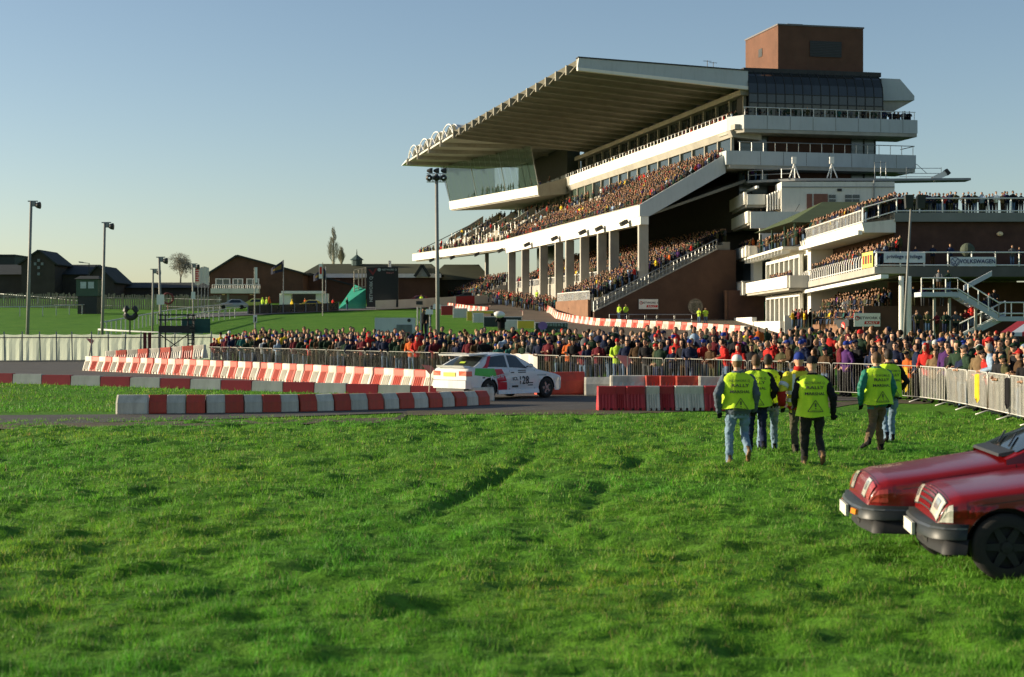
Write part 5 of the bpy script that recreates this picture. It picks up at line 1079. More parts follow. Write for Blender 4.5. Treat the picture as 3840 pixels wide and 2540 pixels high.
# right of the rally car
for i, (x, y, tx, ty, dims, col, lb) in enumerate(((2008, 1482, 1, .12, (1.62, .74, .55, .3, 'hex'), 'red', 'large smooth red block behind the rally car bonnet'), (2192, 1484, 1, -.05, (1.1, .60, .55, .3, 'hex'), 'white', 'grimy white block beside the large smooth red block'))):
    place_block(G(x, y), Vector((tx, ty, 0)), 'B%d' % i, dims, col, lb, 'blocks right of the rally car', 0, 1, False)
RD = (.84, .72, .5, .24, 'jersey')
for i, (x, y, L, col) in enumerate(((2288, 1488, 1.15, 'white'), (2420, 1489, .62, 'red'), (2474, 1490, .62, 'red'), (2534, 1491, .82, 'red'), (2618, 1492, 1.1, 'white'), (2740, 1494, 1.1, 'red'))):
    place_block(G(x, y), Vector((1, -.02, 0)), 'F%d' % i, (L, .68, .5, .22, 'jersey'), col, '%s block, %s from left in row behind the near one' % (col, ordn(i + 1)), 'back row right of the rally car')
for i, (x, y, L, col) in enumerate(((2238, 1541, .50, 'deep'), (2304, 1541, .30, 'deep'), (2348, 1541, .50, 'deep'), (2420, 1541, .36, 'white'), (2470, 1540, .40, 'deep'), (2528, 1540, .42, 'white'), (2578, 1540, .42, 'white'), (2640, 1540, .55, 'deep'), (2722, 1539, .5, 'white'))):
    place_block(G(x, y), Vector((1, .02, 0)), 'N%d' % i, (L, .66, .52, .2, 'jersey'), col, '%s block, %s from left in near row on the grass edge' % ({'deep': 'dark red'}.get(col, col), ordn(i + 1)), 'near row right of the rally car')
# long snaking row in front of the grandstand
SP = [G(2800, 1256), G(2571, 1240), G(2400, 1232), G(2239, 1223), G(2150, 1211), G(2088, 1196), G(2075, 1182), G(2050, 1165), G(2015, 1150), G(1980, 1140), G(1945, 1133)]
SD = (.86, .84, .5, .22, 'jersey')
block_row(SP, 'S', SD, 'snaking row by grandstand', 'snaking barrier row before the grandstand', cols=('white', 'red'), end='right')
block_row([G(1830, 1176), G(1760, 1170), G(1682, 1158)], 'S', SD, 'far short row by boards', 'far short barrier row', cols=('red', 'white'), start='red', end='right')
# pink pennants on leaning sticks
def pennant(x, yb, yt, Y, label, lean=0.0):
    b = at(x, yb, Y); tp = at(x + lean, yt, Y); t = thing('pennant', label, 'pennant', b, group='small pink pennants along the track'); h = (tp - b).length
    obj('stick', MB().tube([b, tp], .022 * Y / 50, 5), M('pennant_stick', (.6, .45, .35), .7), t); s = .3 * h
    obj('flag', MB().prism([tp, tp + Vector((-s, 0, .04 * h)), tp + Vector((-.05 * s, 0, -s)), tp + Vector((s * .35, 0, -.3 * s))], (0, .01, 0)), M('pennant_pink', (.62, .22, .2), .8, .15, 5), t)
pennant(1608, 1492, 1372, 47.6, 'pink pennant on a pale stick at the rear of the rally car', 8); pennant(2353, 1490, 1336, 52.5, 'pink pennant on a stick before the fence right of rally car')
pennant(333, 1345, 1272, 84, 'pink pennant at the left tip of the ribbed row', 12); pennant(1838, 1172, 1145, 235, 'small pink pennant on the far apron left side'); pennant(1961, 1196, 1165, 200, 'small pink pennant in the middle of the far apron'); pennant(2139, 1190, 1158, 195, 'small pink pennant on the apron near the brick terrace')
# ================================================================ cars
def lin(pts, x):
    if x <= pts[0][0]: return pts[0][1]
    for (a, u), (b, v) in zip(pts, pts[1:]):
        if x <= b: return u + (v - u) * (x - a) / (b - a)
    return pts[-1][1]
def smo(pts, x, h=.06): return (lin(pts, x - h) + 2 * lin(pts, x) + lin(pts, x + h)) / 4
class Car:
    """x runs from nose (0) to tail (len), the nose points to -x; y is to the car's left... mirrored lofts on both sides"""
    def __init__(c, **k): c.__dict__.update(k)
    def half(c, x, z):                     # half width of the flank at station x, height z
        w = smo(c.width, x); zb = c.dk(x); t = (z - .55) / .5
        y = w * (1 - .05 * t * t) if t < 0 else w * (1 - .055 * t * t)
        return y + (.012 if abs(z - .60) < .03 else 0)
    def low(c, x):                         # lower edge: sill with wheel arches cut out
        z = lin(c.sill, x)
        for wx in c.wheels:
            d = abs(x - wx)
            if d < c.arch: z = max(z, c.wr + math.sqrt(c.arch ** 2 - d * d) - .0)
        return z
    dh = .06
    def dk(c, x): return smo(c.deck, x, c.dh)
    def stations(c):
        xs = set(np.round(np.linspace(0, c.len, 70), 4)) | set(np.round(np.linspace(0, .3, 16), 4))
        for wx in c.wheels:
            for t in np.linspace(0, math.pi, 15): xs.add(round(wx + c.arch * math.cos(t), 4))
        return sorted(x for x in xs if 0 <= x <= c.len)
    def body(c):
        m = MB(); xs = c.stations(); NZ, NT = 9, 8; R_ = NZ + NT
        for s in (1, -1):
            vs = []
            for x in xs:
                z0, z1 = c.low(x), c.dk(x); z0 = min(z0, z1 - .02)
                for j in range(NZ): z = z0 + (z1 - .035 - z0) * j / (NZ - 1); vs.append((x, s * c.half(x, z), z))
                yb = c.half(x, z1 - .035)
                for j in range(1, NT + 1): t = j / NT; y = yb * (1 - t); vs.append((x, s * (y - .012 * (j == 1)), z1 + c.crown * (1 - (y / yb) ** 2) - .03 * (y / yb) ** 8))
            n = len(xs); fs = [(i * R_ + j, (i + 1) * R_ + j, (i + 1) * R_ + j + 1, i * R_ + j + 1) for i in range(n - 1) for j in range(R_ - 1)]
            if s < 0: fs = [f[::-1] for f in fs]
            m.add(vs, fs)
            for i in (0, n - 1): q = [vs[i * R_ + j] for j in range(R_)] + [(xs[i], 0, vs[i * R_][2])]; m.add(q, [tuple(range(len(q)))])
        return m
    def roof(c, x): return smo(c.top, x, .05)
    def gh(c, x, t, s):                    # greenhouse: t=0 belt, 1 roof edge, 2 centre line
        zb = c.dk(x) - .03; zr = max(c.roof(x), zb + .01); yb = c.half(x, zb) - .035; yr = max(.1, smo(c.rail, x))
        f = min(1, (zr - zb) / .40); yr = yb + (yr - yb) * f
        if t <= 1: return Vector((x, s * (yb + (yr - yb) * t), zb + (zr - .05 * f - zb) * t))
        u = t - 1; return Vector((x, s * yr * (1 - u), zr - .05 * f * (1 - u) ** 2.2 + .0))
    def cabin(c):
        m = MB(); xs = np.linspace(c.cab[0], c.cab[1], 48); ts = [0, .25, .5, .75, .9, 1, 1.12, 1.3, 1.6, 2]
        for s in (1, -1):
            vs = [c.gh(x, t, s) for x in xs for t in ts]; n = len(ts); fs = [(i * n + j, (i + 1) * n + j, (i + 1) * n + j + 1, i * n + j + 1) for i in range(len(xs) - 1) for j in range(n - 1)]
            m.add(vs, fs if s > 0 else [f[::-1] for f in fs])
        return m
    def side_glass(c, poly, s, lift=.008, n=10):         # poly in (x, t)
        m = MB(); (xa, ta), (xb, tb), (xc, tc_), (xd, td) = poly; vs = []    # bottom front, bottom rear, top rear, top front
        for i in range(n + 1):
            for j in range(5):
                u, w = i / n, j / 4; x = (xa + (xb - xa) * u) * (1 - w) + (xd + (xc - xd) * u) * w; t = (ta + (tb - ta) * u) * (1 - w) + (td + (tc_ - td) * u) * w; p = c.gh(x, t, s); vs.append(p + Vector((0, s * lift, lift * .3)))
        fs = [(i * 5 + j, (i + 1) * 5 + j, (i + 1) * 5 + j + 1, i * 5 + j + 1) for i in range(n) for j in range(4)]
        return m.add(vs, fs if s > 0 else [f[::-1] for f in fs])
    def screen(c, x0, x1, w0=.93, lift=.01):            # windscreen or rear glass, across the car
        m = MB(); vs = []; n = 9
        for i in range(n):
            x = x0 + (x1 - x0) * i / (n - 1)
            for j in range(13):
                u = (j / 12 * 2 - 1) * w0; p = c.gh(x, 2 - abs(u), 1 if u >= 0 else -1); vs.append(p + Vector((-lift if x1 > x0 and x0 < 2.4 else lift, 0, lift)))
        fs = [(i * 13 + j, i * 13 + j + 1, (i + 1) * 13 + j + 1, (i + 1) * 13 + j) for i in range(n - 1) for j in range(12)]
        return m.add(vs, fs)
    def ztop(c, x, y):
        z1 = c.dk(x); yb = c.half(x, z1 - .035); q = min(1, abs(y) / yb); return z1 + c.crown * (1 - q * q) - .03 * q ** 8
    def top_grid(c, x0, x1, ya, yb, lift=.01, nu=5, nv=6, m=None):     # patch lying on the bonnet and nose; y limits may be fractions of the half width
        m = m or MB(); vs = []
        for i in range(nu + 1):
            for j in range(nv + 1):
                x = x0 + (x1 - x0) * i / nu; y = (ya + (yb - ya) * j / nv) * c.half(x, c.dk(x) - .035); vs.append((x - lift * .7, y, c.ztop(x, y) + lift * .7))
        return m.add(vs, [(i * (nv + 1) + j, i * (nv + 1) + j + 1, (i + 1) * (nv + 1) + j + 1, (i + 1) * (nv + 1) + j) for i in range(nu) for j in range(nv)])
    def flank(c, pts, s, lift=.006, mi=0, m=None):      # polygon (x, z) laid on the flank
        m = m or MB(); return m.add([(x, s * (c.half(x, z) + lift), z) for x, z in pts], [tuple(range(len(pts)))], mi)
    def flank_grid(c, fxz, s, nu=8, nv=6, lift=.006, m=None):
        m = m or MB(); vs = [];
        for i in range(nu + 1):
            for j in range(nv + 1): x, z = fxz(i / nu, j / nv); vs.append((x, s * (c.half(x, z) + lift), z))
        return m.add(vs, [(i * (nv + 1) + j, (i + 1) * (nv + 1) + j, (i + 1) * (nv + 1) + j + 1, i * (nv + 1) + j + 1) for i in range(nu) for j in range(nv)])
    def flank_text(c, txt, size, x, z, s, xs=1.0, rot=0.0, lift=.012):
        vs, fs = text_mesh(txt, size, True, xs); m = MB(); ca, sa = math.cos(rot), math.sin(rot); dirx = -1 if s > 0 else 1   # reads correctly from outside
        P = []
        for a, b in vs:
            a, b = a * ca - b * sa, a * sa + b * ca; X = x + dirx * a * 1.0; P.append((X, s * (c.half(X, z + b) + lift), z + b))
        return m.add(P, fs)
def wheel(root, x, y, r, s, rimmat, spokes=5):
    w = obj('wheel', MB().lathe([(r * .62, -.095), (r * .9, -.1), (r, -.075), (r, .075), (r * .9, .1), (r * .62, .095)], (0, 0, 0), 'y', 30), M('tyre_rubber', (.018, .017, .016), .8, .2, 20), root, off=False, smooth=True); w.location = (x, y, r)
    m = MB(); m.lathe([(r * .64, s * .09), (r * .6, s * .02), (r * .12, s * .03)], (0, 0, 0), 'y', 30)
    for k in range(spokes):
        a = 2 * math.pi * k / spokes; d = Vector((math.cos(a), 0, math.sin(a))); e = Vector((-math.sin(a), 0, math.cos(a))); o = Vector((0, s * .075, 0))
        m.prism([o + d * r * .1 + e * r * .13, o + d * r * .62 + e * r * .09, o + d * r * .62 - e * r * .09, o + d * r * .1 - e * r * .13], (0, -s * .04, 0))
    m.lathe([(r * .17, s * .09), (0.001, s * .095)], (0, 0, 0), 'y', 14); q = obj('rim', m, rimmat, w, off=False)
    obj('brake_disc', MB().lathe([(r * .45, 0), (.001, 0)], (0, -.0 * s, 0), 'y', 20), DARK(), w, off=False); return w
def underside(c, root):
    m = MB(); a, b = .25, c.len - .25
    m.box(a, b, -.62, .62, .22, .62); obj('chassis', m, DARK(), root, off=False)
    for wx in c.wheels:
        for s in (1, -1):
            w = MB(); y0, y1 = s * .45, s * (c.half(wx, .55) - .01); n = 14; vs = []
            for k in range(n + 1): t = math.pi * k / n; vs += [(wx + c.arch * math.cos(t), y0, c.wr + c.arch * math.sin(t)), (wx + c.arch * math.cos(t), y1, c.wr + c.arch * math.sin(t))]
            w.add(vs, [(2 * k, 2 * k + 1, 2 * k + 3, 2 * k + 2) for k in range(n)]); w.add([(wx + c.arch * math.cos(math.pi * k / n), y0, c.wr + c.arch * math.sin(math.pi * k / n)) for k in range(n + 1)], [tuple(range(n + 1))]); obj('wheel_arch', w, DARK(), root, off=False)
# ---------------------------------------------------------------- white rally hatchback number 128
def rally_car():
    c = Car(len=4.2, crown=.03, arch=.36, wr=.315, wheels=(.82, 3.37),
            width=[(0, .70), (.12, .79), (.4, .845), (.82, .87), (1.3, .85), (2.8, .855), (3.37, .88), (3.8, .85), (4.08, .78), (4.2, .70)],
            sill=[(0, .30), (.2, .22), (.45, .24), (.9, .26), (1.2, .24), (3.0, .24), (3.8, .30), (4.2, .36)],
            deck=[(0, .58), (.06, .68), (.25, .74), (.8, .83), (1.28, .92), (2.0, .94), (3.2, .98), (3.75, 1.0), (4.0, 1.0), (4.12, .96), (4.2, .80)],
            top=[(1.18, .90), (1.5, 1.12), (1.9, 1.36), (2.15, 1.42), (2.6, 1.43), (3.0, 1.40), (3.25, 1.35), (3.6, 1.16), (3.92, .98), (4.0, .93)],
            rail=[(1.2, .72), (1.9, .60), (2.4, .585), (3.2, .58), (3.9, .66)], cab=(1.18, 4.0))
    t = thing('rally_car', 'white rally hatchback number 128 with green and red rear livery', 'car', (0, 0, 0))
    P = M('rally_white', (.64, .65, .65), .32, .06, 1.5, coat=.5, stain=.25); GL = M('car_glass', (.02, .028, .028), .05, .3, 2, spec=.8)
    b = obj('body', c.body(), P, t, off=False, smooth=True); obj('roof', c.cabin(), P, t, off=False, smooth=True)
    obj('windscreen', c.screen(1.27, 1.92, .9), GL, t, off=False, smooth=True); obj('rear_window', c.screen(3.34, 3.86, .86), GL, t, off=False, smooth=True)
    for s in (1, -1):
        obj('side_window', c.side_glass([(1.62, .1), (2.42, .1), (2.40, .92), (1.98, .92)], s), GL, t, off=False, smooth=True)
        obj('side_window', c.side_glass([(2.52, .1), (3.36, .14), (3.12, .9), (2.50, .92)], s), GL, t, off=False, smooth=True)
        obj('window_pillar', c.side_glass([(2.43, .05), (2.51, .05), (2.49, .95), (2.41, .95)], s, .014), P, t, off=False)
        obj('headlight', c.flank_grid(lambda u, v: (.05 + .28 * u, .52 + (.12 + .04 * u) * v), s, 5, 4, .012), M('lamp_glass', (.6, .62, .62), .1, spec=.8), t, off=False, smooth=True)
        mi = obj('mirror', MB().ell((1.66, s * .95, 1.02), (.07, .11, .065), 10, 7), P, t, off=False, smooth=True); obj('mirror_arm', MB().tube([(1.68, s * .8, .98), (1.66, s * .92, 1.0)], .02, 5), DARK(), t, off=False)
        sk = obj('side_skirt', MB().hexa([(1.2, s * .80, .16), (3.0, s * .80, .16), (3.0, s * .90, .17), (1.2, s * .90, .17), (1.2, s * .84, .3), (3.0, s * .85, .3), (3.0, s * .885, .29), (1.2, s * .875, .29)]), P, t, off=False)
        tl = MB(); tl.add([(4.205, s * .40, .74), (4.205, s * .71, .74), (4.20, s * .71, .88), (4.205, s * .40, .88)], [(0, 1, 2, 3)]); c.flank_grid(lambda u, v: (4.03 + .165 * u, .73 + .15 * v), s, 3, 3, .012, tl); obj('tail_light', tl, M('tail_red', (.62, .05, .02), .2, spec=.7), t, off=False)
        ln = MB()
        for xa in (1.36, 2.47): c.flank(((xa, .3), (xa + .012, .3), (xa + .012, .88), (xa, .88)), s, .004, 0, ln)
        obj('door_gap', ln, INK, t, off=False)
        obj('door_handle', c.flank(((2.28, .80), (2.42, .80), (2.42, .83), (2.28, .83)), s, .012), INK, t, off=False)
        # livery: green shoulder, red band down the rear wing, number and stickers
        obj('green_graphic', c.flank_grid(lambda u, v: ((3.95 - .05 * v) + ((3.02 + .12 * v) - (3.95 - .05 * v)) * u, (.76 - .10 * u) + ((.97 - .02 * u) - (.76 - .10 * u)) * v), s, 10, 5), M('livery_green', (.06, .42, .05), .35), t, off=False)
        obj('red_graphic', c.flank_grid(lambda u, v: (2.99 + .26 * v * v - (.40 + .04 * v) * u, .28 + .65 * v), s, 8, 10, .005), M('livery_red', (.5, .015, .03), .35), t, off=False)
        obj('pillar_graphic', c.side_glass([(3.40, .05), (3.62, .05), (3.18, .98), (3.05, .98)], s, .011), M('livery_red', (.5, .015, .03), .35), t, off=False)
        obj('sponsor_lettering', c.flank_text('Motorsport', .19, 2.92, .73, s, .95, .16 * (1 if s > 0 else 1)), M('pale_ink', (.6, .62, .66), .5), t, off=False)
        obj('race_number', c.flank_text('128', .34, 1.86, .56, s, .9), INK, t, off=False); obj('sticker_lettering', c.flank_text('ICL', .14, 2.24, .62, s, 1.2), INK, t, off=False)
        st = MB()
        for x0, x1, z0, z1 in ((1.75, 2.1, .86, .885), (1.75, 2.1, .80, .83), (1.45, 1.68, .40, .43), (1.44, 1.68, .47, .50), (2.1, 2.38, .36, .42), (3.55, 3.66, .66, .70)): c.flank(((x0, z0), (x1, z0), (x1, z1), (x0, z1)), s, .007, 0, st)
        obj('sticker_strip', st, INK, t, off=False, kind='stuff')
        obj('bonnet_sticker', c.flank_grid(lambda u, v: (.85 + .4 * u, .70 + .04 * v), s, 3, 2), M('pale_ink2', (.35, .4, .42), .5), t, off=False)
        for wx in c.wheels: wheel(t, wx, s * .77, .315, s, M('rim_grey', (.22, .23, .24), .35, metal=.6))
    sp = obj('roof_spoiler', MB().hexa([(3.12, -.54, 1.365), (4.02, -.66, 1.335), (4.02, .66, 1.335), (3.12, .54, 1.365), (3.12, -.54, 1.395), (4.05, -.66, 1.385), (4.05, .66, 1.385), (3.12, .54, 1.395)]), P, t, off=False)
    for y in (): obj('spoiler_strut', MB().hexa([(3.72, y - .012, 1.0), (3.86, y - .012, .97), (3.86, y + .012, .97), (3.72, y + .012, 1.0), (3.72, y - .012, 1.33), (3.84, y - .012, 1.335), (3.84, y + .012, 1.335), (3.72, y + .012, 1.33)]), P, sp, off=False)
    obj('boot_spoiler', MB().hexa([(3.9, -.62, .99), (4.16, -.60, .98), (4.16, .60, .98), (3.9, .62, .99), (3.92, -.6, 1.03), (4.22, -.58, 1.05), (4.22, .58, 1.05), (3.92, .6, 1.03)]), P, t, off=False)
    obj('rear_bumper', MB().prism([(4.10, -.80, .36), (4.22, -.70, .36), (4.24, 0, .36), (4.22, .70, .36), (4.10, .80, .36)], (0, 0, .24)), P, t, off=False)
    obj('number_plate', MB().box(4.206, 4.216, -.26, .26, .72, .84), M('plate_yellow', (.65, .45, .02), .5), t, off=False)
    obj('bumper_gap', MB().box(4.2, 4.226, -.7, .7, .60, .613), INK, t, off=False)
    obj('front_bumper', MB().prism([(.1, -.78, .26), (-.03, -.62, .26), (-.06, 0, .26), (-.03, .62, .26), (.1, .78, .26)], (0, 0, .26)), P, t, off=False)
    obj('window_sticker', MB().add([c.gh(3.74, 1.75, 1) + Vector((.03, 0, .03)), c.gh(3.74, 1.95, -1) + Vector((.03, 0, .03)), c.gh(3.66, 1.95, -1) + Vector((.03, 0, .035)), c.gh(3.66, 1.75, 1) + Vector((.03, 0, .035))], [(0, 1, 2, 3)]), M('sticker_lime', (.4, .55, .05), .6), t, off=False)
    obj('rear_diffuser', MB().box(4.02, 4.19, -.6, .6, .25, .36), DARK(), t, off=False)
    obj('grille', MB().box(-.045, .0, -.45, .45, .53, .61), DARK(), t, off=False)
    obj('aerial', MB().tube([(2.9, .1, 1.41), (3.05, .1, 1.62)], .006, 4), DARK(), t, off=False)
    underside(c, t); return t, c
rc_, rcar = rally_car()
th = R(46)                                     # the nose points right and away
def put(root, c, nose_dir, axle, xref):        # place so that station xref on the centre line sits at the point 'axle'
    root.rotation_euler = (0, 0, nose_dir + math.pi); d = Vector((math.cos(nose_dir), math.sin(nose_dir), 0)); root.location = Vector(axle) + d * xref
put(rc_, rcar, th, (-.42, 49.7, .02), 2.1)
# ---------------------------------------------------------------- two red hatchbacks at the right edge
def red_car(label, grille, seed):
    c = Car(len=4.42, dh=.012, crown=.032, arch=.345, wr=.295, wheels=(.58 if grille else .74, 3.35),
            width=[(0, .72), (.04, .765), (.12, .80), (.35, .83), (.74, .85), (2.2, .86), (3.35, .85), (4.1, .80), (4.42, .70)],
            sill=[(0, .42), (.2, .40), (.5, .38), (.9, .34), (1.3, .26), (3.0, .26), (3.9, .34), (4.42, .42)],
            deck=[(0, .50), (.02, .575), (.05, .655), (.09, .70), (.2, .735), (.4, .765), (.6, .795), (.9, .845), (1.2, .895), (1.42, .93), (1.8, .945), (2.2, .95), (3.6, .97), (4.2, .93), (4.42, .78)],
            top=[(1.30, .94), (1.6, 1.10), (2.0, 1.30), (2.25, 1.37), (2.7, 1.40), (3.2, 1.37), (3.6, 1.25), (4.15, .96), (4.2, .93)],
            rail=[(1.3, .74), (2.1, .60), (2.6, .58), (3.6, .58), (4.2, .66)], cab=(1.30, 4.2))
    t = thing('parked_car', label, 'car', (0, 0, 0), group='red hatchbacks parked at the right edge')
    P = M('car_red', (.17, .004, .005), .28, .08, 1.2, coat=.4, spec=.4, stain=.06); GL = M('car_glass', (.02, .028, .028), .05, .3, 2, spec=.8); BUMP = M('bumper_grey', (.022, .026, .025), .45, .2, 3)
    obj('body', c.body(), P, t, off=False, smooth=True); obj('roof', c.cabin(), P, t, off=False, smooth=True)
    ws = obj('windscreen', c.screen(1.42, 2.1, .9), GL, t, off=False, smooth=True); obj('rear_window', c.screen(3.55, 4.05, .86), GL, t, off=False, smooth=True)
    obj('cowl_grille', MB().hexa([(1.26, -.62, .955), (1.26, .62, .955), (1.5, .62, .97), (1.5, -.62, .97), (1.27, -.6, .982), (1.27, .6, .982), (1.5, .6, 1.03), (1.5, -.6, 1.03)]), DARK(), t, off=False)
    for s in (-.35, .15): obj('wiper', MB().tube([(1.42, s, 1.04), (1.58, s + .42, 1.13)], .012, 4), DARK(), t, off=False)
    for s in (1, -1):
        obj('side_window', c.side_glass([(1.86, .1), (2.62, .1), (2.60, .92), (2.12, .92)], s), GL, t, off=False, smooth=True)
        obj('side_window', c.side_glass([(2.72, .1), (3.55, .12), (3.35, .9), (2.70, .92)], s), GL, t, off=False, smooth=True)
        obj('mirror', MB().ell((1.86, s * .93, 1.02), (.06, .11, .065), 10, 7), DARK(), t, off=False, smooth=True)
        mo = MB(); mo.add([], [])
        obj('rubbing_strip', c.flank_grid(lambda u, v: (1.25 + 1.85 * u, .53 + .05 * v), s, 12, 2, .012), BUMP, t, off=False)
        ln = MB()
        for xa in (1.38, 2.66): c.flank(((xa, .3), (xa + .01, .3), (xa + .01, .9), (xa, .9)), s, .004, 0, ln)
        c.flank_grid(lambda u, v: (.32 + 1.0 * u, c.dk(.32 + 1.0 * u) - .105 + .006 * v), s, 20, 1, .003, ln); obj('panel_gap', ln, INK, t, off=False, kind='stuff')
        # lamps lie on the raked nose
        lo, hi = (.50, .97) if grille else (.44, .72)
        lamp = obj('headlight', c.top_grid(.004, .078, s * lo, s * hi, .012), M('headlamp', (.62, .60, .50), .10, .2, 30, spec=.9, coat=.6), t, off=False)
        obj('headlight_surround', c.top_grid(.001, .086, s * (lo - .03), s * (hi + .02), .006), INK, lamp, off=False)
        obj('lamp_reflector', c.top_grid(.022, .058, s * (lo + (hi - lo) * .25), s * (lo + (hi - lo) * .75), .016), M('reflector', (.75, .75, .72), .15, metal=.8), lamp, off=False)
        cl = c.top_grid(.012, .08, s * (.76 if not grille else .975), s * .99, .012)
        if not grille: obj('corner_lamp', c.flank_grid(lambda u, v: (.015 + .17 * u, .52 + (c.dk(.015 + .17 * u) - .05 - .03 * u - .52) * v), s, 4, 3, .008, cl), M('corner_lens', (.30, .04, .03), .2, spec=.7), t, off=False)
        else: obj('headlight_side', c.flank_grid(lambda u, v: (.006 + .12 * u, .50 + (c.dk(.006 + .12 * u) - .045 - .01 * u - .50) * v), s, 4, 3, .010, cl), M('headlamp', (.62, .60, .50), .10, .2, 30, spec=.9, coat=.6), t, off=False)
        if not grille: obj('bumper_lamp', MB().hexa([(-.122, s * .40, .375), (-.100, s * .58, .375), (-.03, s * .58, .375), (-.03, s * .40, .375), (-.116, s * .40, .425), (-.094, s * .58, .425), (-.03, s * .58, .425), (-.03, s * .40, .425)]), M('amber_lens', (.75, .22, .02), .25, spec=.6), t, off=False)
        for wx in c.wheels: wheel(t, wx, s * .745, .295, s, M('wheel_dark', (.014, .014, .015), .6), 6)
        obj('tail_light', MB().box(4.37, 4.425, min(s * .45, s * .72), max(s * .45, s * .72), .66, .80), M('tail_red', (.62, .05, .02), .2), t, off=False)
    # bumper: moulded wrap-round with chrome-like strip, plate, spoiler lip
    def wrap(z0, z1, out, x_end=(.235 if grille else .38)):
        path = [(x_end, -c.half(x_end, .5) - .03), (.14, -.855 - out * .2), (.04, -.83), (-.06 - out, -.70), (-.11 - out, -.35), (-.12 - out, 0), (-.11 - out, .35), (-.06 - out, .70), (.04, .83), (.14, .855 + out * .2), (x_end, c.half(x_end, .5) + .03)]
        m = MB(); vs = []
        for x, y in path: vs += [(x, y, z0), (x + .02, y * .995, z1)]
        vs += [(x + .18, y * .72, z1 - .004) for x, y in path]; n = len(path)
        return m.add(vs, [(2 * i, 2 * i + 1, 2 * i + 3, 2 * i + 2) for i in range(n - 1)] + [(2 * i + 1, 2 * n + i, 2 * n + i + 1, 2 * i + 3) for i in range(n - 1)])
    bu = obj('front_bumper', wrap(.355, .49, .0), BUMP, t, off=False, smooth=True); obj('bumper_strip', wrap(.445, .462, .006), M('bumper_strip', (.10, .11, .11), .3, metal=.3), bu, off=False)
    obj('valance', wrap(.225, .355, -.09), M('valance_black', (.016, .016, .016), .6), t, off=False, smooth=True); obj('air_intake', MB().box(-.02, .03, -.3, .3, .26, .33), INK, t, off=False)
    obj('number_plate', MB().box(-.150, -.122, -.26, .26, .325, .437), M('plate_white', (.62, .61, .52), .5), t, off=False)
    if grille:
        obj('grille_back', c.top_grid(.004, .082, -.46, .46, .004), INK, t, off=False)
        for k in range(4): obj('grille_slat', c.top_grid(.008 + k * .019, .019 + k * .019, -.455, .455, .016, 1, 8), P, t, off=False)
    obj('bonnet_gap', c.top_grid(.10, .106, -.95, .95, .003, 1, 12), INK, t, off=False)
    obj('rear_bumper', MB().box(4.38, 4.52, -.8, .8, .42, .60), BUMP, t, off=False)
    underside(c, t); return t, c
for lb, gr, pos, a in (('red hatchback with slatted grille and square headlamp at the right edge, nearest camera', True, (3.80, 14.75, 0), 174), ('red hatchback with smooth nose and slim headlamp just behind the other one', False, (3.50, 16.2, 0), 175)):
    t, c = red_car(lb, gr, 1); put(t, c, R(a), pos, 0.0)
# ================================================================ left background
def far_house(name, label, Y, x0, x1, y_eave, x_ridge, y_ridge, depth, wall, roofm, parts=None, gable_front=True, over=.6):
    """gable-fronted building: corners read from the photograph at distance Y"""
    a, b = at(x0, y_eave, Y), at(x1, y_eave, Y); r = at(x_ridge, y_ridge, Y); z0 = zg(0, Y) - .6; t = thing(name, label, 'building', (r.x, Y, z0))
    obj('wall', MB().prism([(a.x, Y, z0), (b.x, Y, z0), (b.x, Y, b.z), (r.x, Y, r.z), (a.x, Y, a.z)], (0, depth, 0)), wall, t)
    for p, q in ((a, r), (r, b)):
        d = (q - p).normalized(); n = Vector((-d.z, 0, d.x)); n = n if n.z > 0 else -n; p2, q2 = (p - d * over, q) if p is a else (p, q + d * over)
        obj('roof', MB().hexa([p2 - Vector((0, .5, 0)) + n * .02, q2 - Vector((0, .5, 0)) + n * .02, q2 + Vector((0, depth + .4, 0)) + n * .02, p2 + Vector((0, depth + .4, 0)) + n * .02, p2 - Vector((0, .5, 0)) + n * .28, q2 - Vector((0, .5, 0)) + n * .28, q2 + Vector((0, depth + .4, 0)) + n * .28, p2 + Vector((0, depth + .4, 0)) + n * .28]), roofm, t)
    return t
SLATE = M('dark_slate', (.035, .042, .04), .85, .25, .6); DBR = M('dusk_brick', (.105, .055, .035), .9, .25, .5); DGB = M('dark_grey_brick', (.06, .052, .042), .9, .25, .4); GRROOF = M('mossy_roof', (.055, .06, .032), .9, .25, .4)
def long_block(name, label, Y, x0, x1, y_eave, y_ridge, depth, wall, roofm, hip=0.0, fascia=None):
    a, b = at(x0, y_eave, Y), at(x1, y_eave, Y); zr = at(x0, y_ridge, Y).z; z0 = zg(0, Y) - .6; t = thing(name, label, 'building', ((a.x + b.x) / 2, Y, z0))
    obj('wall', MB().box(a.x, b.x, Y, Y + depth, z0, a.z), wall, t); o = .7; m = depth / 2
    obj('roof', MB().add([(a.x - o, Y - o, a.z), (b.x + o, Y - o, a.z), (b.x + o, Y + depth + o, a.z), (a.x - o, Y + depth + o, a.z), (a.x - o + hip, Y + m, zr), (b.x + o - hip, Y + m, zr)], [(0, 1, 5, 4), (2, 3, 4, 5), (1, 2, 5), (3, 0, 4), (3, 2, 1, 0)]), roofm, t)
    if fascia: obj('fascia', MB().box(a.x - o, b.x + o, Y - o - .12, Y - o - .02, a.z - .7, a.z - .02), fascia, t)
    return t
long_block('brick_building', 'long low dark building with slate roof at the far left', 285, -420, 330, 1030, 988, 12, DGB, SLATE)
h1 = far_house('brick_house', 'dark gable-fronted building with small gable lights at far left', 280, 80, 205, 988, 147, 942, 10, DGB, SLATE)
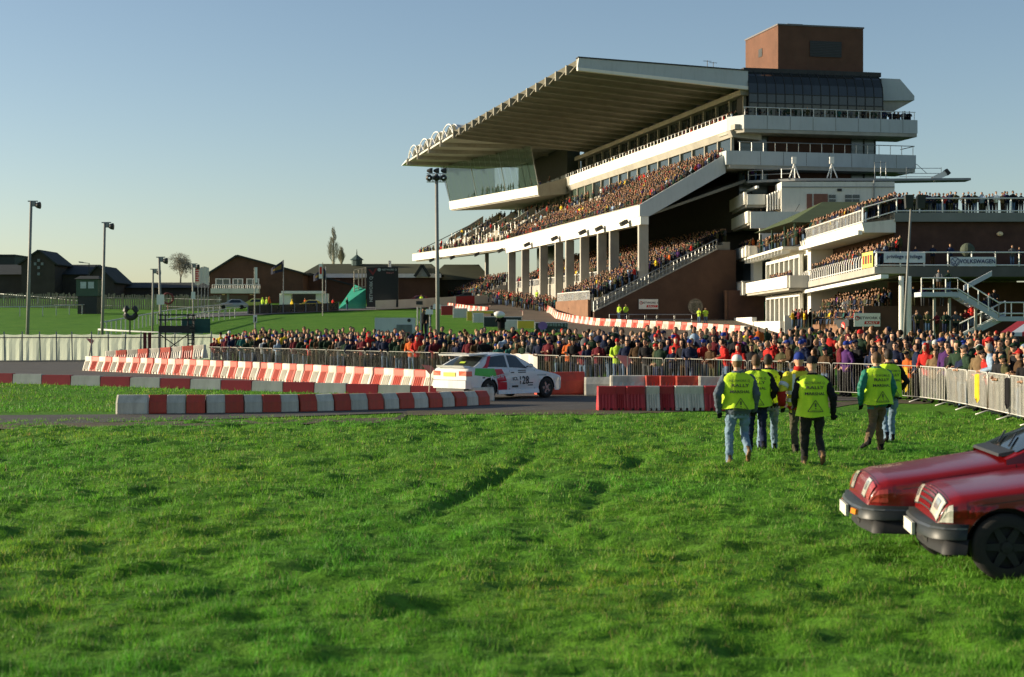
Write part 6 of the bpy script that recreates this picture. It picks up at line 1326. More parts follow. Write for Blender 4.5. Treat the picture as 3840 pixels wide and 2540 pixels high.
for x, y in ((145, 977), (132, 990), (158, 990), (145, 1004), (145, 1028)): p = at(x, y, 279.9); obj('gable_light', MB().box(p.x - .22, p.x + .22, 279.85, 279.95, p.z - .25, p.z + .25), M('dull_pane', (.2, .24, .24), .3), h1)
far_house('brick_house', 'small dark gabled building beside the second lamp post', 282, 318, 428, 1056, 367, 1000, 12, DGB, SLATE)
bx = at(0, 960, 300); t = thing('flat_roofed_house', 'flat-topped dark green block behind the left gable', 'building', (bx.x, 300, 7.5)); obj('wall', MB().box(bx.x - 25, at(55, 960, 300).x, 300, 310, 7, bx.z), M('dark_green_clad', (.05, .065, .05), .8), t); obj('roof', MB().box(bx.x - 25.3, at(58, 960, 300).x, 299.7, 310.3, bx.z, bx.z + .25), SLATE, t)
long_block('shed', 'long low dark shed under the bare tree', 290, 430, 790, 1080, 1057, 10, DGB, SLATE)
h2 = far_house('clubhouse', 'brick gabled clubhouse with white first-floor balcony', 255, 785, 1135, 1028, 890, 962, 16, DBR, SLATE)
def fp(x0, x1, y0, y1, Y, th=.1): a, b = at(x0, y1, Y), at(x1, y0, Y); return MB().box(a.x, b.x, Y - th, Y, a.z, b.z)
for x0, x1 in ((812, 860), (876, 908), (928, 968)):
    wn = obj('window', fp(x0, x1, 1048, 1082, 254.98), M('pale_glass', (.10, .125, .12), .12, .3, .6, spec=.7), h2)  # pale tone stands in for the reflection in these panes
    for q0, q1, r0, r1 in ((x0 - 4, x0, 1045, 1084), (x1, x1 + 4, 1045, 1084), ((x0 + x1) / 2 - 1.5, (x0 + x1) / 2 + 1.5, 1048, 1082), (x0, x1, 1045, 1048)): obj('window_frame', fp(q0, q1, r0, r1, 254.85), WPAINT(), h2)
    wn = wn; obj('curtain', fp(x0 + (x1 - x0) * .55, x1 - 3, 1050, 1080, 254.93, .03), M('curtain_tan', (.2, .14, .1), .9), h2)
obj('balcony', fp(796, 975, 1083, 1101, 253.2, 1.4), WHITE(), h2); m = MB()
for i in range(24): p = at(796 + i * 7.8, 1083, 251.9); m.tube([p, p + Vector((0, 0, .62))], .03, 4)
a, b = at(796, 1068, 251.9), at(976, 1068, 251.9); m.tube([a, b], .05, 4); obj('balcony_rail', m, WPAINT(), h2)
obj('ground_glazing', fp(800, 930, 1108, 1150, 254.98), M('dull_glazing', (.10, .085, .06), .4), h2)
for x in (838, 942): obj('porch_lamp', fp(x - 5, x + 5, 1103, 1107, 253.5), M('lamp_cover', (.6, .5, .3), .5), h2)
obj('porch_post', fp(852, 860, 1101, 1152, 253.0, .3), GREYP(), h2)
far_house('brick_outbuilding', 'low dark gabled wing between clubhouse and long stables', 262, 1080, 1330, 1075, 1160, 1030, 14, DBR, SLATE)
lb = long_block('stable_block', 'long mossy-roofed building with white fascia and roof cupola', 275, 1150, 1640, 1027, 984, 14, DBR, GRROOF, 2.0, WPAINT())
lb2 = long_block('stable_block', 'mossy-roofed building showing under the far end of grandstand', 285, 1620, 1830, 1050, 985, 18, M('olive_wall', (.06, .06, .04), .9), GRROOF, 2.5)
p, q, r = at(1556, 1038, 273.5), at(1612, 1038, 273.5), at(1584, 995, 273.5); obj('gablet', MB().prism([p, q, r], (0, 5, 0)), M('pale_gable', (.30, .33, .33), .8), lb)
for s0, s1 in ((p, r), (r, q)): obj('barge_board', MB().beam(s0 - Vector((0, .4, 0)), s1 - Vector((0, .4, 0)), .3, .5), SLATE, lb)
c = at(1338, 984, 281); cu = obj('cupola', MB().lathe([(.95, -.6), (.95, .35), (1.25, .4), (.5, 1.0), (.12, 1.3), (.03, 2.3)], c, 'z', 8), M('verdigris', (.05, .09, .085), .7), lb)
obj('hoarding', fp(1228, 1275, 1048, 1082, 274), M('brick_patch', (.22, .10, .06), .9), lb)
# trees: a bare spreading one and two poplars
def bare_tree(name, label, base, H, spread, seed, upright=False, levels=5):
    rnd = random.Random(seed); t = thing(name, label, 'tree', base); tr = MB(); cr = MB(); base = Vector(base)
    def grow(p, d, l, r, k):
        q = p + d * l; mid = p.lerp(q, .5) + Vector((rnd.uniform(-.05, .05), rnd.uniform(-.05, .05), 0)) * l
        (tr if k < 2 else cr).tube([p, mid, q], [r, r * .85, r * .7], 5 if k < 3 else 3, caps=False)
        if k >= levels: return
        n = rnd.choice((3, 4)) if not upright else rnd.choice((3, 4, 5))
        for i in range(n):
            ax = Vector((rnd.gauss(0, 1), rnd.gauss(0, 1), rnd.gauss(0, .5))).normalized(); ang = rnd.uniform(.45, 1.05) if not upright else rnd.uniform(.1, .32)
            nd = (Matrix.Rotation(ang, 3, ax) @ d); nd = (nd + Vector((0, 0, .03 if not upright else .25))).normalized(); grow(p.lerp(q, rnd.uniform(.6, 1)), nd, l * rnd.uniform(.62, .82), max(.009, r * .55), k + 1)
    if upright:
        tr.tube([base, base + Vector((0, 0, H * .95))], [.3, .05], 6)
        for i in range(120):
            z = H * (.02 + .93 * i / 120); a = rnd.uniform(0, 6.28); f = .12 + .88 * (1 - i / 120); grow(base + Vector((0, 0, z)), Vector((math.cos(a) * .5, math.sin(a) * .5, 1)).normalized(), spread * .75 * f * rnd.uniform(.7, 1.1) + .12, .022, levels - 2)
    else: grow(base, Vector((.03, 0, 1)), H * .25, .26 * spread, 0)
    BK = M('bark_' + str(upright), (.30, .29, .23) if not upright else (.34, .33, .25), .95, .2, 2); obj('trunk', tr, BK, t); obj('crown', cr, BK, t); return t
bare_tree('bare_tree', 'leafless spreading tree behind the long low shed', at(676, 1085, 300), 9.6, .8, 11, levels=7)
bare_tree('poplar_tree', 'tall slim leafless poplar behind the long stables', at(1250, 1000, 300), 7.4, 1.9, 3, True)
bare_tree('poplar_tree', 'shorter leafless poplar just right of the tall one', at(1280, 1000, 302), 3.6, 1.2, 4, True)
# street light beyond the left building
a = at(334, 1003, 278); t = thing('street_light', 'slender street light above the left slate roof', 'street light', (a.x, 278, 8)); obj('pole', MB().tube([(a.x, 278, 8), at(334, 988, 278), at(298, 984, 278)], .09, 5), DARK(), t); obj('lamp_head', MB().beam(at(312, 985, 278), at(296, 983, 278), .3, .2), GREYP(), t)
# tall masts with floodlights or loudspeakers
def mast(label, x, yt, xb, yb, Y, head, r=.09):
    tp, bt = at(x, yt, Y), at(xb, yb, Y); z0 = zg(0, Y); bt = tp.lerp(bt, (tp.z - z0) / max(.1, tp.z - bt.z)); t = thing('floodlight_mast', label, 'mast', bt, group='tall masts'); obj('pole', MB().tube([bt, tp], [r * 1.25, r], 8), M('mast_steel', (.22, .22, .2), .6, .2, 1), t, smooth=True)
    if head == 'horn':
        obj('bracket', MB().beam(tp + Vector((-.25, 0, 0)), tp + Vector((.5, 0, 0)), .1, .08), GREYP(), t); c = tp + Vector((.55, 0, -.32)); obj('lamp_head', MB().lathe([(.1, -.25), (.22, -.1), (.28, .12), (.26, .15), (.05, .1)], c, 'x', 14), DARK(), t, smooth=True); obj('lamp_housing', MB().box(tp.x + .1, tp.x + .34, tp.y - .1, tp.y + .1, tp.z - .4, tp.z - .05), GREYP(), t)
    elif head == 'cluster':
        fr = MB()
        for z in (0, -.5): fr.tube([tp + Vector((-.6, 0, z)), tp + Vector((.6, 0, z))], .035, 5)
        for x_ in (-.22, .22): fr.tube([tp + Vector((x_, 0, -.5)), tp + Vector((x_, 0, 0))], .035, 5)
        obj('bracket', fr, WPAINT(), t)
        for x_ in (-.45, 0, .43): obj('lamp_head', MB().lathe([(.08, -.2), (.19, -.1), (.21, .18), (.05, .15)], tp + Vector((x_, -.1, -.25)), 'y', 12), DARK(), t, smooth=True)
        for x_ in (-.4, 0, .45): obj('lamp_head', MB().lathe([(.06, -.2), (.16, 0), (.18, .15), (.05, .12)], tp + Vector((x_, .2, .2)), 'x', 12), DARK(), t, smooth=True)
    else:
        for dx in (-.14, .42): obj('loudspeaker', MB().hexa([tp + Vector(v) for v in ((dx - .15, -.2, -.5), (dx + .15, -.2, -.5), (dx + .13, .2, -.5), (dx - .13, .2, -.5), (dx - .2, -.25, .12), (dx + .2, -.25, .12), (dx + .17, .2, .08), (dx - .17, .2, .08))]), DARK(), t)
    return t
mast('tallest slim mast with a horn lamp at the far left', 117, 755, 103, 1255, 122, 'horn', .11); mast('second slim mast with a horn lamp, right of the dark gable', 393, 835, 383, 1255, 128, 'horn', .10)
mast('short mast with a horn lamp, in front of the white rail', 574, 1010, 572, 1230, 150, 'horn', .08); mast('mast with a bell-shaped lamp beside a white notice board', 597, 965, 603, 1240, 135, 'horn', .10)
mast('slim dark mast left of the white flagged banner', 722, 990, 725, 1200, 165, 'horn', .08); mast('tall mast carrying a cluster of six floodlights before the grandstand', 1637, 652, 1642, 1245, 97, 'cluster', .10)
mast('leaning pale mast with two black loudspeakers at the right stand', 3418, 742, 3388, 1290, 74, 'speaker', .05)
# white sheeted fence along the left, its posts, and top wire
wf = thing('sheeted_fence', 'pale sheeted fence with posts along the left of the track', 'fence', (-30, 106, 0)); SHT = M('fence_sheet', (.62, .68, .58), .7, .14, .6, stain=.12); _t = SHT.node_tree; _tr = _t.nodes.new('ShaderNodeBsdfTranslucent'); _tr.inputs[0].default_value = (.6, .66, .52, 1); _ms = _t.nodes.new('ShaderNodeMixShader'); _ms.inputs[0].default_value = .5; _t.links.new(_t.nodes['Principled BSDF'].outputs[0], _ms.inputs[1]); _t.links.new(_tr.outputs[0], _ms.inputs[2]); _t.links.new(_ms.outputs[0], _t.nodes['Material Output'].inputs[0])
def fline(x): t = (x + 300) / 1100; return Vector(((x - 1920) * (104 + 6 * t) / F, 104 + 6 * t, 0))
X = -300; k = 0
while X < 800:
    a, b = fline(X), fline(X + 64); h = 1.78; n = 5; vs = []
    for i in range(n + 1): p = a.lerp(b, i / n); o = .05 * math.sin(i * 2.3 + k); vs += [(p.x, p.y + o, .05), (p.x, p.y + o * .6, 1.1), (p.x, p.y + .02, h - .05 * math.sin(math.pi * i / n))]
    obj('sheet_panel', MB().add(vs, [(3 * i + j, 3 * i + 3 + j, 3 * i + 4 + j, 3 * i + 1 + j) for i in range(n) for j in (0, 1)]), SHT, wf); 
    p = a + Vector((random.uniform(-.1, .1), -.08, 0)); obj('fence_post', MB().tube([p, p + Vector((random.uniform(-.08, .08), 0, 1.95))], .045, 5), GREYP(), wf); k += 1; X += 64
obj('fence_top_rail', MB().tube([fline(-300) + Vector((0, -.1, 1.55)), fline(800) + Vector((0, -.1, 1.55))], .03, 4), M('rust_rail', (.12, .09, .07), .8), wf)
# brown chestnut paling along the top of the field
pf = thing('paling_fence', 'grey-brown paling fence climbing along the far field', 'fence', (-60, 250, 5)); m = MB(); PALW = M('weathered_pale', (.24, .22, .16), .9, .3, 1)
pts = [at(-200, 1128, 235), at(200, 1142, 230), at(420, 1158, 225), at(620, 1165, 222), at(830, 1178, 215)]
for a, b in zip(pts, pts[1:]):
    n = int((b - a).length / .35)
    for i in range(n): p = a.lerp(b, i / n); p.z = zg(p.x, p.y) ; h = 2.1 + random.uniform(-.15, .15); lx = random.uniform(-.1, .1); m.hexa([(p.x, p.y, p.z), (p.x + .2, p.y, p.z), (p.x + .2, p.y + .04, p.z), (p.x, p.y + .04, p.z), (p.x + lx, p.y, p.z + h), (p.x + .2 + lx, p.y, p.z + h), (p.x + .2 + lx, p.y + .04, p.z + h), (p.x + lx, p.y + .04, p.z + h)])
obj('pales', m, PALW, pf, kind='stuff'); m = MB()
for a, b in zip(pts, pts[1:]):
    for dz in (.5, 1.6): m.tube([Vector((a.x, a.y + .07, zg(a.x, a.y) + dz)), Vector((b.x, b.y + .07, zg(b.x, b.y) + dz))], .04, 4)
obj('fence_wire', m, GREYP(), pf)
# white running rails
RAILP = M('rail_paint', (.48, .50, .46), .6, .15, 1, stain=.2)
def rail(label, px, h, post_gap, r=.07, Ys=None):
    P = [G(*p) if Ys is None else at(p[0], p[1], Ys) for p in px]; t = thing('running_rail', label, 'rail', P[0]); obj('rail_bar', MB().tube([p + Vector((0, 0, h)) for p in P], r, 6), RAILP, t, smooth=True)
    for a, b in zip(P, P[1:]):
        n = max(1, int((b - a).length / post_gap))
        for i in range(n): p = a.lerp(b, i / n); p.z = zg(p.x, p.y); obj('rail_post', MB().tube([p, p + Vector((0, 0, h))], r * .8, 5), RAILP, t)
    return t
rail('white running rail across the far left field', [(-100, 1190), (160, 1186), (355, 1176)], 1.2, 2.2)
rail('white rail slanting up from the scaffold towards the white banner', [(380, 1262), (520, 1232), (640, 1205), (800, 1185), (870, 1178)], 1.3, 2.0, .08)
rail('second slanting white rail beside the first one', [(600, 1250), (700, 1228), (800, 1205), (900, 1190)], 1.2, 2.4)
rail('long low white rail curving at the head of the sheeted fence', [(370, 1276), (460, 1282), (560, 1288), (760, 1292)], .95, 2.5, .09)
rail('thin white rail high on the far left field', [(-100, 1118), (170, 1142), (290, 1158)], 1.1, 4.0)
# judge's hut on dark legs
c = G(327, 1178); hb = thing('judges_hut', 'green judges hut with window on a dark base in the far field', 'hut', c); w_ = 1.45
obj('base', MB().box(c.x - 1.25, c.x + 1.25, c.y, c.y + 2.2, c.z - .2, c.z + 2.3), DARK(), hb); obj('cabin', MB().box(c.x - 1.4, c.x + 1.4, c.y - .1, c.y + 2.4, c.z + 2.32, c.z + 4.5), M('hut_green', (.06, .10, .07), .7, .15, 1), hb)
for dx in (-.85, .15): obj('window', MB().box(c.x + dx, c.x + dx + .75, c.y - .16, c.y - .08, c.z + 3.3, c.z + 4.15), M('hut_pane', (.45, .52, .52), .3), hb)
obj('roof', MB().add([(c.x - 1.6, c.y - .4, c.z + 4.52), (c.x + 1.6, c.y - .4, c.z + 4.52), (c.x + 1.6, c.y + 2.7, c.z + 4.52), (c.x - 1.6, c.y + 2.7, c.z + 4.52), (c.x - 1.2, c.y + 1.1, c.z + 4.95), (c.x + 1.2, c.y + 1.1, c.z + 4.95)], [(0, 1, 5, 4), (1, 2, 5), (2, 3, 4, 5), (3, 0, 4), (3, 2, 1, 0)]), SLATE, hb)
# scaffold lookout at the left bend
c = G(665, 1357); sf = thing('scaffold_platform', 'black scaffold lookout platform behind the sheeted fence', 'scaffold', c); TB = M('scaffold_black', (.03, .03, .028), .6)
sc_ = lambda x, y: at(x, y, c.y)
for x in (600, 705):
    for dy in (0, 1.6): obj('upright', MB().tube([(sc_(x, 0).x, c.y + dy, 0), (sc_(x, 0).x, c.y + dy, sc_(x, 1178).z)], .05, 5), TB, sf)
obj('deck', MB().box(sc_(596, 0).x, sc_(712, 0).x, c.y - .1, c.y + 1.8, sc_(0, 1248).z, sc_(0, 1222).z), TB, sf); m = MB()
for z in (1182, 1200): m.tube([sc_(594, z), sc_(735, z)], .045, 5)
m.tube([sc_(600, 1330), sc_(705, 1255)], .035, 5); m.tube([sc_(600, 1255), sc_(705, 1330)], .035, 5); obj('brace', m, TB, sf); m = MB()
for i in range(9): m.tube([sc_(705, 1330 - i * 14), sc_(728, 1330 - i * 14)], .03, 4)
m.tube([sc_(728, 1340), sc_(728, 1180)], .035, 4); obj('ladder', m, TB, sf); obj('green_sheet', MB().box(sc_(660, 0).x, sc_(768, 0).x, c.y + 1.85, c.y + 1.9, sc_(0, 1250).z, sc_(0, 1195).z), M('tarp_green', (.025, .085, .07), .7, .2, 2), sf)
for x, l in ((542, 'left'), (560, 'right')):
    p = G(x, 1358); obj('gate_post', MB().box(p.x - .09, p.x + .09, p.y, p.y + .18, 0, 1.9), M('gate_red', (.12, .02, .02), .7), label='dark red gate post by the sheeted fence, %s of the pair' % l, cat='post', group='gate posts')
for x, l in ((410, 'left'), (435, 'right')):
    p = G(x, 1352); t = thing('crouching_bag', 'small dark bundle at the foot of the fence, %s one' % l, 'bag', p, group='bundles by the fence'); obj('sack', MB().ell(p + Vector((0, 0, .3)), (.28, .25, .42), 9, 7), DARK(), t, smooth=True); obj('neck', MB().ell(p + Vector((.03, 0, .72)), (.11, .1, .12), 7, 5), DARK(), t, smooth=True)
# horseshoe-shaped post, white notice boards
p = at(487, 1250, 118); t = thing('horseshoe_sign', 'black horseshoe-shaped sign on a post in the field', 'sign', (p.x, 118, 0)); obj('post', MB().tube([(p.x, 118, 0), at(487, 1195, 118)], .06, 5), DARK(), t); c = at(490, 1172, 118); obj('ring', MB().tube([c + Vector((.42 * math.cos(a), 0, .42 * math.sin(a))) for a in np.linspace(R(115), R(425), 12)], .2, 8), DARK(), t, smooth=True)
def notice(label, x, y0, y1, w, Y, mat, foot):
    a, b = at(x - w / 2, y1, Y), at(x + w / 2, y0, Y); z0 = zg(0, Y); t = thing('notice_board', label, 'sign', ((a.x + b.x) / 2, Y, z0), group='small white notice boards'); obj('board', MB().box(a.x, b.x, Y - .05, Y, a.z, b.z), mat, t); obj('post', MB().tube([((a.x + b.x) / 2, Y + .05, z0), ((a.x + b.x) / 2, Y + .05, a.z + .1)], .04, 5), GREYP(), t); return t
notice('blank white notice board on the bell-lamp mast', 602, 1105, 1143, 28, 133, WPAINT(), 1); notice('white notice board by the slim dark mast', 725, 1095, 1122, 15, 163, WPAINT(), 1); t = notice('white board with a black mark just above the fence crowd', 957, 1182, 1210, 14, 110, WPAINT(), 1); p = at(958, 1196, 109.9); obj('mark', MB().box(p.x - .04, p.x + .05, 109.85, 109.9, p.z - .2, p.z + .12), INK, t)
notice('tiny white board in front of the clubhouse', 820, 1115, 1134, 12, 240, WPAINT(), 1)
p = at(630, 1120, 190); t = thing('ring_sign', 'dark red ring-shaped sign on a short post', 'sign', (p.x, 190, zg(0, 190))); obj('ring', MB().tube([p + Vector((.62 * math.cos(a), 0, .62 * math.sin(a))) for a in np.linspace(0, 2 * math.pi, 16)], .13, 6), M('ring_red', (.16, .04, .035), .7), t, smooth=True); obj('post', MB().tube([p + Vector((0, 0, -.6)), (p.x, 190, zg(0, 190))], .06, 5), M('ring_red', (.16, .04, .035), .7), t)
# banners and flags on poles
a, b = at(730, 1066, 200), at(784, 1003, 200); t = thing('pole_banner', 'large white cloth banner with faint red print on four poles', 'banner', (a.x, 200, zg(0, 200))); n = 8; vs = []
for i in range(n + 1): x = a.x + (b.x - a.x) * i / n; vs += [(x, 200 + .08 * math.sin(i * 1.7), a.z - .15 * math.sin(i)), (x, 200 + .05 * math.sin(i * 2), b.z - .12 * math.sin(i * .9))]
obj('cloth', MB().add(vs, [(2 * i, 2 * i + 2, 2 * i + 3, 2 * i + 1) for i in range(n)]), M('banner_cream', (.66, .62, .54), .85, .1, 1), t); m = MB()
for i in range(6):
    z = b.z - .25 - i * .28; m.box(a.x + .12, a.x + .45 + .1 * (i % 2), 199.86, 199.88, z - .08, z + .06)
obj('print', m, REDI, t)
for i in range(4): x = a.x + .4 + i * .42; obj('pole', MB().tube([(x, 200.15, zg(0, 200)), (x, 200.15, b.z)], .05, 5), GREYP(), t)
def pole_sign(label, x, yt, yb, Y, w, y0, y1, red=True):
    tp = at(x, yt, Y); z0 = zg(0, Y); t = thing('banner_pole', label, 'banner', (tp.x, Y, z0), group='upright white banners'); obj('pole', MB().tube([(tp.x, Y, z0), tp], .06, 5), M('pole_pale', (.45, .42, .36), .6), t); a, b = at(x, y1, Y), at(x + w, y0, Y); obj('banner', MB().box(a.x, b.x, Y - .03, Y, a.z, b.z), WPAINT(), t)
    if red: obj('print', MB().box(a.x + .2 * (b.x - a.x), a.x + .8 * (b.x - a.x), Y - .05, Y - .035, a.z + .3 * (b.z - a.z), a.z + .8 * (b.z - a.z)), REDI, t)
    return t
pole_sign('upright white banner on a pole in front of the clubhouse', 955, 1003, 1160, 150, 10, 1003, 1060, False); pole_sign('upright white banner with red print left of the green netting', 1210, 985, 1165, 200, -14, 990, 1045); pole_sign('narrow white banner above the stable roof by the black screen', 1458, 978, 1130, 240, 9, 978, 1003, False)
for x, yt, l, sgn in ((1063, 975, 'navy and yellow flag flying beside the clubhouse roof', -1), (1222, 1000, 'dark flag drooping behind the upright red-printed banner', -1)):
    tp = at(x, yt, 215); t = thing('flag', l, 'flag', (tp.x, 215, zg(0, 215)), group='dark flags on poles'); obj('pole', MB().tube([(tp.x, 215, zg(0, 215)), tp], .06, 5), GREYP(), t); m = MB(); n = 6; vs = []
    for i in range(n + 1): u = i / n; vs += [(tp.x + sgn * 1.7 * u, 215 + .15 * math.sin(u * 7), tp.z - 1.0 * u - 1.5 + .5 * u), (tp.x + sgn * 1.7 * u, 215 + .15 * math.sin(u * 7), tp.z - 1.2 * u)]
    m.add(vs, [(2 * i, 2 * i + 2, 2 * i + 3, 2 * i + 1) for i in range(n)]); obj('cloth', m, M('flag_navy', (.02, .025, .05), .8), t); obj('cloth_patch', MB().add([(v[0], v[1] - .03, v[2] * .99 + tp.z * .01 - (.35 if k % 2 else -.35)) for k, v in enumerate(vs)], [(2 * i, 2 * i + 2, 2 * i + 3, 2 * i + 1) for i in range(1, n - 1)]), M('flag_gold', (.22, .15, .03), .8), t)
# show trailer, scaffold with green netting, black rally screen
z0 = zg(0, 236); t = thing('show_trailer', 'white opened-out exhibition trailer beside the netted scaffold', 'trailer', at(1140, 1150, 236)); obj('side_wing', fp(1052, 1096, 1102, 1152, 236, 1.2), WPAINT(), t); obj('side_wing', fp(1188, 1234, 1102, 1152, 236, 1.2), WPAINT(), t); obj('roof', fp(1064, 1220, 1093, 1103, 236.5, 2.5), WPAINT(), t); obj('interior', fp(1096, 1188, 1103, 1140, 237.5, .2), DARK(), t); obj('stage_skirt', fp(1096, 1188, 1140, 1152, 236, 1.0), GREYP(), t)
t = thing('netted_scaffold', 'scaffold wrapped in sea-green netting left of the black screen', 'scaffold', at(1330, 1160, 226)); NET = M('net_green', (.03, .36, .24), .8, .25, .6, alpha=.88)
obj('netting', MB().add([at(1372, 1085, 226), at(1372, 1162, 226), at(1262, 1165, 224), at(1330, 1068, 228)], [(0, 3, 2, 1)]), NET, t); obj('netting', MB().add([at(1330, 1068, 228), at(1262, 1165, 224), at(1290, 1165, 227)], [(0, 1, 2)]), NET, t)
for x in (1328, 1345, 1358, 1370): obj('upright', MB().tube([at(x, 1165, 226.5), at(x, 1003 + (1370 - x) * .3, 226.5)], .07, 5), M('scaffold_pale', (.4, .36, .28), .6), t)
for y in (1005, 1040, 1075): obj('ledger', MB().tube([at(1328, y + 8, 226.4), at(1372, y, 226.4)], .06, 5), M('scaffold_pale', (.4, .36, .28), .6), t)
YB = 225; t = thing('rally_screen', 'tall black rally hoarding with vertical lettering', 'hoarding', at(1435, 1150, YB)); obj('panel', fp(1376, 1494, 1003, 1152, YB, .5), M('screen_black', (.012, .014, .015), .5, .2, 1), t)
BN = M('pale_teal_ink', (.3, .38, .36), .6); p = at(1392, 1085, YB - .53); obj('lettering', lettering(MB(), 'NETWORK Q', .62, p, (0, 0, 1), (-1, 0, 0), True, .95), BN, t); p = at(1460, 1012, YB - .53); obj('lettering', lettering(MB(), 'NETWORK Q', .34, p, (1, 0, 0), (0, 0, 1), True, 1.0), BN, t); p = at(1463, 1024, YB - .53); obj('lettering', lettering(MB(), 'RALLY', .28, p, (1, 0, 0), (0, 0, 1), True, 1.3), M('pale_red_ink', (.4, .15, .14), .6), t)
c = at(1422, 1012, YB - .53); obj('emblem', MB().add([c + Vector((.24 * math.cos(a), 0, .24 * math.sin(a))) for a in np.linspace(0, 2 * math.pi, 14)[:-1]], [tuple(range(13))]), BN, t); a = at(1380, 1010, YB - .53); obj('red_tick', MB().add([a, a + Vector((.7, 0, -.9)), a + Vector((1.3, 0, .1)), a + Vector((1.0, 0, .1)), a + Vector((.7, 0, -.5)), a + Vector((.3, 0, 0))], [(0, 1, 2, 3, 4, 5)]), M('dull_red', (.14, .02, .02), .6), t)
# boards along the far road: dark fence, white hoardings, red insets
m = MB(); a, b = G(930, 1180), G(1270, 1168); t = thing('mesh_fence', 'dark mesh fence along the far road by yellow cars', 'fence', a); obj('mesh', MB().hexa([a, b, b + Vector((0, .05, 0)), a + Vector((0, .05, 0)), a + Vector((0, 0, 1.15)), b + Vector((0, 0, 1.15)), b + Vector((0, .05, 1.15)), a + Vector((0, .05, 1.15))]), M('mesh_dark', (.05, .045, .04), .9, .2, .5, alpha=.85), t)
for i in range(9): p = a.lerp(b, i / 8); obj('fence_post', MB().box(p.x - .05, p.x + .05, p.y - .12, p.y - .02, p.z, p.z + 1.3), GREYP(), t)
A_ = [G(1408, 1164), G(1480, 1161), G(1560, 1157), G(1640, 1150), G(1710, 1146), G(1780, 1142), G(1850, 1139), G(1900, 1138), G(1945, 1138)]
for i, (p, q) in enumerate(zip(A_, A_[1:])):
    col = i in (4, 6) ; o = obj('advert_board', MB().hexa([p, q, q + Vector((0, .2, 0)), p + Vector((0, .2, 0)), p + Vector((0, 0, 1.35)), q + Vector((0, 0, 1.35)), q + Vector((0, .2, 1.35)), p + Vector((0, .2, 1.35))]), KR if col else M('board_white', (.5, .52, .5), .7, .1, .5, stain=.15), label='%s low board, %s from left along the far apron' % ('dark red' if col else 'white', ordn(i + 1)), cat='board', group='low boards along the far apron')
def board(label, x0, x1, y0, y1, Y, mat, name='advert_board', txt=None):
    a, b = at(x0, y1, Y), at(x1, y0, Y); t = thing(name, label, 'board', (a.x, Y, a.z)); obj('panel', MB().box(a.x, b.x, Y - .06, Y, a.z, b.z), mat, t); obj('frame', MB().box(a.x - .05, b.x + .05, Y + .01, Y + .3, a.z - .02, b.z + .06), WPAINT(), t); return t
YEL = M('board_yellow', (.6, .45, .05), .7, .1, 1); BLKB = M('board_black', (.03, .04, .04), .7, .2, 1); WB = M('board_white', (.5, .52, .5), .7, .1, .5, stain=.15); RB = M('board_red', (.32, .035, .03), .7, .15, 1)
board('dark red advertising board left of the white one on far turf', 1655, 1698, 1148, 1182, 178, RB); board('white advertising board between red and yellow ones', 1700, 1752, 1158, 1192, 172, WB); board('yellow advertising board on the turf before the apron', 1752, 1770, 1168, 1203, 165, YEL); board('long yellow board end-on above the white one', 1772, 1850, 1167, 1176, 168, YEL); board('white board below the long yellow one', 1775, 1812, 1176, 1210, 160, WB); board('black advertising board beside the white one', 1815, 1955, 1190, 1226, 152, BLKB); board('white striped board in front of the black one', 1887, 1940, 1202, 1238, 146, WB); board('yellow board beside the purple-lettered banner', 1942, 2002, 1204, 1232, 144, YEL)
tb = board('black banner with purple blot and ghostly white letters', 2008, 2128, 1212, 1248, 140, BLKB)
c = at(2035, 1222, 139.85); obj('purple_blot', MB().add([c + Vector((.42 * math.cos(a), 0, .36 * math.sin(a))) for a in np.linspace(0, 2 * math.pi, 14)[:-1]], [tuple(range(13))]), M('blot_purple', (.22, .12, .36), .7), tb)
m = MB()
for i, (x, y, w, h) in enumerate(((2052, 1219, 8, 9), (2063, 1219, 6, 9), (2073, 1219, 6, 10), (2082, 1219, 7, 10), (2093, 1219, 6, 9), (2103, 1219, 8, 10), (2118, 1220, 6, 12), (2027, 1239, 7, 12), (2040, 1240, 8, 10), (2078, 1239, 7, 10), (2092, 1240, 7, 9), (2104, 1239, 7, 9), (2116, 1239, 6, 10))):
    a, b = at(x, y + h / 2, 139.9), at(x + w, y - h / 2, 139.9); s = .05
    m.box(a.x, a.x + s, 139.86, 139.9, a.z, b.z); m.box(b.x - s, b.x, 139.86, 139.9, a.z, b.z)
    m.box(a.x + s, b.x - s, 139.86, 139.9, b.z - s, b.z); 
    if i % 2: m.box(a.x + s, b.x - s, 139.86, 139.9, a.z, a.z + s)
obj('faint_letters', m, BN, tb, kind='stuff')
# white cabin beside the camera tower
c = G(1485, 1352); t = thing('white_cabin', 'white box cabin with dark panel behind the fence crowd', 'cabin', c); a, b = at(1405, 1330, c.y), at(1552, 1192, c.y); obj('box', MB().box(a.x, b.x, c.y, c.y + 2, 0, b.z), M('cabin_white', (.5, .55, .56), .6, .06, 1, stain=.15), t); p, q = at(1487, 1290, c.y), at(1545, 1218, c.y); obj('dark_panel', MB().box(p.x, q.x, c.y - .03, c.y - .005, p.z, q.z), M('cabin_panel', (.14, .17, .17), .5, .3, 2), t); m = MB(); s_ = at(1516, 1258, c.y - .04)
m.add([s_ + Vector((x, 0, z)) for x, z in ((-.35, -.3), (-.1, -.32), (.0, -.05), (.4, .1), (.35, .25), (-.05, .15), (-.2, -.1))], [(0, 1, 2, 3, 4, 5, 6)]); obj('panel_print', m, M('faded_red', (.28, .10, .09), .7), t); obj('vent', MB().lathe([(.12, -.04), (.001, -.05)], (at(1534, 1202, c.y).x, c.y, at(1534, 1202, c.y).z), 'y', 12), DARK(), t)
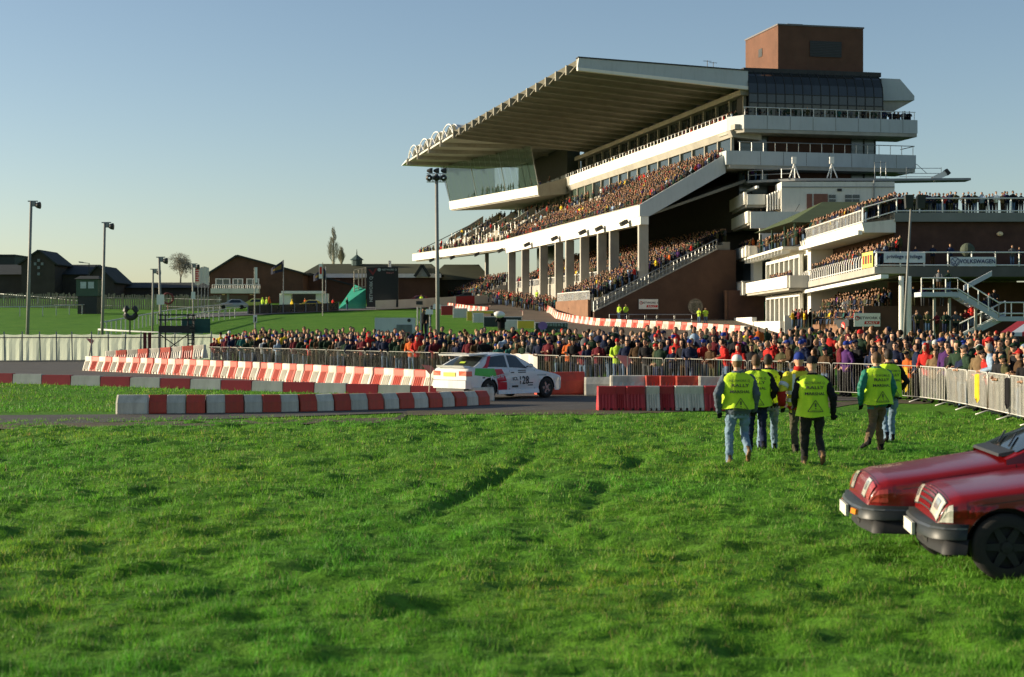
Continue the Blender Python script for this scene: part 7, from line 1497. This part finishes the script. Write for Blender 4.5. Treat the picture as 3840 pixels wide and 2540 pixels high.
p = at(1578, 1300, 104); t = thing('camera_tower', 'slim scaffold camera tower with black box behind the crowd', 'tower', (p.x, 104, 0))
for x in (1566, 1578, 1612): obj('upright', MB().tube([(at(x, 0, 104).x, 104, 0), at(x, 1150, 104)], .05, 5), STEEL(), t)
obj('deck', MB().box(at(1564, 0, 104).x, at(1616, 0, 104).x, 103.6, 105, at(0, 1262, 104).z, at(0, 1256, 104).z), GREYP(), t); obj('camera_box', MB().box(at(1562, 0, 104).x, at(1585, 0, 104).x, 103.6, 104.4, at(0, 1143, 104).z, at(0, 1130, 104).z), DARK(), t)
for x, l in ((1588, 'left'), (1606, 'right')): p = at(x, 1256, 104); o = add_person(p.x, 104.3, p.z, R(150), '', 'camera crew on the tower', 'olive' if l == 'right' else 'black', 'hair', .98, ('camera', 'sides')); o['label'] = 'camera crew member on the scaffold tower, %s of the two' % l
for x, y, l in ((1612, 1170, 'left'), (1640, 1150, 'right')): p = at(x, y, 101); t = thing('film_camera', 'white-shrouded film camera above the tower, %s one' % l, 'camera', p, group='shrouded cameras'); obj('hood', MB().hexa([p + Vector(v) for v in ((-.28, -.2, -.16), (.2, -.2, -.16), (.2, .2, -.16), (-.28, .2, -.16), (-.24, -.16, .17), (.2, -.16, .14), (.2, .16, .14), (-.24, .16, .17))]), WPAINT(), t); obj('lens', MB().tube([p + Vector((-.28, 0, 0)), p + Vector((-.42, 0, 0))], .07, 8), DARK(), t)
p = at(1880, 1300, 92); o = add_person(p.x, 92, at(1870, 1272, 92).z - .2, R(170), '', 'camera crew on the tower', 'black', 'hair', 1.0, ('camera',)); o['label'] = 'cameraman in black raised above the crowd with shrouded camera'
p = at(1872, 1180, 91.6); t = thing('film_camera', 'white-shrouded shoulder camera above the fence crowd', 'camera', p, group='shrouded cameras'); obj('hood', MB().ell(p, (.34, .22, .2), 10, 7), WPAINT(), t, smooth=True); obj('lens', MB().tube([p + Vector((-.3, 0, 0)), p + Vector((-.48, 0, -.02))], .08, 8), DARK(), t)
# small parked cars far off
def mini_car(label, x, y, L, col, rot=0):
    g = G(x, y); c = Car(len=4.1, crown=.03, arch=.33, wr=.29, wheels=(.8, 3.3), width=[(0, .7), (.3, .8), (3.8, .8), (4.1, .7)], sill=[(0, .3), (4.1, .3)], deck=[(0, .62), (.2, .74), (1.1, .88), (3.6, .92), (4.1, .8)], top=[(1.0, .86), (1.7, 1.32), (2.0, 1.4), (3.2, 1.36), (3.9, .9)], rail=[(1, .7), (2, .58), (3.3, .58), (3.9, .66)], cab=(1.0, 3.9))
    t = thing('parked_car', label, 'car', g + Vector((0, 0, .1)), rot, 'small cars parked by the far road'); obj('body', c.body(), col, t, off=False, smooth=True); obj('roof', c.cabin(), col, t, off=False, smooth=True); GL = GLASSD()
    obj('windscreen', c.screen(1.1, 1.75, .9), GL, t, off=False)
    for s in (1, -1):
        obj('side_window', c.side_glass([(1.5, .1), (3.3, .1), (3.1, .9), (1.85, .9)], s), GL, t, off=False)
        for wx in c.wheels: w_ = obj('wheel', MB().lathe([(.001, -.09), (.29, -.09), (.29, .09), (.001, .09)], (wx, s * .7, .29), 'y', 14), M('tyre_rubber', (.018, .017, .016), .8, .2, 20), t, off=False)
    return t
YC = M('car_yellow', (.62, .50, .05), .35, .06, 1, coat=.4); mini_car('yellow car parked behind the dark mesh fence, right one', 1105, 1166, 4, YC); mini_car('yellow-green car by the clubhouse porch', 895, 1160, 4, M('car_lime', (.45, .5, .1), .4), R(8)); mini_car('pale silver car at the end of the slanting rails', 815, 1163, 4, M('car_silver', (.35, .37, .36), .35, metal=.4), R(12)); mini_car('dark red car beyond the white boards', 1515, 1146, 4, M('car_maroon', (.16, .012, .012), .4), R(6)); mini_car('dark car parked left of the far barrier bend', 1700, 1130, 4, M('car_dark', (.04, .05, .05), .4), R(4))
# white estate ambulance near the stand
g = G(1840, 1128); t = thing('ambulance', 'white ambulance with coloured stripe in front of the grandstand terrace', 'ambulance', g, 0); obj('body', MB().prism([(g.x - 2.2, g.y, g.z + .4), (g.x + 2.6, g.y, g.z + .4), (g.x + 2.6, g.y, g.z + 2.3), (g.x - .9, g.y, g.z + 2.3), (g.x - 1.6, g.y, g.z + 1.4), (g.x - 2.2, g.y, g.z + 1.2)], (0, 1.9, 0)), WPAINT(), t); obj('windscreen', MB().beam((g.x - 1.58, g.y + .95, g.z + 1.5), (g.x - .98, g.y + .95, g.z + 2.2), 1.7, .06), GLASSD(), t)
for x in (-.6, .6): obj('window', MB().box(g.x + x, g.x + x + .9, g.y - .03, g.y - .005, g.z + 1.4, g.z + 2.0), GLASSD(), t)
obj('stripe', MB().box(g.x - 2.15, g.x + 2.6, g.y - .03, g.y - .006, g.z + .9, g.z + 1.1), M('lime_stripe', (.4, .5, .08), .6), t)
for x in (-1.5, 1.6): obj('wheel', MB().lathe([(.001, -.1), (.36, -.1), (.36, .1), (.001, .1)], (g.x + x, g.y, g.z + .36), 'y', 14), DARK(), t)
# people about the far road
for i, (x, y, Y, jc, l) in enumerate(((985, 1172, 222, 'lime', 'steward in yellow left of the trailer, first of three'), (1000, 1172, 223, 'lime', 'steward in yellow left of the trailer, middle of three'), (1010, 1172, 225, 'orange', 'steward in orange left of the trailer'), (1095, 1176, 212, 'yellow', 'person in yellow leaning on the yellow car'), (1145, 1170, 220, 'orange', 'person in orange behind the yellow car'), (1248, 1168, 218, 'red', 'person in red beside the green netting'), (1302, 1165, 221, 'dark green', 'person in dark green before the green netting'))):
    p = at(x, y, Y); o = add_person(p.x, Y, zg(0, Y), random.uniform(0, 6.28), '', 'people about the far road', jc, None, 1.0, ('pockets', 'sides', 'folded')); o['label'] = l
# steel pedestrian rail in front of the brick side wall
t = thing('guard_rail', 'white tubular guard rail below the brick side wall', 'rail', at(2460, 1215, 176)); m = MB(); YG = 176
for x0, x1 in ((2285, 2350), (2358, 2418), (2424, 2462), (2466, 2528), (2532, 2594)):
    a, b = at(x0, 1180, YG), at(x1, 1180, YG); z0 = zg(0, YG); m.tube([(a.x, YG, z0), a, b, (b.x, YG, z0)], .055, 5); m.tube([(a.x, YG, (a.z + z0) / 2), (b.x, YG, (b.z + z0) / 2)], .04, 5)
obj('rail_frame', m, STEEL(), t)
